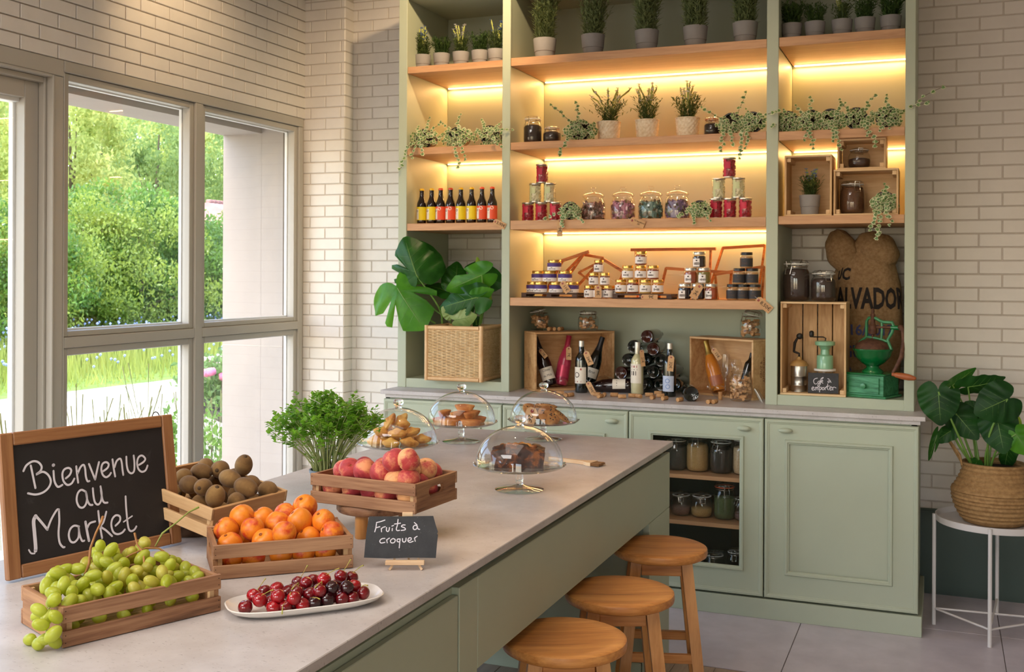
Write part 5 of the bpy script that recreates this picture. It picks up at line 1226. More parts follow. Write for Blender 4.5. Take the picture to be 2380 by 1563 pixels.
bottle('dark bottle lying on its side with a white label, left of the stack', axis(at(1466, 897, 2, zl)+Vector((0, .01, 0)), at(1466, 897, 2, zl)+Vector((-.297, -.035, -.012)), 0), DKR, BLF, BURG, lab=(.030, .105, .8, LCR, .35), sticker=(('bar', 0, .08, .4, .002, LINK),))
pb = at(1607, 917, 2, CT+.040)
bottle('dark bottle lying end on in front of the right wine box', axis(pb, pb+Vector((-.10, .28, .0)), 1.9), DKG, BLF, BURG, lab=(.05, .12, .9, LCR, 0))
# bottles stacked on their sides, punts to the front
yk = 6.07
STK = [(1503, 783, 16, 1, 'topmost'), (1472, 806, 15, 0, 'upper left'), (1517, 812, 15, 1, 'upper right'), (1459, 837, 15, 0, 'third row left'), (1500, 836, 15, 0, 'third row middle'), (1535, 838, 15, 0, 'third row right'), (1443, 867, 14, 1, 'fourth row far left'), (1480, 866, 15, 0, 'fourth row left'), (1518, 865, 15, 0, 'fourth row middle'), (1552, 867, 15, 1, 'fourth row right'), (1503, 894, 15, 0, 'bottom row middle'), (1535, 894, 15, 0, 'bottom row right'), (1469, 895, 15, 0, 'bottom row left'), (1568, 894, 15, 0, 'bottom row far right')]
for i, (px, py, r, br, nm) in enumerate(STK):
    p = at(px, py, 1, yk); p.z = max(p.z, CT+.0385)
    bottle('wine bottle lying in the stack with its %s base forward, %s' % ('brown' if br else 'black', nm), Matrix.Translation(p) @ Matrix.Rotation(radians(2*(i % 3-1)), 4, 'Z') @ Matrix.Rotation(-pi/2, 4, 'X'), BRG if br else DKG, None, BORD, lab=(.06, .14, 1.2, LCR, pi) if br else None, group='stacked wine bottles')
bottle('amber sparkling bottle with gold foil leaning in the right box', lean(at(1671, 898, 1, wcr.y+.03), at(1641, 785, 1, wcr.y+.10)), ORG, GOLDF, BURG, lab=(.03, .085, .9, paint('copper_label', 'A8603A', .4, .08, 40), 0))
bb_ = bottle('dark half bottle leaning deep in the right wine box behind the cork jar', axis(at(1728, 895, 1, wcr.y+.05), at(1745, 830, 1, wcr.y+.075), 0), DKG, BLF, BORD); bb_.scale = (.62, .62, .62)
# glasses
def wineglass(label, M, bowl=.036, flute=False):
    t = thing('wine_glass', label, 'glass'); t.matrix_world = M; t.location = M.to_translation(); t.rotation_euler = M.to_euler()
    if flute: MB().lathe([(.012, .10), (.022, .13), (.026, .18), (.022, .23)], 24).build('bowl', GLASS, t, 60)
    else: MB().lathe([(.004, .094), (.022, .102), (.036, .128), (.039, .148), (.034, .178), (.028, .196)], 26).build('bowl', GLASS, t, 60)
    MB().lathe([(.033, 0), (.033, .002), (.010, .005), (.0038, .014), (.0034, .08), (.006, .096), (0, .098)], 24).build('stem', GLASS, t, 60); return t
p = at(1303, 893, 1, wcl.y-.02); p.z = CT+.036
wineglass('wine glass lying at the left box opening, bowl to the front', axis(p+Vector((-.03, .175, -.002)), p+Vector((.0, -.02, .002))))
p = at(1393, 893, 1, wcl.y+.03); p.z = CT+.05
wineglass('wine glass lying behind the lying dark bottle', axis(p+Vector((.13, .13, .005)), p))
p = at(1686, 900, 1, wcr.y+.01); wineglass('champagne flute standing in the right wine box', Matrix.Translation((p.x, p.y, CT+.0125)), flute=True)
p = at(1706, 893, 1, wcr.y+.05); wineglass('wine glass standing at the back of the right wine box', Matrix.Translation((p.x, p.y+.04, CT+.0125)))
p = at(1668, 905, 1, wcr.y-.02); p.z = CT+.036
wineglass('wine glass lying at the mouth of the right wine box', axis(p+Vector((-.06, .12, 0)), p+Vector((.02, -.03, 0))))
# corks
CORK = paint('cork', 'C99A6A', .85, .15, 60, bump=.3, bscale=120, col2='A97848')
ckm = MB().lathe([(0, 0), (.0105, 0), (.0115, .0012), (.0115, .0428), (.0105, .044), (0, .044)], 14).mesh('cork', CORK, 40)
CK = [(1302, 914, .3), (1314, 919, 1.9), (1326, 918, 1.2), (1387, 917, -.2), (1395, 921, 1.3), (1404, 918, 1.7), (1428, 918, .1), (1446, 922, .25), (1470, 920, .15), (1484, 921, -.6), (1509, 918, .1), (1517, 924, 1.5), (1530, 914, 0), (1535, 920, .3), (1545, 926, 1.2), (1580, 929, 1.2), (1648, 934, 1.45), (1661, 934, 1.35)]
for i, (px, py, a) in enumerate(CK):
    p = at(px, py, 2, CT+.0115); c = link('wine_cork', ckm, None, (p.x-.022*cos(a), p.y-.022*sin(a), p.z), (0, pi/2, a)); tag(c, 'loose wine cork lying on the stone counter, %s from the left' % ORD[i], 'cork', 'loose corks on the counter')
p = at(1674, 930, 2, CT); tag(link('wine_cork', ckm, None, (p.x, p.y, CT)), 'wine cork standing on end beside the front cork jar', 'cork', 'loose corks on the counter')
ztop = CT+whl+.0115
for i, (px, a) in enumerate(((1278, 1.5), (1288, 2.0), (1303, 1.4))):
    q = P(px, wcl.y+.03+.02*i, ztop); tag(link('wine_cork', ckm, None, (q.x-.022*cos(a), q.y-.022*sin(a), ztop), (0, pi/2, a)), 'wine cork lying on top of the left wine box, '+nth(i, 3), 'cork', 'corks on the left wine box')
def corkjar(label, loc, w, hpx, n, seed, **k):
    s = mpp(loc); r, h = w*s/2, hpx*s; t = jar(label, loc, r, h, belly=.05, **k); rr = random.Random(seed); m = MB()
    for j in range(n):
        for _ in range(30):
            a = rr.uniform(0, 6.28); u = (r-.015)*rr.choice((1, 1, .85, .5)); z = .016+(h*.74-.03)*(j+.5)/n
            break
        m.X = Matrix.Translation((u*cos(a), u*sin(a), z)) @ Euler((rr.uniform(0, 3.1), rr.uniform(-.5, .5)+pi/2, rr.uniform(0, 6))).to_matrix().to_4x4() @ Matrix.Diagonal((.72, .72, .72, 1)) @ Matrix.Translation((0, 0, -.022)); m.lathe([(0, 0), (.0115, 0), (.0115, .044), (0, .044)], 10)
    o = m.build('corks', CORK, t, 40); o['kind'] = 'stuff'; return t
corkjar('jar of corks with its lid askew, on the left wine box', P(1255, wcl.y+.06, CT+whl+.0005), 42, 50, 34, 3, open_lid=(-.22, (.012, 0, .006)), rotz=.5)
corkjar('closed jar of corks on the right end of the left wine box', P(1367, wcl.y+.10, CT+whl+.0005), 46, 48, 26, 4, rotz=.9)
corkjar('jar of corks with its lid askew, on the right wine box', P(1744, wcr.y+.09, CT+whr+.0005), 46, 62, 38, 5, open_lid=(.28, (-.012, 0, .012)), rotz=-.6)
pj = at(1721, 933, 2, CT); t = corkjar('open jar of corks at the front of the counter, lid hanging beside', pj, 50, 82, 60, 6, lid=False, wire=False, rotz=.2)
lo = thing('tilted_glass_lid_disc', 'glass jar lid tilted against the open front cork jar', 'lid', at(1764, 922, 2, CT+.030), 0, None, (0, radians(62), .3)); MB().lathe([(.046, 0), (.046, .008), (.038, .014), (.02, .015), (0, .012)], 26).build('glass', GLASS, lo, 50); MB().lathe([(.040, -.004), (.048, -.004), (.048, .0), (.040, 0)], 26).build('seal', RUBBER, lo, 40)
# price tags on the bottles
yq = wcl.y-.01
price_tag('kraft tag on the dark bottle at the left box corner', '7€', at(1262, 822, 1, wcl.y-.075), -.85, .062, .028, size=.02)
price_tag('kraft tag reading 7 on the pink bottle', '7€', at(1322, 822, 1, yq+.02), -pi/2, .078, .034, size=.024)
price_tag('kraft tag reading 26 on the standing dark green bottle', '26€', at(1367, 833, 1, at(1351, 913, 2, CT).y-.045), -1.15, .085, .036, size=.024)
price_tag('kraft tag reading 39 hanging on the lying dark bottle', '39€', at(1373, 903, 1, at(1388, 918, 2, CT).y-.02), -1.05, .080, .034, size=.022)
price_tag('dark edge-on kraft tag on the pale white wine bottle', '21€', at(1493, 833, 1, at(1481, 918, 2, CT).y-.042), -1.45, .095, .026, size=.02, yaw=.6)
price_tag('kraft tag reading 32 on the bottle with pale blue label', '32€', at(1559, 845, 1, at(1556, 922, 2, CT).y-.042), -1.65, .090, .036, size=.024)
price_tag('kraft tag on the amber sparkling bottle', '15€', at(1665, 823, 1, wcr.y+.0), -.95, .075, .032, size=.022)
# ================================================================== monsteras
MLD = leafmat('monstera_dark', '1C4A14', '2C661E', .34, .28, 9, tcol='4E8A28'); MLM = leafmat('monstera_mid', '3A7E20', '5CA02E', .3, .45, 9, tcol='7AB030'); MLY = leafmat('monstera_light', '7E9E2E', 'A4BE4C', .35, .4, 9, tcol='B8D048'); MLP = leafmat('pale_leaf', '8FA85E', 'B2C184', .4, .35, 9); 
for m_ in (MLD, MLM, MLY, MLP): m_.node_tree.nodes['Principled BSDF'].inputs['Specular IOR Level'].default_value = .3
MSTEM = paint('monstera_stem', '6E9440', .45, .08, 8)
VEIN = paint('leaf_vein', '5E8A34', .5, .06, 8)
def monstera_leaf(root, att, tip, wr, mat, splits=(), bend=.25, tilt=0.0, hole=None, fold=.22, name='leaf'):
    att, tip = Vector(att), Vector(tip); L = (tip-att).length; d = (tip-att).normalized()
    view = (EYEP-(att+tip)/2).normalized(); n = (view-d*view.dot(d)).normalized(); n = Matrix.Rotation(tilt, 3, d) @ n; s = d.cross(n)
    N, K = 56, 5; vs = [Vector((0, 0, 0))]; fs = []
    def rad(a):
        x = abs(a)/pi                      # 0 at the tip, 1 behind the petiole
        r = 1.0-.30*x**.8+.0*x
        if x < .12: r += .10*(1-x/.12)
        if x > .86: r *= max(.06, 1-((x-.86)/.14)**1.2*.95)
        for sa in splits:
            r *= 1-.66*math.exp(-((a+sa)/.085)**2)
        return r
    for k in range(1, K+1):
        for i in range(N):
            a = -pi+2*pi*(i+.5)/N; f = k/K; r = rad(a)*f
            lx = r*cos(a); ly = r*sin(a)*wr
            if lx < 0: lx *= .55
            z = -bend*(max(lx, 0)**2)*.8-fold*abs(ly)*.55-.35*fold*ly*ly*3+.10*abs(ly)*sin(lx*16-abs(ly)*9)*min(1, f*1.5)
            vs.append(Vector((lx, ly, z)))
    fs += [(0, 1+i, 1+(i+1) % N) for i in range(N)]
    for k in range(K-1):
        for i in range(N):
            b = 1+k*N
            if hole and k in (2, 3) and i in hole: continue
            fs.append((b+i, b+N+i, b+N+(i+1) % N, b+(i+1) % N))
    m = MB(); m.add([att+d*(v.x*L)+s*(v.y*L)+n*(v.z*L) for v in vs], fs)
    o = m.build(name, mat, root, 179)
    if not isinstance(root, type(None)): o.matrix_parent_inverse = root.matrix_world.inverted() if 0 else Matrix.Translation(-root.location)
    v = MB(); q = [att+d*(x*L)+n*((-bend*x*x*.8+.004)*L) for x in (0, .3, .6, .9)]; v.tube(q, [L*.012, L*.010, L*.007, L*.003], 5); vo = v.build('midrib', MSTEM, o)
    sv = MB()
    for kx in (.10, .30, .50, .70):
        for sg in (-1, 1):
            pts = []
            for u in (0, .35, .7, 1.0):
                lx = kx+.22*u*(1-kx)+.06*u; a = atan2(1, 1); ly = sg*u*.55*wr*(1.05-kx*.55)
                zz = -bend*lx*lx*.8-fold*abs(ly)*.55-.35*fold*ly*ly*3+.003+.10*abs(ly)*sin(lx*16-abs(ly)*9)*min(1, max(.2, sqrt(lx*lx+ly*ly))*1.5); pts.append(att+d*(lx*L)+s*(ly*L)+n*(zz*L))
            sv.tube(pts, [L*.0035, L*.003, L*.0025, L*.0012], 4)
    so_v = sv.build('side_vein', VEIN, o); so_v['kind'] = 'stuff'; return o
def lf(root, a, t, y, dy, wr, mat, **k): return monstera_leaf(root, at(a[0], a[1], 1, y), at(t[0], t[1], 1, y+dy), wr, mat, **k)
def stem(root, pts, y, r=.006):
    ys = y if isinstance(y, (list, tuple)) else [y]*len(pts)
    q = [at(px, py, 1, yy) for (px, py), yy in zip(pts, ys)]; 
    # smooth a little
    out = []
    for i in range(len(q)-1):
        for k in range(4):
            t = k/4; p0 = q[max(i-1, 0)]; p1 = q[i]; p2 = q[i+1]; p3 = q[min(i+2, len(q)-1)]
            out.append(.5*((2*p1)+(p2-p0)*t+(2*p0-5*p1+4*p2-p3)*t*t+(3*p1-p0-3*p2+p3)*t**3))
    out.append(q[-1]); o = MB().tube(out, [r*(1.25-.6*i/len(out)) for i in range(len(out))], 7).build('stem', MSTEM, root, 70); o.matrix_parent_inverse = Matrix.Translation(-root.location); return o
# ---- rattan box in the left bay
RATT = paint('rattan', 'E6C796', .6, .1, 40, bump=.3, bscale=140, col2='CFA874'); RATP = paint('rattan_pole', 'E0B888', .5, .08, 12, col2='CC9E6A')
fl_, fr_ = at(991, 884, 2, HB), at(1118, 889.5, 2, HB)
e = fr_-fl_; WB = e.length; ang = atan2(e.y, e.x); HBk = (884-756)*mpp(fl_); DB = .30
rb = thing('rattan_basket', 'square woven rattan basket planter in the left hutch bay', 'basket', (fl_.x, fl_.y, HB), ang)
for (x, y) in ((0, 0), (WB, 0), (0, DB), (WB, DB)):
    MB().tube([(x, y, .001), (x, y, HBk)], .0125, 10).build('corner_pole', RATP, rb, 50)
for (a, b) in (((.013, 0), (WB-.013, 0)), ((.013, DB), (WB-.013, DB)), ((0, .013), (0, DB-.013)), ((WB, .013), (WB, DB-.013))):
    for z in (.012, HBk-.014): MB().tube([(a[0], a[1], z), (b[0], b[1], z)], .0125, 10).build('rail_wrap', RATP, rb, 50)
def woven(x0, x1, z0, z1, rows, cols, amp=.006):
    m = MB(); dz = (z1-z0)/rows
    for r in range(rows):
        z = z0+(r+.5)*dz; pts = [(x0+(x1-x0)*i/(cols*2), amp*(1 if ((i//2+r) % 2 == 0) else -1)*(1 if i % 2 else .25), z) for i in range(cols*2+1)]
        m.tube(pts, dz*.47, 5, cap=False)
    for c in range(cols+1):
        x = x0+(x1-x0)*c/cols; m.tube([(x, 0, z0), (x, 0, z1)], .003, 5, cap=False)
    return m
o = woven(.013, WB-.013, .024, HBk-.026, 32, 11).build('woven_panel', RATT, rb, 60); o['kind'] = 'stuff'
o = woven(.013, DB-.013, .024, HBk-.026, 32, 14).build('woven_panel', RATT, rb, 60, (WB, 0, 0), (0, 0, pi/2)); o['kind'] = 'stuff'
o = woven(.013, DB-.013, .024, HBk-.026, 32, 14).build('woven_panel', RATT, rb, 60, (0, 0, 0), (0, 0, pi/2)); o['kind'] = 'stuff'
o = woven(.013, WB-.013, .024, HBk-.026, 32, 11).build('woven_panel', RATT, rb, 60, (0, DB, 0)); o['kind'] = 'stuff'
MB().box((.01, .01, .002), (WB-.01, DB-.01, .012)).build('bottom_panel', RATP, rb)
mo_loc = rb.matrix_basis @ Vector((WB/2, DB/2, .02))
mo = thing('monstera', 'monstera with split leaves growing from the rattan basket', 'plant', mo_loc)
so = MB().box((-WB/2+.02, -DB/2+.02, 0), (WB/2-.02, DB/2-.02, HBk-.07)).build('root_ball', SOIL, mo, None, None, (0, 0, ang))
ym = mo_loc.y; yf = 5.80
lf(mo, (968, 640), (938, 556), yf, -.02, .86, MLD, splits=(.75, 1.25, 1.75), bend=.25, fold=.55, tilt=-.2)
lf(mo, (924, 670), (972, 752), yf-.02, -.06, .95, MLM, splits=(-.7, -1.2, .7, 1.15), bend=.3, fold=.25, tilt=.2)
lf(mo, (958, 706), (972, 760), yf+.02, -.02, .55, MLY, bend=.2)
lf(mo, (1058, 662), (1065, 609), 6.02, .05, .70, MLD, bend=.2, tilt=.2)
lf(mo, (1098, 640), (1168, 656), 6.08, .0, .62, MLD, bend=.2, tilt=-.3)
lf(mo, (1124, 690), (1110, 604), 5.92, -.02, .26, MLY, splits=(.9, -.8), bend=.35, fold=.5)
lf(mo, (1120, 640), (1036, 676), 5.90, -.03, .42, MLM, splits=(.9, -.9, 1.4), bend=.3, fold=.4)
lf(mo, (1108, 692), (1020, 712), 5.84, -.04, .50, MLD, splits=(.8, 1.3, -.9), bend=.3, fold=.3, tilt=.25)
lf(mo, (1106, 690), (1143, 678), 5.85, 0, .55, MLM, bend=.25, tilt=.3)
lf(mo, (1040, 678), (986, 656), 6.0, .05, .32, MLD, bend=.2, tilt=.5)
lf(mo, (1049, 728), (1027, 716), 5.86, -.02, .95, MLP, bend=.2); lf(mo, (1060, 744), (1098, 738), 5.85, -.03, .62, MLP, bend=.3, tilt=.2)
lf(mo, (1128, 702), (1138, 714), 5.98, 0, 1.2, MLD, bend=.2); lf(mo, (1076, 730), (1100, 716), 6.02, 0, .6, MLD, bend=.2); lf(mo, (1100, 752), (1112, 738), 5.95, 0, .8, MLD)
stem(mo, ((1028, 752), (1020, 715), (968, 640)), (ym, 5.9, yf)); stem(mo, ((1044, 745), (1000, 715), (956, 705), (924, 670)), (ym, 5.9, yf, yf-.02), .005); stem(mo, ((1012, 752), (990, 738), (960, 712)), (ym, 5.9, yf+.02), .005)
stem(mo, ((1115, 755), (1118, 720), (1110, 692)), (ym, 5.9, 5.84), .006); stem(mo, ((1108, 755), (1105, 718), (1098, 640)), (ym, 6.0, 6.08), .005); stem(mo, ((1048, 752), (1046, 735), (1049, 728)), (ym, 5.9, 5.86), .004); stem(mo, ((1058, 752), (1062, 742), (1060, 744)), (ym, 5.9, 5.85), .004); stem(mo, ((1056, 752), (1058, 700), (1058, 662)), (ym, 6.0, 6.02), .005); stem(mo, ((1118, 752), (1124, 710), (1120, 640)), (ym, 5.95, 5.9), .005)
# ---- belly basket with monstera on the side table
SEAG = paint('seagrass', 'B08A5A', .85, .12, 50, bump=.6, bscale=120, col2='8E6A40')
bc = Vector((.245, 5.90, TH-.0055)); s = mpp(bc); 
bs = thing('belly_basket', 'round seagrass belly basket with rope handles on the white table', 'basket', bc)
hb = (1238-1098)*s; rm = 93*s
prof = [(.66, 0), (.76, .05), (.88, .18), (.97, .34), (1.0, .46), (.985, .52), (1.01, .55), (.94, .60), (.84, .72), (.76, .86), (.74, 1.0), (.715, 1.0), (.71, .90)]
pf = []
for (a, za), (b, zb) in zip(prof, prof[1:]):
    for k in range(4 if zb-za > .06 else 2):
        t = k/(4 if zb-za > .06 else 2); pf.append(((a+(b-a)*t)*rm, (za+(zb-za)*t)*hb))
rows = []
for i, (r, z) in enumerate(pf): rows.append((r+(.0034 if i % 2 else -.0030), z))
MB().lathe([(0, .001)]+rows, 56).build('basket_body', SEAG, bs, 40)
for sg in (-1, 1):
    pts = [(sg*.74*rm, -.03, hb*.93), (sg*.80*rm, -.03, hb*1.10), (sg*1.0*rm, -.01, hb*1.28), (sg*1.08*rm, 0, hb*1.36), (sg*1.05*rm, .02, hb*1.30), (sg*.86*rm, .03, hb*1.08), (sg*.75*rm, .03, hb*.95)] if sg < 0 else [(sg*.74*rm, -.04, hb*.92), (sg*.84*rm, -.03, hb*1.06), (sg*1.0*rm, -.01, hb*1.12), (sg*1.1*rm, 0, hb*1.10), (sg*1.0*rm, .02, hb*1.05), (sg*.75*rm, .04, hb*.95)]
    MB().tube(pts, .0065, 7).build('rope_handle', SEAG, bs, 60)
mr_ = thing('monstera', 'dark leaved monstera growing from the belly basket', 'plant', bc+Vector((0, 0, .03)))
MB().lathe([(0, hb*.80), (rm*.70, hb*.80), (rm*.62, hb*.25), (0, hb*.25)], 24).build('root_ball', SOIL, mr_)
yb = 5.86
MDK = leafmat('monstera_deep', '17381A', '22501C', .42, .2, 9, tcol='356A1C'); MDK.node_tree.nodes['Principled BSDF'].inputs['Specular IOR Level'].default_value = .22
lf(mr_, (2181, 911), (2186, 984), yb-.10, -.03, .78, MDK, bend=.2, fold=.12, hole=(6, 7, 8, 9, 10))
lf(mr_, (2342, 928), (2274, 960), yb-.10, -.04, .82, MDK, bend=.25, fold=.2, tilt=-.1)
lf(mr_, (2222, 962), (2268, 1016), yb-.02, -.05, .62, MDK, bend=.25, fold=.25)
lf(mr_, (2214, 1000), (2172, 1022), yb-.02, -.02, .55, MDK, bend=.4, tilt=.4); lf(mr_, (2178, 1012), (2160, 1066), yb-.02, -.03, .22, MLD, bend=.35, splits=(.5,), fold=.5)
lf(mr_, (2214, 896), (2268, 856), yb+.10, .05, .26, MLD, bend=.2, fold=.5); lf(mr_, (2250, 900), (2334, 892), yb+.06, .0, .42, MDK, bend=.3, tilt=.7)
lf(mr_, (2318, 976), (2332, 1046), yb-.06, -.06, .74, MDK, bend=.3, fold=.2)
lf(mr_, (2358, 980), (2366, 1022), yb+.0, 0, .42, MLY, bend=.2, fold=.3); lf(mr_, (2362, 1010), (2392, 1056), yb-.08, -.02, .8, MLM, bend=.2)
lf(mr_, (2268, 950), (2244, 936), yb+.04, 0, .7, MDK); lf(mr_, (2262, 965), (2250, 990), yb+.08, 0, .6, MDK); lf(mr_, (2345, 1040), (2330, 1095), yb+.12, .03, .45, MDK, tilt=.3); lf(mr_, (2270, 1075), (2258, 1100), yb, -.05, .6, MLD)
b0 = (2285, 1098)
for (px, py, yy, r, mid) in ((2181, 911, yb-.1, .006, (2235, 1030)), (2342, 928, yb-.1, .006, (2300, 1010)), (2222, 962, yb-.02, .006, (2250, 1040)), (2214, 1000, yb-.02, .006, (2228, 1035)), (2250, 900, yb+.06, .005, (2262, 990)), (2318, 976, yb-.06, .005, (2292, 1050)), (2362, 1010, yb-.08, .005, (2320, 1040)), (2358, 980, yb, .004, (2310, 1010)), (2214, 896, yb+.1, .005, (2255, 980)), (2345, 1040, yb+.12, .004, (2310, 1065))):
    stem(mr_, ((b0[0]+(px-b0[0])*.18, b0[1]), mid, (px, py)), (5.90, yy+.03, yy), r)
# ---- jars inside the glazed cabinet
GRAIN = fillmat('C8A064', 'A67E46', 260); PINKG = fillmat('8A6458', '6A4A42', 240); TAN = fillmat('C09A5C', '9C7440', 240); GRN = fillmat('5E6A3A', '3E4A26', 200); CRM = fillmat('D8BC94', 'B8966A', 160); DKF = fillmat('3A2A24', '1E1614', 200); GRAY = fillmat('4A443E', '2E2A28', 200)
def CJ(label, px, z, w, hpx, fill, **k):
    p = P(px, 5.80, z); s = mpp(p); return jar(label, p, w*s/2, hpx*s, fill=fill, **k)
a, b = CSH[1], CSH[0]; zf = .1355
CJ('flip-top jar of dark grain at the left of the upper cabinet shelf', 1572, a, 48, 78, GRAY, level=.9)
CJ('tall flip-top jar of golden grain on the upper cabinet shelf', 1621, a, 52, 96, GRAIN, level=.85)
CJ('flip-top jar of dark beans on the upper cabinet shelf', 1676, a, 52, 82, DKF, level=.9, rotz=-.4)
CJ('flip-top jar of pale beans at the right end of the upper cabinet shelf', 1730, a, 54, 92, CRM, level=.9)
CJ('squat jar of pinkish grain at the left of the middle cabinet shelf', 1583, b, 44, 54, PINKG, level=.5, belly=.06, rotz=.2)
CJ('squat jar of tan grain on the middle cabinet shelf', 1631, b, 48, 56, TAN, level=.5, belly=.06, rotz=.3)
CJ('tall jar of dried green herbs with orange seal in the cabinet', 1684, b, 50, 86, GRN, level=.75, seal=REDSEAL, rotz=.4)
CJ('flip-top jar cut off at the right of the middle cabinet shelf', 1728, b, 44, 58, PINKG, level=.4, rotz=-.8)
CJ('squat glass jar on the cabinet floor, left of two', 1660, zf+.002, 46, 62, GRAY, level=.3, belly=.05); CJ('tall glass jar on the cabinet floor, right of two', 1710, zf+.002, 40, 76, GRAY, level=.3)
CJ('flip-top jar behind the left glazed door, left of two', 1295, a, 48, 92, CRM, level=.8); CJ('flip-top jar behind the left glazed door, right of two', 1372, a, 52, 98, GRAY, level=.8)
# ================================================================== on the island
IZT = IZ
# ------------------------------------------------------------------ slatted crates
def end_panel(W, H, t, hole=True):
    """panel in the y-z plane, thickness along x from 0 to t, oval hand hole near the top"""
    N = 28; m = MB()
    if not hole: return m.box((0, 0, 0), (t, W, H), 0, .001)
    cy, cz, a, b = W/2, H*.60, min(.042, W*.22), .0125
    inner = []; outer = []
    for i in range(N):
        th = 2*pi*(i+.5)/N; c, s = cos(th), sin(th)
        inner.append((cy+(a-b)*(1 if c > 0 else -1)+b*c, cz+b*s))
        k = min((W/2)/max(abs(c), 1e-6), ((H-cz) if s > 0 else cz)/max(abs(s), 1e-6)); outer.append((cy+c*k, cz+s*k))
    # make the outer ring pass the corners
    for (y, z) in ((0, 0), (W, 0), (W, H), (0, H)):
        j = min(range(N), key=lambda i: (outer[i][0]-y)**2+(outer[i][1]-z)**2); outer[j] = (y, z)
    vs = [(x, y, z) for x in (0, t) for ring in (inner, outer) for y, z in ring]
    fs = []
    for i in range(N):
        j = (i+1) % N
        fs += [(i, N+i, N+j, j), (2*N+i, 2*N+j, 3*N+j, 3*N+i), (i, j, 2*N+j, 2*N+i), (N+i, 3*N+i, 3*N+j, N+j)]
    return m.add(vs, fs)
def crate(label, M, L, W, H, m1, m2, slat=.40, inner=CRATEP, hole=True):
    """origin at the front-left bottom corner, x along the long side, y to the back"""
    t = thing('fruit_crate', label, 'crate'); t.matrix_world = M; t.location = M.to_translation(); t.rotation_euler = M.to_euler()
    th = .009; h = H*slat
    for (y0, y1) in ((0, th), (W-th, W)):
        MB().box((0, y0, .001), (L, y1, h), 0, .0012).build('side_slat', m1 if y0 == 0 else m1, t); MB().box((0, y0, H-h), (L, y1, H), 0, .0012).build('side_slat', m1, t)
    for x in (.0005, L-th-.0005-.003):
        end_panel(W-2*th-.001, H-.004, th+.002, hole).build('end_panel', m2, t, None, (x, th+.0005, .002))
    n = 4; w = (W-2*th-.004)/n
    for k in range(n): MB().box((th+.004, th+.002+k*w, .003), (L-th-.006, th+.002+(k+1)*w-.004, .0075), 0, .0008).build('floor_slat', inner, t)
    for (x, y) in ((th+.003, th+.001), (th+.003, W-th-.011), (L-th-.014, th+.001), (L-th-.014, W-th-.011)): MB().box((x, y, .008), (x+.011, y+.010, H-.006)).build('corner_post', inner, t)
    for x in (.006, L-.006):
        for z in (h*.3, h*.75, H-h*.7, H-h*.25): MB().lathe([(0, 0), (.0011, 0), (.0011, .0006), (0, .0006)], 6).build('nail', IRON, t, None, (x, 0, z), (pi/2, 0, 0))
    return t
def frame_mat(o, ex, ey=None, ez=None):
    ex = Vector(ex).normalized()
    ez = Vector(ez).normalized() if ez is not None else Vector((0, 0, 1))
    ey = ez.cross(ex).normalized(); ez = ex.cross(ey)
    return Matrix(((ex.x, ey.x, ez.x, o[0]), (ex.y, ey.y, ez.y, o[1]), (ex.z, ey.z, ez.z, o[2]), (0, 0, 0, 1)))
# ------------------------------------------------------------------ chalkboard sign
A = at(20, 1358, 2, IZT+.001); B = at(424, 1266, 2, IZT+.001); ex = (B-A).normalized()
TRp = onplane(400.6, 968, B, ex); up_ = (TRp-B); SHh = up_.length; ez = up_.normalized(); SWd = (B-A).length
MS = frame_mat(A, ex, None, ez); ny = ex.cross(ez)         # toward the viewer or away
if ny.dot(EYEP-A) > 0: ny = -ny                             # local +y points away from the viewer
MS = Matrix(((ex.x, ny.x, ez.x, A.x), (ex.y, ny.y, ez.y, A.y), (ex.z, ny.z, ez.z, A.z), (0, 0, 0, 1)))
MS.translation.z += .0062
sg = thing('chalkboard_sign', 'wood framed blackboard with the white words Bienvenue au Market', 'sign'); sg.location = MS.to_translation(); sg.rotation_euler = MS.to_euler()
FWd = .0345; TH_ = .020
MB().box((0, 0, 0), (FWd, TH_, SHh), 0, .003).build('frame_upright', FRAMEWOODZ2 if 0 else wood('sign_frame_wood_z', '83532F', 'A06F45', 2, 16, .5, .06, .2), sg); MB().box((SWd-FWd, 0, 0), (SWd, TH_, SHh), 0, .003).build('frame_upright', FRAMEWOODZ3 if 0 else bpy.data.materials['sign_frame_wood_z'], sg)
MB().box((FWd+.0004, .0005, 0), (SWd-FWd-.0004, TH_, FWd*.95), 0, .003).build('frame_rail', FRAMEWOOD, sg); MB().box((FWd+.0004, .0005, SHh-FWd*.95), (SWd-FWd-.0004, TH_, SHh), 0, .003).build('frame_rail', FRAMEWOOD, sg)
MB().box((FWd-.004, .006, FWd-.006), (SWd-FWd+.004, .011, SHh-FWd+.006)).build('blackboard', BLACKB, sg)
q = MB(); q.tube([(SWd*.905+.011*cos(k*pi/8), .010, SHh-.002+.013*sin(k*pi/8)) for k in range(9)], .0014, 6); q.build('hanging_ring', IRON, sg, 60)
ly = MB(); ly.box((SWd*.3, TH_+.0, .0), (SWd*.7, TH_+.004, .012)); ly.build('back_brace', FRAMEWOOD, sg)
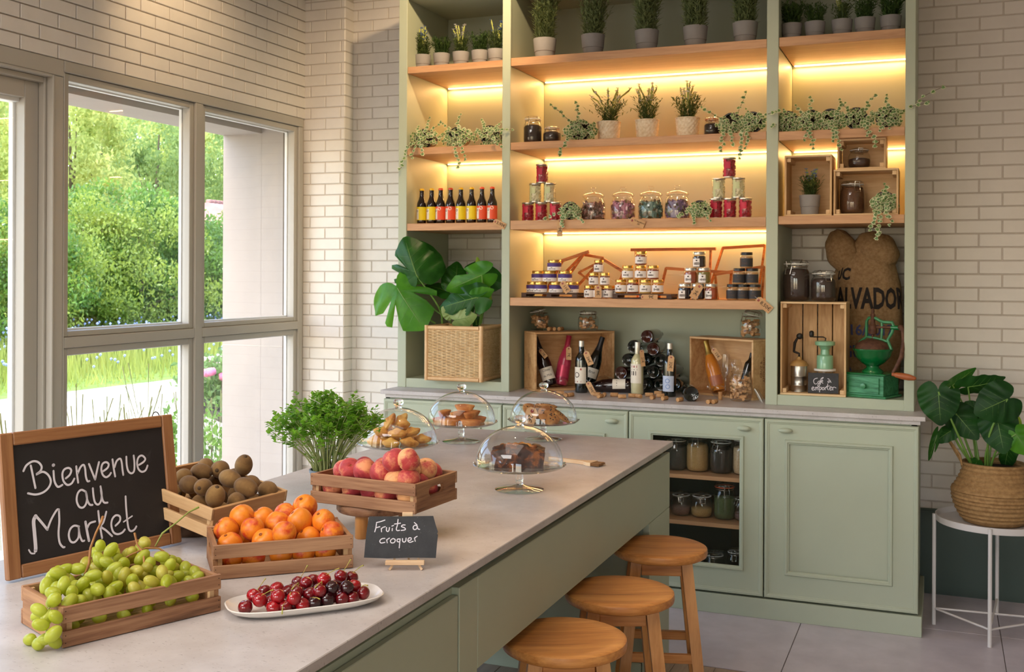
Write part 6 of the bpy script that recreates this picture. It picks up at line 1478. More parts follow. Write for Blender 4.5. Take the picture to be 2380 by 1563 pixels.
def strokes(root, M, zx, zy, sc, lines, r, plane_off, name='lettering'):
    """handwriting: pen strokes measured in the photo, laid on the sign's own plane"""
    Mi = M.inverted(); n = Vector((M[0][1], M[1][1], M[2][1])); p0 = M.to_translation()+n*plane_off
    m = MB()
    for ln in lines:
        rr = r
        if isinstance(ln[0], (int, float)): rr = ln[0]; ln = ln[1]
        q = [Mi @ onplane(zx+x/sc, zy+y/sc, p0, n) for x, y in ln]
        sm = []
        for i in range(len(q)-1):
            for k in range(5):
                t = k/5; a, b, c, d = q[max(i-1, 0)], q[i], q[i+1], q[min(i+2, len(q)-1)]
                sm.append(.5*((2*b)+(c-a)*t+(2*a-5*b+4*c-d)*t*t+(3*b-a-3*c+d)*t**3))
        sm.append(q[-1])
        if len(ln) == 1: sm = [q[0], q[0]+Vector((.0008, 0, .0004))]
        # flat ribbon with round ends, .4 mm proud of the board
        top = []; bot = []
        for i, p in enumerate(sm):
            t = sm[min(i+1, len(sm)-1)]-sm[max(i-1, 0)]; t = Vector((t.x, 0, t.z)); t.normalize(); s = Vector((-t.z, 0, t.x)); top.append(p+s*rr); bot.append(p-s*rr)
        vs = []
        for a, b in zip(top, bot): vs += [(a.x, a.y-.0004, a.z), (b.x, b.y-.0004, b.z)]
        m.add(vs, [(2*i, 2*i+1, 2*i+3, 2*i+2) for i in range(len(sm)-1)])
        for p in (sm[0], sm[-1]): m.add([(p.x+rr*cos(k*pi/6), p.y-.0004, p.z+rr*sin(k*pi/6)) for k in range(12)], [tuple(range(12))])
    o = m.build(name, CHALK, root); return o
L1 = [[(175, 240), (200, 360), (235, 530)], [(80, 310), (120, 235), (200, 185), (270, 195), (315, 250), (300, 310), (245, 355), (330, 320), (400, 360), (435, 440), (410, 520), (340, 585), (240, 615), (140, 600)],
      [(470, 310), (480, 430), (510, 500), (540, 515), (585, 490)], (.0042, [(467, 235)]),
      [(630, 405), (680, 360), (700, 300), (665, 270), (610, 290), (585, 350), (600, 440), (650, 490), (705, 470), (740, 410)],
      [(765, 250), (775, 350), (790, 460)], [(785, 340), (820, 260), (860, 230), (880, 280), (890, 380), (910, 440), (935, 440)],
      [(930, 220), (970, 320), (1010, 420)], [(1010, 420), (1035, 300), (1060, 195)],
      [(1110, 315), (1170, 270), (1185, 220), (1150, 195), (1105, 220), (1090, 290), (1110, 360), (1150, 390), (1190, 370), (1215, 335)],
      [(1235, 160), (1250, 270), (1270, 380)], [(1262, 260), (1290, 180), (1335, 150), (1355, 200), (1365, 290), (1375, 360)],
      [(1415, 125), (1420, 230), (1440, 310), (1480, 340), (1515, 310), (1520, 210), (1510, 110)],
      [(1580, 230), (1640, 190), (1660, 150), (1620, 110), (1575, 130), (1555, 200), (1570, 280), (1615, 320), (1665, 300), (1690, 240)],
      [(890, 580), (830, 555), (785, 600), (770, 690), (800, 770), (850, 785), (890, 740), (905, 660), (890, 580)], [(890, 580), (910, 690), (940, 745), (975, 750)],
      [(980, 535), (990, 640), (1010, 720), (1050, 745), (1085, 700), (1095, 610), (1080, 510)], [(1085, 560), (1105, 680), (1130, 720), (1170, 720)],
      (.0046, [(236, 1345), (238, 1290), (222, 1100), (212, 960), (238, 895)]), (.0020, [(150, 1335), (180, 1378), (225, 1380)]), (.0032, [(240, 890), (300, 960), (390, 1070)]), [(390, 1070), (440, 940), (510, 820), (540, 810)], [(540, 820), (545, 960), (535, 1120), (550, 1240), (590, 1295), (612, 1298)],
      [(800, 1030), (740, 1020), (690, 1060), (668, 1140), (690, 1220), (740, 1235), (790, 1180), (800, 1100), (795, 1030)], [(795, 1030), (810, 1140), (840, 1215), (868, 1215)],
      (.0034, [(885, 970), (905, 1090), (930, 1215)]), [(905, 1060), (940, 990), (1010, 965)], [(1050, 830), (1070, 1000), (1100, 1180)], [(1155, 840), (1120, 970), (1085, 1030), (1150, 1080), (1230, 1155)],
      [(1275, 1020), (1330, 960), (1330, 900), (1280, 885), (1235, 930), (1220, 1010), (1245, 1100), (1300, 1130), (1360, 1110), (1395, 1070)], [(1405, 640), (1415, 820), (1440, 1040), (1475, 1090), (1520, 1070), (1545, 1030)], (.0020, [(1380, 970), (1490, 895)])]
strokes(sg, MS, 40, 1040, 5.583, L1, .0027, .0055)
# ------------------------------------------------------------------ grape crate and bunches
g0, g1 = at(145.5, 1510, 2, IZT), at(514, 1421, 2, IZT); e1 = (g1-g0); GL = e1.length; MG = frame_mat(g0+Vector((0, 0, .0005)), e1); GW, GH = .222, .083
crate('low slatted wooden crate overflowing with green grapes', MG, GL, GW, GH, CRATE, CRATEY)
GRAPE = leafmat('green_grape', 'B2BA34', 'D0D45A', .3, .45, 18, tcol='D8DE54'); GRAPE2 = leafmat('yellow_grape', 'BEB844', 'D6CC64', .3, .42, 18, tcol='DCD45C'); VINE = paint('grape_stalk', '8A5A2E', .7, .15, 40, col2='A8763A'); VINEG = paint('green_stalk', '8E9440', .6, .1, 30)
gme = [MB().ball((0, 0, 0), (.0110, .0110, .0140), 16, 11, 0, lambda v: v*(1-.05*v.z)).mesh('grape', m, 179) for m in (GRAPE, GRAPE2)]
for me in gme: me.materials[0].node_tree.nodes['Principled BSDF'].inputs['Coat Weight'].default_value = .05
def bunch(label, pts, stalks, seed, yellow=0):
    rr = random.Random(seed); c = at(pts[0][0]/2.5086, 940+pts[0][1]/2.5086, 2, IZT+pts[0][2]); t = thing('grape_bunch', label, 'grapes', c, 0, 'bunches of green grapes')
    n0 = len(pts); pts = list(pts)+[(x+rr.uniform(-40, 40), y+rr.uniform(5, 45), z-.020) for (x, y, z) in pts if z > .07]
    for (x, y, z) in pts:
        p = at(x/2.5086, 940+y/2.5086, 2, IZT+z); d = Vector((rr.uniform(-1, 1), rr.uniform(-.6, .6), rr.uniform(-.25, .7)))
        o = link('grape', gme[1 if rr.random() < yellow else 0], t, p-c, d.to_track_quat('Z', 'Y').to_euler()); k = rr.uniform(1.08, 1.26); o.scale = (k, k, k*rr.uniform(1.08, 1.25))
    for pl, r, mt in stalks:
        q = [at(x/2.5086, 940+y/2.5086, 2, IZT+z)-c for x, y, z in pl]; MB().tube(q, r, 6).build('stalk', mt, t, 60)
    return t
bunch('middle bunch of green grapes with a brown stalk standing before the sign', [(585, 825, .128), (648, 850, .122), (575, 905, .116), (622, 922, .112), (545, 1000, .106), (625, 1008, .100), (455, 960, .110), (482, 1048, .098), (570, 1082, .090), (665, 962, .104), (692, 985, .096), (640, 1108, .078), (520, 1118, .074), (672, 1068, .084), (500, 930, .100), (560, 950, .096), (600, 1050, .080), (540, 1060, .072), (690, 900, .100)], [([(497, 990, .100), (520, 930, .125), (528, 840, .155), (560, 750, .185), (590, 690, .205), (600, 658, .212)], [.0028, .0030, .0028, .0024, .0026, .0034], VINE)], 1, .15)
bunch('left bunch of grapes hanging over the crate corner to the worktop', [(335, 985, .112), (378, 968, .108), (372, 1052, .104), (300, 1022, .098), (268, 1058, .094), (310, 1102, .096), (316, 1142, .094), (420, 1102, .092), (405, 1152, .084), (465, 1148, .078), (330, 1070, .092), (440, 1060, .088), (355, 1000, .096), (225, 1200, .080), (322, 1240, .070), (240, 1288, .058), (312, 1340, .040), (318, 1385, .020), (226, 1398, .014), (175, 1372, .013), (262, 1372, .024), (275, 1245, .064), (400, 1030, .09)], [([(470, 1000, .09), (390, 1060, .085), (320, 1130, .08), (270, 1220, .068), (270, 1330, .035)], .0017, VINEG)], 2, .05)
bunch('right bunch of yellow green grapes with a long pale stalk', [(845, 808, .124), (770, 862, .116), (830, 892, .110), (722, 932, .102), (876, 925, .106), (946, 890, .112), (944, 980, .100), (992, 940, .100), (880, 1032, .092), (970, 1036, .088), (796, 972, .100), (725, 998, .096), (785, 1076, .078), (770, 1030, .086), (740, 880, .104), (900, 970, .088), (840, 1000, .080), (820, 1070, .068), (920, 1060, .068), (860, 950, .098)], [([(905, 830, .12), (935, 775, .142), (945, 755, .15), (1030, 690, .172), (1100, 630, .190), (1160, 600, .20)], [.0016, .0020, .0024, .0018, .0018, .0028], VINEG), ([(840, 950, .10), (838, 870, .118), (800, 820, .135), (785, 752, .158)], [.0022, .0024, .0026, .0030], VINE), ([(680, 930, .10), (760, 880, .118), (850, 840, .126), (930, 842, .122), (990, 885, .108)], .0022, VINE)], 3, .55)
bunch('small shaded grapes in the right end of the grape crate', [(1030, 922, .082), (1082, 955, .080), (1138, 985, .074), (1150, 1012, .070), (1026, 1006, .076), (1070, 1002, .066), (1110, 1036, .064), (1050, 960, .066), (1100, 1000, .06), (1000, 1040, .07), (1180, 1000, .060)], [([(1030, 930, .085), (1075, 970, .076), (1130, 1000, .066)], .0014, VINEG)], 4, .0)
rl = random.Random(8); tl = thing('grape_bunch', 'grapes low in the grape crate seen between its slats', 'grapes', MG @ Vector((GL*.5, GW*.5, .01)), 0, 'bunches of green grapes')
for i in range(44):
    q = MG @ Vector((.030+(GL-.06)*((i % 11)+.5)/11, .030+(GW-.06)*(i//11+.5)/4, rl.uniform(.024, .034)+(.022 if i % 2 else 0)))-tl.location
    d = Vector((rl.uniform(-1, 1), rl.uniform(-1, 1), rl.uniform(-.2, .2))); o = link('grape', gme[0], tl, q, d.to_track_quat('Z', 'Y').to_euler()); o.scale = (1.1, 1.1, 1.1)
MB().tube([MG @ Vector((.05+k*.05, GW*.5+.02*sin(k*2), .03))-tl.location for k in range(6)], .0014, 5).build('stalk', VINEG, tl, 60)
# ------------------------------------------------------------------ apricots
a0, a1 = at(495, 1351, 2, IZT), at(821, 1322, 2, IZT); AL = (a1-a0).length; MA = frame_mat(a0+Vector((0, 0, .0005)), a1-a0); AW, AH = .222, .086
crate('slatted wooden crate of apricots in the middle of the fruit display', MA, AL, AW, AH, CRATE, CRATEY)
def fruit_mat(name, c1, c2, c3, rough, sc, fuzz=0, trans=0):
    m, t, b = _new(name); vec = _coords(t); f = _noise(t, vec, sc, 3, .6, .5); g = _noise(t, vec, sc*14, 3, .6)
    mx = t.nodes.new('ShaderNodeMath'); mx.operation = 'MULTIPLY_ADD'; mx.inputs[1].default_value = .18; t.links.new(g, mx.inputs[0]); t.links.new(f, mx.inputs[2])
    t.links.new(_ramp(t, mx.outputs[0], [(.42, hx(c1)), (.58, hx(c2)), (.72, hx(c3))]), b.inputs['Base Color']); b.inputs['Roughness'].default_value = rough
    if fuzz: b.inputs['Sheen Weight'].default_value = fuzz; b.inputs['Sheen Roughness'].default_value = .5
    _bump(t, b, g, .08, .001); return m
APR = fruit_mat('apricot_skin', 'E07A16', 'EC8A1E', 'C83A1A', .38, 15, .04); PEA = fruit_mat('peach_skin', '8E1E28', 'B83A3A', 'E09060', .6, 14, .12); PEAY = fruit_mat('yellow_peach_skin', 'DE9A62', 'E6A86E', 'B83A38', .6, 14, .12)
KIW = fruit_mat('kiwi_skin', '62441E', '7A582C', '8C6A3A', .85, 10, .12)
def stonefruit(r, cleft=.10):
    def fn(v):
        a = atan2(v.y, v.x); k = 1-cleft*math.exp(-(a/.16)**2)*(1-.3*abs(v.z))-.16*math.exp(-((1-v.z)/.06)**1.0)*(1 if v.z > 0 else 0)
        return Vector((v.x*k, v.y*k, v.z*(.98 if v.z > 0 else 1.0)*k))
    return fn
apm = MB().ball((0, 0, 0), (.0315, .0320, .0325), 24, 16, 0, stonefruit(1)).mesh('apricot', APR, 179)
fm2 = MB().ball((0, 0, 0), (.0345, .0350, .0340), 24, 16, 0, stonefruit(1, .12)); pem = [fm2.mesh('peach', m, 179) for m in (PEA, PEAY)]
kwm = MB().ball((0, 0, 0), (.0262, .0255, .0355), 22, 15, 0, lambda v: Vector((v.x*(1-.04*v.z), v.y*(1-.04*v.z), v.z*(1 if abs(v.z) < .93 else .955)))).mesh('flesh', KIW, 179)
kwt = MB().lathe([(.0065, .0325), (.0045, .0342), (.0028, .0364), (0, .0366)], 10).mesh('stem_end', paint('kiwi_button', '4A3620', .9), 60); dimple = MB().lathe([(0, .0262), (.0035, .0268), (.0042, .0285)], 10).mesh('stem_scar', paint('stem_scar', '9A5428', .9), 60)
def clampin(p, M, L, W, H, r):
    # keep a fruit inside the crate walls and above its floor
    q = M.inverted() @ p
    if q.z-r*.75 < H:
        q.x = min(max(q.x, r+.0125), L-r-.0155); q.y = min(max(q.y, r+.010), W-r-.010)
    q.z = max(q.z, r+.0085); return M @ q
def put(me, name, label, cat, group, pts, zx, zy, sc, rr, scl=(.95, 1.05), parts=(), plane=None, inside=None, local=None, lay=False):
    for i, (x, y, z) in enumerate(pts):
        px, py = zx+x/sc, zy+y/sc
        if local is not None: p = local @ Vector((x, y, z))
        else: p = at(px, py, 2, IZT+z) if plane is None else onplane(px, py, plane[0]+plane[1]*z, plane[1])
        if inside: p = clampin(p, *inside)
        t = thing(name, label if isinstance(label, str) else label(i), cat, p, 0, group, (rr.uniform(-1.2, .4), rr.uniform(-.8, .8), rr.uniform(0, 6.28)) if not lay else (pi/2+rr.uniform(-.3, .3), rr.uniform(-.3, .3), rr.choice((0, pi))+rr.uniform(.3, 1.6)) if i not in (6, 7) else (.5, .3, .4))
        k = rr.uniform(*scl); t.scale = (k, k, k); me_ = me[rr.randrange(len(me))] if isinstance(me, list) else me
        link('flesh', me_, t)
        for nm, m in parts: link(nm, m, t)
AP = [(308, 860, .090), (380, 755, .098), (405, 845, .078), (500, 872, .092), (536, 762, .104), (642, 808, .104), (655, 722, .100), (772, 706, .128), (785, 832, .100), (922, 832, .098), (680, 902, .090), (350, 962, .062), (530, 955, .064), (810, 925, .066), (965, 915, .066), (852, 765, .084), (700, 765, .084), (1010, 960, .05)]
nmap = ['frontmost left one', 'back left one', 'shaded one behind the left two', 'second of the front row', 'red cheeked one at the back', 'large one in the centre', 'pale one at the back', 'topmost one of the pile', 'one below the topmost', 'rightmost of the upper layer', 'low centre one at the front', 'lowest one at the left corner', 'low one, second from the left corner', 'low one behind the front slat right of centre', 'low one in the right front corner', 'shaded one at the right back', 'shaded one under the topmost', 'one hidden deep at the right']
put(apm, 'apricot', lambda i: 'orange apricot in the middle crate, '+nmap[i], 'apricot', 'apricots in the crate', AP, 400, 900, 2.6057, random.Random(3), (.96, 1.06), (('stem_scar', dimple),), inside=(MA, AL, AW, AH, .031))
AP2 = [(.048+.063*i, .045, .040) for i in range(5)]
put(apm, 'apricot', lambda i: 'apricot low in the middle crate, %s from the left between the front slats' % ORD[i], 'apricot', 'apricots low in the crate', AP2, 0, 0, 1, random.Random(4), (.92, .97), (('stem_scar', dimple),), local=MA)
# ------------------------------------------------------------------ kiwis in a tilted crate
F_ = at(494, 1185, 2, IZT+.125); R_ = at(669, 1140, 2, IZT+.125); eK = (R_-F_); KW = eK.length
dr = ray(548, 1053.5); best = None
for i in range(400):
    B_ = EYEP+dr*(1.8+i*.006)
    ek = B_-R_; c = abs(ek.dot(eK.normalized()))/ek.length
    if ek.length < .46 and ek.length > .30:
        sc_ = c+abs(ek.length-.37)*2
        if best is None or sc_ < best[0]: best = (sc_, B_)
ek = (best[1]-R_); ek = ek-eK.normalized()*ek.dot(eK.normalized()); KL = ek.length; ek.normalize()
exk = -ek                                          # long axis from back to front
ezk = eK.normalized().cross(ek); ezk = ezk if ezk.z > 0 else -ezk; KH = .082
# crate origin: front-left bottom for x along ek: take the F corner, x=ek, y must be perpendicular
MK = frame_mat(F_-ezk*KH, ek, None, ezk); yk_ = Vector((MK[0][1], MK[1][1], MK[2][1]))
if yk_.dot(eK) < 0: MK = frame_mat(R_-ezk*KH, ek, None, ezk)
crate('tilted pale wooden crate of kiwis between sign and apricots', MK, KL, KW, KH, CRATEP, wood('pale_crate_end', 'B08050', 'C89A68', 1, 13, .6, .09, .2), inner=CRATEP, hole=False)
kp = [(75, 552, -.006), (88, 592, -.016), (178, 516, .004), (290, 500, .012), (188, 607, .008), (352, 556, .020), (442, 474, .040), (262, 662, .012), (470, 630, .014), (525, 578, -.004), (592, 636, -.012), (330, 458, -.004), (380, 695, -.018), (420, 545, -.004)]
kn = ['leftmost one beside the sign', 'low one at the left edge', 'left one of the back row', 'second of the back row', 'left one of the front group', 'centre one of the pile', 'topmost one standing at the back', 'frontmost upright one', 'front right one lying', 'shaded one at the right back', 'rightmost one low in the corner', 'half hidden one at the back', 'low one behind the front board', 'one tucked under the topmost']
rk = random.Random(12)
put(kwm, 'kiwi', lambda i: 'brown fuzzy kiwi in the tilted crate, '+kn[i], 'kiwi', 'kiwis in the crate', kp, 400, 900, 2.6057, rk, (.95, 1.08), (('stem_end', kwt),), (F_, ezk), inside=(MK, KL, KW, KH, .033), lay=True)
put(kwm, 'kiwi', lambda i: 'kiwi in the bottom layer of the tilted crate, %s of the hidden ones' % ORD[i], 'kiwi', 'kiwis low in the crate', [(x, y, .036) for x in (.06, .15, .24) if x < KL-.04 for y in (.05, .12, .19) if y < KW-.035], 0, 0, 1, rk, (.9, 1.0), (('stem_end', kwt),), local=MK, lay=True)
tss = at(452, 1248, 2, IZT); ts = thing('wood_slice', 'thick tree slice with bark under the kiwi crate', 'slice', (tss.x-.07, tss.y+.10, IZT))
MB().lathe([(0, .001), (.125, .001), (.130, .004), (.132, .018), (.129, .030), (0, .032)], 36).build('slice_core', wood('slice_wood', 'A8845C', 'CCAC84', 2, 10, .7, .5), ts, 50)
MB().lathe([(.129, .0015), (.136, .002), (.139, .010), (.136, .022), (.138, .030), (.129, .0315)], 36).build('bark_ring', paint('slice_bark', '5A4230', .95, .3, 40, bump=1, bscale=60, col2='382818'), ts)
# ------------------------------------------------------------------ peaches on a small stand
ps = at(837, 1253, 2, IZT); pz = .094
q0 = at(721, 1168, 2, IZT+pz); q1 = at(965, 1198, 2, IZT+pz); PL = (q1-q0).length; MP = frame_mat(q0, q1-q0); PW, PH = .235, .085
crate('slatted wooden crate of peaches raised on a small stand', MP, PL, PW, PH, CRATE, CRATEY)
pc = MP @ Vector((PL*.42, PW*.5, 0)); stn = thing('display_stand', 'small round wooden stand with stubby legs under the peach crate', 'stand', (pc.x, pc.y, IZT))
MB().lathe([(0, pz-.027), (.112, pz-.027), (.116, pz-.022), (.116, pz-.006), (.112, pz-.001), (0, pz-.001)], 40).build('stand_top', CRATE, stn, 50)
for k in range(3):
    lv = Vector((ps.x-pc.x, ps.y-pc.y, 0)); lv = Matrix.Rotation(k*2*pi/3, 3, 'Z') @ (lv.normalized()*.085)
    MB().lathe([(0, 0), (.018, 0), (.0195, .003), (.0185, pz-.0275), (0, pz-.0275)], 20).build('leg', OAKLEG, stn, 50, (lv.x, lv.y, 0))
pp = [(985, 566, .168), (1112, 532, .186), (1040, 520, .166), (1175, 602, .168), (1200, 522, .166), (1252, 572, .170), (1288, 622, .166), (1352, 510, .192), (1402, 572, .196), (1285, 535, .160), (1492, 578, .150), (1588, 604, .164), (1512, 640, .160), (1432, 662, .154), (1545, 585, .150)]
pn = ['leftmost front one', 'large one with a visible stem dimple', 'shaded one at the left back', 'front left one below the slat edge', 'dark one at the back', 'one behind the front row', 'pale one at the front slat', 'upper back one of the two on top', 'topmost large one at the front', 'deep one behind the two on top', 'red one at the back right', 'pale yellow one in the right corner', 'yellow blushed one right of the topmost', 'low one at the front right', 'dark one deep at the right']
PYEL = {6, 11, 12}
rp = random.Random(21)
pp = [(x, y, z+(.010 if z < .18 else .004)) for x, y, z in pp]
for i, (x, y, z) in enumerate(pp):
    put(pem[1 if i in PYEL else 0], 'peach', 'peach in the raised crate, '+pn[i], 'peach', 'peaches in the crate', [(x, y, z)], 400, 900, 2.6057, rp, (.94, 1.02) if z < .18 else (1.0, 1.08), (('stem_scar', dimple),), inside=(MP, PL, PW, PH, .034))
for i, (x, y, z, w) in enumerate(((PL-.058, .055, .088, 'right corner at the front slat'), (PL-.060, .125, .082, 'right end by the hand hole'), (PL-.060, .190, .076, 'far right corner'), (PL-.135, .190, .080, 'back row right of centre'), (.055, .190, .078, 'back left corner'), (.130, .192, .080, 'back row left of centre'), (PL-.130, .060, .080, 'second from the right at the front slat'))):
    put(pem[1 if i in (0, 1) else 0], 'peach', 'peach in the raised crate, '+w, 'peach', 'peaches in the crate', [(x, y, z)], 0, 0, 1, rp, (.94, 1.0), (('stem_scar', dimple),), local=MP)
put(pem[0], 'peach', lambda i: 'peach low in the raised crate, %s' % (('%s from the left between the front slats' % ORD[i]) if i < 5 else 'seen through the hand hole'), 'peach', 'peaches low in the crate', [(x, .046, .042) for x in (.052, .125, .198, .271, .344) if x < PL-.045]+[(PL-.055, .125, .042)], 0, 0, 1, rp, (.9, .96), (('stem_scar', dimple),), local=MP)
# ------------------------------------------------------------------ cherries on an oval dish
CERAM = paint('white_ceramic', 'E2DAD2', .3, .03, 20, bump=.5, bscale=70, coat=.3)
d0, d1 = at(524, 1414, 2, IZT+.018), at(886, 1372, 2, IZT+.018); dc = (d0+d1)/2; da = (d1-d0); DL = da.length/2; dang = atan2(da.y, da.x)
dish = MB(); N = 64; DWd = .083
def supe(k, hw, z): 
    out = []
    for i in range(N):
        a = 2*pi*i/N; c, s = cos(a), sin(a); e = 2/3.2
        out.append((DL*k*abs(c)**e*(1 if c > 0 else -1), DWd*hw*abs(s)**e*(1 if s > 0 else -1), z))
    return out
ringsD = [supe(.62, .50, .0), supe(.80, .74, .001), supe(.94, .92, .010), supe(1.0, 1.0, .0200), supe(.985, .98, .0215), supe(.95, .93, .0165), supe(.82, .78, .0062), supe(.66, .56, .0045)]
vs = [p for r in ringsD for p in r]; fs = [(j*N+i, j*N+(i+1) % N, (j+1)*N+(i+1) % N, (j+1)*N+i) for j in range(len(ringsD)-1) for i in range(N)]+[tuple(range(N))[::-1], tuple(range((len(ringsD)-1)*N, len(ringsD)*N))]
dish.add(vs, fs); dto = tag(dish.build('oval_dish', CERAM, None, 50, (dc.x, dc.y, IZT+.0005), (0, 0, dang)), 'long white textured oval dish holding dark cherries', 'dish')
CHR = paint('cherry_skin', '7E0A14', .16, .25, 25, coat=.5, col2='4A060E'); CHB = paint('bright_cherry_skin', 'A80E18', .16, .2, 25, coat=.5, col2='7E0A12'); CHD = paint('dark_cherry_skin', '34060C', .14, .2, 25, coat=.5, col2='1E0408'); CST = paint('cherry_stem', '9AA03E', .6, .15, 60, col2='A87A34')
def chfn(v): k = 1-.18*math.exp(-((1-v.z)/.05)) if v.z > 0 else 1; return Vector((v.x*k, v.y*k*(.96), v.z*k*.95))
chm = [MB().ball((0, 0, 0), .0165, 18, 12, 0, chfn).mesh('flesh', m, 179) for m in (CHR, CHB, CHD)]
CHS = [(438, 1335, .022, 0, 0), (478, 1376, .022, 1, 0), (495, 1264, .040, 1, 1), (538, 1292, .036, 1, 2), (577, 1372, .024, 0, 3), (630, 1287, .038, 1, 0), (680, 1357, .024, 1, 3), (645, 1226, .044, 1, 0), (690, 1240, .040, 0, 0), (745, 1267, .036, 0, 4), (782, 1347, .024, 1, 0), (740, 1225, .036, 0, 0), (765, 1187, .042, 0, 1), (812, 1190, .052, 0, 0), (845, 1268, .034, 0, 0), (868, 1318, .026, 2, 3), (905, 1295, .026, 2, 0), (890, 1240, .046, 0, 4), (920, 1166, .062, 1, 2), (965, 1227, .046, 2, 0), (1005, 1300, .026, 2, 0), (1022, 1150, .056, 0, 1), (1055, 1223, .044, 2, 0), (1086, 1157, .046, 0, 2), (1104, 1206, .040, 1, 0), (1115, 1280, .026, 0, 0), (1158, 1248, .028, 0, 3), (1150, 1275, .024, 0, 0), (855, 1187, .044, 0, 0), (600, 1322, .026, 0, 0), (735, 1310, .024, 0, 0), (960, 1270, .028, 0, 0), (1060, 1265, .026, 0, 0), (560, 1240, .030, 0, 0), (860, 1220, .03, 2, 0), (1000, 1200, .034, 0, 0)]
crr = random.Random(9); CHSEEN = {}
def chlabel(nm, st_, row, sd):
    b = '%s cherry%s, %s layer, %s of the dish' % (nm, st_, row, sd); n = CHSEEN[b] = CHSEEN.get(b, 0)+1
    return b if n == 1 else b+', '+('second', 'third', 'fourth', 'fifth', 'sixth')[n-2]+' one'
for i, (x, y, z, k, stt) in enumerate(CHS):
    p = at(400+x/2.6057, 900+y/2.6057, 2, IZT+z)
    q = Matrix.Rotation(-dang, 3, 'Z') @ (p-dc); e = (abs(q.x)/(DL*.80))**3+(abs(q.y)/(DWd*.68))**3
    if e > 1: q.x /= e**(1/3); q.y /= e**(1/3)
    p = dc+Matrix.Rotation(dang, 3, 'Z') @ q; p.z = max(IZT+z, IZT+.0215)
    nm = ('deep red', 'bright red', 'almost black')[k]; st_ = ('', ' with an upright stem', ' with a long bent stem', ' with a stem lying forward', ' with a hanging stem')[stt]
    row = 'lower' if z < .031 else 'upper' if z > .050 else 'middle'; sd = 'left part' if x < 660 else 'right part' if x > 930 else 'centre'
    t = thing('cherry', chlabel(nm, st_, row, sd), 'cherry', p, 0, 'cherries on the dish', (crr.uniform(-.5, .5), crr.uniform(-.5, .5), crr.uniform(0, 6)))
    link('flesh', chm[k], t)
    if stt:
        a = crr.uniform(-1, 1); e = {1: [(.002, 0, .024), (.004, .002, .044)], 2: [(.006, .002, .022), (.020, .006, .040)], 3: [(.012, -.008, .014), (.030, -.014, .008)], 4: [(.004, -.006, .022), (.006, -.017, .004)]}[stt]
        Rz = Matrix.Rotation(-t.rotation_euler.z+a, 3, 'Z')
        q = [Vector((0, 0, .0125))]+[Rz @ Vector(w) for w in e]; q = [q[0], q[0].lerp(q[1], .6), q[1], q[1].lerp(q[2], .6)+Vector((0, 0, .002)), q[2]]
        MB().tube(q, [.0009, .0008, .0008, .0010, .0018], 5).build('stem', CST, t, 60)
# let the piled fruit settle: push overlapping pieces apart inside their crates
def settle(cat, M, L, W, r, zmin, it=70, ell=None, f=.86):
    ob = [o for o in COL.objects if o.get('category') == cat]; Mi = M.inverted(); q = [Mi @ o.location for o in ob]; n = len(q); home = [p.copy() for p in q]
    for _ in range(it):
        for i in range(n):
            for j in range(i+1, n):
                d = q[i]-q[j]; l = d.length
                if 1e-6 < l < 2*r*f: d *= (2*r*f-l)/l*.5; q[i] = q[i]+d; q[j] = q[j]-d
        for p, h in zip(q, home):
            p += (h-p)*.10
            if ell:
                e = (abs(p.x)/ell[0])**3+(abs(p.y)/ell[1])**3
                if e > 1: k = e**(1/3); p.x /= k; p.y /= k
            else: p.x = min(max(p.x, r+.0125), L-r-.0155); p.y = min(max(p.y, r+.0105), W-r-.0105)
            p.z = max(p.z, zmin)
    for o, p in zip(ob, q): o.location = M @ p
settle('apricot', MA, AL, AW, .0325, .041); settle('peach', MP, PL, PW, .0345, .043); settle('kiwi', MK, KL, KW, .0290, .037)
settle('cherry', Matrix.Translation(dc) @ Matrix.Rotation(dang, 4, 'Z'), 0, 0, .0163, IZT+.0218-dc.z, 60, (DL*.80, DWd*.68))
# ------------------------------------------------------------------ slate sign on a little easel
s0, s1 = at(905, 1325, 2, IZT), at(981, 1325, 2, IZT); se = Vector((s1.x-s0.x, s1.y-s0.y, 0)); se.normalize(); sn = Vector((se.y, -se.x, 0)); sn = sn if sn.dot(EYEP-s0) > 0 else -sn
tilt = radians(14); szv = Vector((0, 0, 1))*cos(tilt)-sn*sin(tilt); sny = -(sn*cos(tilt)+Vector((0, 0, 1))*sin(tilt))
so_ = (s0+s1)/2; pp0 = so_+Vector((0, 0, .018))-sn*.012
MSl = Matrix(((se.x, sny.x, szv.x, pp0.x), (se.y, sny.y, szv.y, pp0.y), (se.z, sny.z, szv.z, pp0.z), (0, 0, 0, 1))); Mi = MSl.inverted()
sl_ = thing('slate_sign', 'dark slate sign with chalk words Fruits à croquer', 'sign'); sl_.location = pp0; sl_.rotation_euler = MSl.to_euler()
cor = [Mi @ onplane(px, py, pp0, sny) for px, py in ((846, 1297), (900, 1299), (960, 1297), (1013, 1298), (1016, 1262), (1018, 1244), (1016, 1241), (1018, 1237), (1012, 1218), (1007, 1200), (940, 1201), (858, 1201), (853, 1228), (849, 1262))]
zmin = min(c.z for c in cor); 
m = MB(); n = len(cor); m.add([(c.x, 0, c.z-zmin) for c in cor]+[(c.x*.995, .006, c.z-zmin) for c in cor], [tuple(range(n))[::-1], tuple(range(n, 2*n))]+[(i, (i+1) % n, n+(i+1) % n, n+i) for i in range(n)][::1]); 
m.v = [(x, y, z+zmin) for x, y, z in m.v]; m.build('slate_plate', SLATE, sl_)
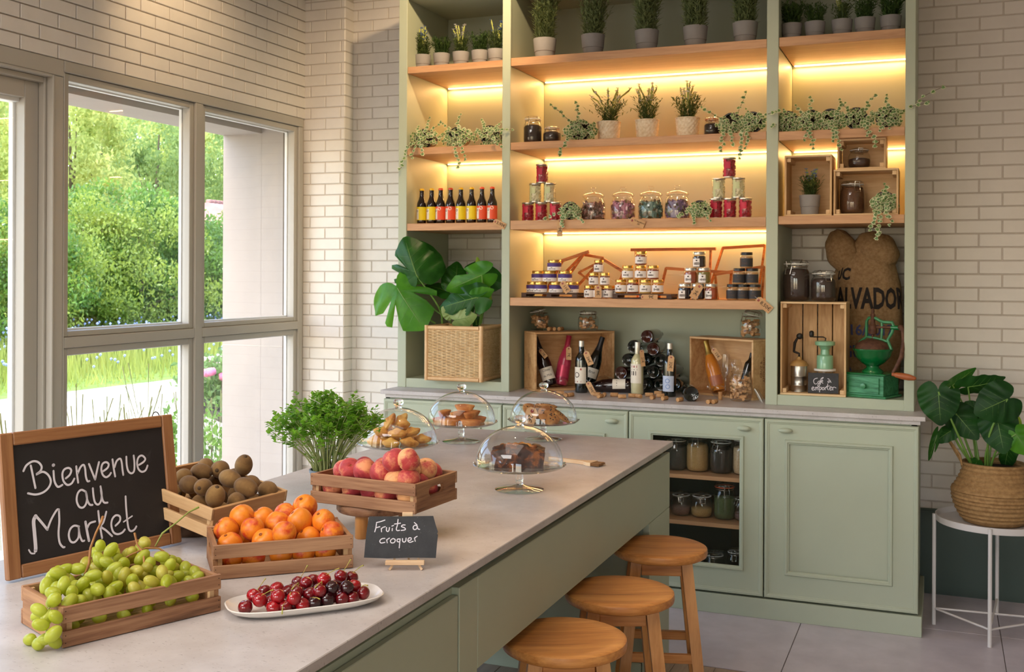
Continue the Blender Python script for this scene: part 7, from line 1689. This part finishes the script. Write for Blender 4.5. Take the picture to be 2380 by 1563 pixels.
L2 = [[(400, 555), (425, 470), (440, 370)], [(440, 345), (530, 325), (630, 290)], [(430, 465), (515, 440)], [(555, 555), (548, 480)], [(550, 500), (580, 460), (640, 440)], [(668, 460), (665, 520), (692, 550), (722, 525), (735, 460)], [(800, 480), (796, 530)], [(790, 425), (828, 412)], [(930, 275), (915, 400), (890, 490), (912, 528), (962, 522)], [(850, 380), (985, 360)], [(1090, 400), (1035, 402), (1008, 436), (1080, 468), (1092, 508), (1000, 525)], [(1370, 430), (1310, 408), (1272, 452), (1290, 502), (1340, 495), (1370, 440)], [(1365, 440), (1385, 490), (1420, 500)], [(1300, 345), (1360, 400)],
      [(630, 705), (560, 715), (515, 765), (545, 810), (630, 795)], [(685, 805), (668, 735)], [(674, 755), (700, 718), (735, 700)], [(800, 715), (758, 755), (775, 805), (840, 800), (866, 740), (825, 710), (800, 715)], [(975, 722), (920, 722), (908, 768), (950, 785), (980, 742)], [(976, 715), (966, 820), (956, 920)], [(1030, 710), (1035, 770), (1070, 790), (1104, 760), (1112, 700)], [(1150, 760), (1220, 740), (1226, 697), (1172, 700), (1152, 760), (1200, 795), (1272, 770)], [(1320, 770), (1300, 698)], [(1304, 710), (1322, 682), (1362, 660)]]
strokes(sl_, MSl, 830, 1180, 9.767, L2, .0013, -.0003)
ea = thing('mini_easel', 'small pale wooden easel holding the slate sign', 'easel', so_, atan2(se.y, se.x)); w = (s1-s0).length/2
MB().box((-w-.010, -.010, .014), (w+.006, .006, .024), 0, .001).build('ledge', BEECH, ea)
for sgn in (-1, 1):
    MB().tube([(sgn*w, -.004, 0), (sgn*(w-.010), .006, .0145)], .0042, 4).build('front_foot', BEECH, ea); MB().tube([(sgn*(w-.010), .024, .018), (sgn*.008, .056, .128)], .0036, 4).build('rail', BEECH, ea)
MB().tube([(0, .100, 0), (0, .058, .115)], .0036, 4).build('rear_leg', BEECH, ea); MB().box((-.014, .052, .124), (.014, .060, .136), 0, .001).build('top_piece', BEECH, ea)
# ------------------------------------------------------------------ basil
BAS = leafmat('basil_leaf', '4A7E22', '7FAE3C', .4, .45, 20, tcol='94C838'); BASST = paint('basil_stem', 'A8B070', .5, .1, 20)
bp = at(724, 1150, 2, IZT); bz = thing('potted_basil', 'bushy basil plant in a small dark pot behind the peach crate', 'plant', (bp.x+.03, bp.y+.05, IZT))
MB().lathe([(0, 0), (.046, 0), (.058, .070), (.061, .072), (.061, .082), (.056, .082), (.055, .07), (0, .068)], 30).build('pot', paint('blue_grey_pot', '6A7480', .5, .04, 20), bz, 40)
MB().lathe([(0, .070), (.055, .070)], 20).build('soil', SOIL, bz)
rb_ = random.Random(44); lm = MB(); sm = MB()
sB = mpp(bz.location)
for i in range(130):
    a = rb_.uniform(0, 6.283); q = .045*sqrt(rb_.random()); R = .205*sqrt(rb_.random()); 
    p0 = Vector((q*cos(a), q*sin(a), .07)); zt = .335*(1-.30*(R/.205)**2)+rb_.uniform(-.03, .015); p2 = Vector((R*cos(a), R*sin(a), zt)); p1 = Vector((R*.35*cos(a), R*.35*sin(a), .07+(zt-.07)*.55))
    pts = [p0*(1-t)**2+p1*2*t*(1-t)+p2*t*t for t in (0, .2, .4, .6, .8, 1)]
    sm.tube(pts, [.0022, .0021, .0018, .0015, .0012, .0009], 5)
    for br in range(3):
        tt = rb_.uniform(.62, .95); pb_ = p0*(1-tt)**2+p1*2*tt*(1-tt)+p2*tt*tt; de = Vector((rb_.uniform(-1, 1), rb_.uniform(-1, 1), rb_.uniform(.3, 1.2))).normalized()*rb_.uniform(.025, .055); sm.tube([pb_, pb_+de*.6+Vector((0, 0, .004)), pb_+de], .0008, 3, cap=False)
        for k in range(8):
            w = pb_+de*(k/6); d = Vector((rb_.uniform(-1, 1), rb_.uniform(-1, 1), rb_.uniform(-.1, .7))); ovleaf(lm, w, d, Vector((0, 0, 1)), rb_.uniform(.013, .024), rb_.uniform(.011, .018))
    for k in range(6):
        d = Vector((rb_.uniform(-1, 1), rb_.uniform(-1, 1), rb_.uniform(0, .8))); ovleaf(lm, p2+Vector((rb_.uniform(-.006, .006), rb_.uniform(-.006, .006), rb_.uniform(-.012, .006))), d, Vector((0, 0, 1)), rb_.uniform(.012, .023), rb_.uniform(.010, .017))
    if i % 3 == 0:
        t = rb_.uniform(.25, .6); w = p0*(1-t)**2+p1*2*t*(1-t)+p2*t*t; d = Vector((rb_.uniform(-1, 1), rb_.uniform(-1, 1), rb_.uniform(-.5, .3))); ovleaf(lm, w, d, Vector((0, 0, 1)), .026, .016)
o = sm.build('stems', BASST, bz, 70); o['kind'] = 'stuff'; o = lm.build('leaves', BAS, bz); o['kind'] = 'stuff'
# ------------------------------------------------------------------ footed glass cake stands with domes
SP = at(1207, 1140, 2, IZT); ss = mpp(SP)
PR, PZ = 108*ss, .079; DR = 102*ss; DH = .138
ped = MB().lathe([(0, .0005), (56*ss, .0005), (57*ss, .003), (48*ss, .007), (20*ss, .013), (.0135, .0195)], 40).mesh('foot', FOOTGLASS, 60)
stm = MB().lathe([(0, .0196), (.0135, .0198), (.0125, .034), (.016, .040), (.013, .046), (.0135, PZ-.012), (.022, PZ-.004), (0, PZ-.002)], 36).mesh('stem', CRYSTAL, 60)
m = MB(); N = 72; rr_ = [(0, 0), (.5, 0), (.86, .001), (.93, .004), (1.0, .012), (.985, .0145), (.92, .0075), (.86, .0045), (.5, .0035), (0, .0035)]
vs = []
for f, z in rr_[1:-1]:
    for i in range(N):
        k = 1+(.016*cos(i*2*pi/N*24) if f > .95 else 0); vs.append((PR*f*k*cos(2*pi*i/N), PR*f*k*sin(2*pi*i/N), PZ+z+(.0022*cos(i*2*pi/N*24) if f > .95 else 0)))
nr = len(rr_)-2
m.add(vs, [(j*N+i, j*N+(i+1) % N, (j+1)*N+(i+1) % N, (j+1)*N+i) for j in range(nr-1) for i in range(N)]+[tuple(range(N))[::-1], tuple(range((nr-1)*N, nr*N))])
plt = m.mesh('plate', GLASS, 60)
dz = PZ+.0052
dprof = [(DR, dz), (DR*1.004, dz+.003), (DR, dz+.006)]+[(DR*cos(a), dz+.006+DH*sin(a)**.92) for a in [radians(x) for x in range(6, 85, 6)]]+[(.014, dz+.006+DH)]
dom = MB().lathe(dprof, 56).mesh('dome', GLASS, 70)
zk = dz+.006+DH
knb = MB().lathe([(0, zk-.004), (.016, zk-.003), (.013, zk+.003), (.0105, zk+.006), (.0165, zk+.011), (.0215, zk+.020), (.0205, zk+.029), (.013, zk+.035), (0, zk+.037)], 28).mesh('knob', CRYSTAL, 60)
STD = [('with the dark loaf cake, nearest', 1207, 1139, ), ('with the shell cakes beside the basil', 925, 1081), ('with the almond cakes, back left', 1072, 1027), ('with the cookies, back right', 1263, 1022)]
PLT = []
for i, (tx, px, py) in enumerate(STD):
    p = at(px, py, 2, IZT); PLT.append(Vector((p.x, p.y, IZT+PZ+.0042)))
    t = thing('cake_stand', 'footed glass cake stand '+tx, 'cake stand', p, i*.3, 'glass cake stands'); link('foot', ped, t); link('stem', stm, t); link('plate', plt, t)
    t = thing('glass_dome', 'clear glass dome with knob over the stand '+tx, 'dome', p, i*.5, 'glass domes'); link('dome', dom, t); link('knob', knb, t)
# loaf
CRUST = fruit_mat('loaf_crust', '1C0A06', '3A160A', '8A4C1C', .5, 26); CRUMB = fruit_mat('loaf_split', '7A3A12', 'B0702A', 'C88C40', .6, 20)
lc = PLT[0]; lo = thing('loaf_cake', 'dark glazed loaf cake with a golden split under the nearest dome', 'cake', (lc.x-.004, lc.y, lc.z), .32)
m = MB(); NX, NY = 40, 24; LL, LW, LH = .178, .085, .078
def loafp(u, v):
    x = (u-.5)*LL; a = v*pi; y = -cos(a)*LW/2; z = sin(a)**.35*LH*(.80+.20*sin(u*pi))
    if abs(v-.5) > .36: z *= 1
    e = noise.noise(Vector((x*35, y*35, z*35)))*.006+noise.noise(Vector((x*90, y*90, z*90)))*.003
    k = 1+.06*(z/LH); return Vector((x*k+e*(1 if u > .5 else -1), y*k*1.02+e, max(0, z+e*1.4) if z > .004 else 0))
vs = [loafp(i/NX, j/NY) for i in range(NX+1) for j in range(NY+1)]; q = NY+1
m.add(vs, [(i*q+j, (i+1)*q+j, (i+1)*q+j+1, i*q+j+1) for i in range(NX) for j in range(NY)]+[tuple(range(q)), tuple(range(NX*q, NX*q+q))[::-1]])
m.build('crust', CRUST, lo, 75)
m = MB()
pts = [Vector((x, .010*sin(x*90)+.004*sin(x*210), LH*(.80+.20*sin((x/LL+.5)*pi))-.001)) for x in [(-.066+.0066*i) for i in range(21)]]; m.tube(pts, [.002+.0065*abs(sin(i*.9+.4))+.002*abs(sin(i*2.3)) for i in range(20)]+[.002], 8, flat=1.0); m.build('golden_split', CRUMB, lo, 60)
# shell cakes
def side8(x, y):
    if abs(x) < .02 and abs(y) < .035: return 'middle'
    return ('front ' if y < -.025 else 'back ' if y > .025 else '')+('far left' if x < -.07 else 'left' if x < -.02 else 'far right' if x > .07 else 'right' if x > .02 else 'centre')
MAD = fruit_mat('madeleine', 'B8702A', 'D89C48', 'E0B05C', .6, 22)
def madfn(v):
    w = 1-.28*v.x; f = 1+.05*sin(atan2(v.y, v.z)*9)*(1 if v.z < .2 else 0); h = 1.0
    if v.z > 0: h = .55+.5*math.exp(-((v.x+.05)/.35)**2-(v.y/.5)**2)
    return Vector((v.x, v.y*w*f, v.z*h*f))
mdm = MB().ball((0, 0, 0), (.040, .024, .020), 26, 16, 0, madfn).mesh('crumb', MAD, 179)
MADP = [(-.055, -.075, .020, 0, 0, .3), (.015, -.085, .020, 0, 0, -.2), (.075, -.045, .020, 0, .2, .8), (-.085, -.02, .020, 0, 0, 1.3), (-.03, -.01, .022, 0, .1, .5), (.04, .01, .022, 0, 0, 2), (.08, .05, .020, 0, 0, .5), (-.06, .06, .02, 0, 0, 2.2), (.01, .08, .02, 0, 0, .2), (-.045, -.045, .054, 0, .3, .6), (.025, -.050, .054, .2, 0, .2), (.060, .0, .054, 0, -.2, 1.0), (-.06, .02, .054, 0, 0, 1.5), (0, .03, .056, 0, 0, .4), (-.028, -.025, .092, .3, -1.0, .4), (.028, -.012, .088, .5, .2, 2.5), (.0, .02, .096, 0, -.6, 1.2)]
for i, (x, y, z, rx, ry, rz) in enumerate(MADP):
    p = PLT[1]; lay = ('bottom layer', 'middle layer', 'top of the heap')[0 if z < .03 else 1 if z < .07 else 2]
    t = thing('madeleine', 'golden shell shaped cake under the left dome, %s, %s' % (lay, side8(x, y)), 'cake', (p.x+x, p.y+y, p.z+z-.001), 0, 'shell cakes '+lay, (rx, ry, rz)); link('crumb', mdm, t)
# almond boats
FIN = fruit_mat('almond_cake', 'A85A28', 'C47838', 'D89450', .55, 18)
m = MB(); vs = []
for z, k in ((0, .72), (.010, .86), (.022, 1.0), (.025, .97), (.0285, .5), (.030, .12)):
    vs += [(.048*k*(abs(cos(a))**.9)*(1 if cos(a) > 0 else -1), .021*k*(sin(a)), z) for a in [2*pi*i/24 for i in range(24)]]
m.add(vs, [(j*24+i, j*24+(i+1) % 24, (j+1)*24+(i+1) % 24, (j+1)*24+i) for j in range(5) for i in range(24)]+[tuple(range(24))[::-1], tuple(range(120, 144))]); fim = m.mesh('crumb', FIN, 40)
FINP = [(-.085, -.03, 0, .9), (-.025, -.075, 0, .2), (.075, -.06, 0, .3), (.03, -.01, 0, 1.2), (-.05, .05, 0, .3), (.05, .07, 0, -.2), (-.075, -.02, .031, 1.5), (.0, -.04, .031, 1.3), (.06, -.03, .031, 1.4), (.03, .03, .031, .3), (.03, -.03, .063, .12)]
for i, (x, y, z, a) in enumerate(FINP):
    p = PLT[2]; lay = 'bottom layer' if z < .01 else 'upright on the second layer' if z < .05 else 'topmost, lying crosswise'
    t = thing('almond_cake', 'brown boat shaped almond cake, back left dome, '+lay+', '+side8(x, y), 'cake', (p.x+x, p.y+y, p.z+z+.0005), a, 'almond cakes '+lay); link('crumb', fim, t)
# cookies
CKI = fruit_mat('cookie', '8A5226', 'A8703A', 'BE8A50', .8, 30); CHIP = paint('chocolate_chip', '3A2216', .5)
for i, (x, y, z, rx, ry, lb) in enumerate(((-.075, -.02, .012, 0, 0, 'flat at the left'), (.055, -.075, .040, radians(50), radians(12), 'leaning at the front'), (.085, -.01, .034, radians(30), radians(25), 'leaning at the right'), (-.055, .01, .045, radians(25), radians(-25), 'leaning behind the tag'), (.012, .0, .072, radians(8), radians(4), 'lying on top'), (.02, .06, .012, 0, 0, 'flat at the back'))):
    p = PLT[3]; t = thing('cookie', 'round chocolate chip cookie under the back right dome, '+lb, 'cookie', (p.x+x, p.y+y, p.z+z), 0, 'cookies', (rx, ry, i*.6))
    MB().ball((0, 0, 0), (.054, .054, .011), 26, 8, 0, lambda v: v*(1+.05*noise.noise(v*5+Vector((i, 0, 0))))).build('dough', CKI, t, 179)
    m = MB(); r9 = random.Random(i)
    for k in range(16):
        a = r9.uniform(0, 6.28); q = .045*sqrt(r9.random()); m.ball((q*cos(a), q*sin(a), .0105*sqrt(max(.05, 1-(q/.054)**2))), (.0045, .004, .0025), 7, 5)
    o = m.build('chips', CHIP, t, 60); o['kind'] = 'stuff'
price_tag('kraft tag reading 2 leaning on the cookies under the dome', '2€', PLT[3]+Vector((-.022, -.112, .036)), -1.9, .085, .056, size=.032)
# pastry brush
b0, b1 = at(1302, 1069, 2, IZT+.008), at(1398, 1080, 2, IZT+.008); be = (b1-b0); br = thing('pastry_brush', 'flat wooden pastry brush lying by the loaf cake stand', 'brush', (b0.x, b0.y, IZT+.001), atan2(be.y, be.x)); BLn = be.length
m = MB(); prof = [(-.05, .010), (.02, .009), (.45*BLn, .009), (.60*BLn, .015), (.72*BLn, .030), (.82*BLn, .032)]
m.prism([(x, -w) for x, w in prof]+[(x, w) for x, w in prof[::-1]], .014); m.build('handle', BEECH, br)
m = MB(); r9 = random.Random(2)
for k in range(150):
    y = r9.uniform(-.029, .029); z = r9.uniform(.002, .012); m.tube([(.81*BLn, y, z), (BLn+r9.uniform(-.004, .004), y*1.08+r9.uniform(-.001, .001), z)], .0007, 3)
o = m.build('bristles', paint('bristle', 'A87C50', .8, .1, 60), br); o['kind'] = 'stuff'
# handwriting on the small slate in the crate
L3 = [[(625, 1040), (590, 1050), (578, 1080), (595, 1110), (620, 1105)], [(648, 1072), (628, 1090), (640, 1108), (654, 1085)], [(654, 1075), (662, 1108)], [(694, 1030), (668, 1048), (658, 1105), (640, 1142), (630, 1122), (662, 1088)], [(672, 1085), (690, 1075), (680, 1062), (670, 1085), (692, 1102)], [(680, 1048), (696, 1035)], [(775, 1068), (752, 1078), (758, 1094), (778, 1080)], [(778, 1066), (790, 1094)], [(750, 1045), (770, 1056)],
      [(560, 1170), (582, 1158), (572, 1145), (557, 1162), (566, 1186), (592, 1176)], [(598, 1185), (600, 1150)], [(600, 1160), (614, 1148), (618, 1180)], [(616, 1160), (630, 1148), (636, 1182)], [(650, 1145), (650, 1208)], [(650, 1152), (672, 1150), (668, 1176), (650, 1180)], [(695, 1150), (680, 1165), (690, 1182), (708, 1170), (695, 1150)], [(718, 1182), (716, 1150)], [(717, 1160), (737, 1146)], [(750, 1108), (745, 1165), (760, 1182)], [(733, 1140), (772, 1134)], [(775, 1166), (796, 1156), (787, 1142), (772, 1160), (780, 1184), (802, 1178)], [(812, 1185), (808, 1150)], [(810, 1160), (824, 1148), (850, 1158)]]
MSS = Matrix.Translation(small_slate.location) @ small_slate.rotation_euler.to_matrix().to_4x4()
strokes(small_slate, MSS, 1780, 680, 5.21, L3, .0016, -.0003)
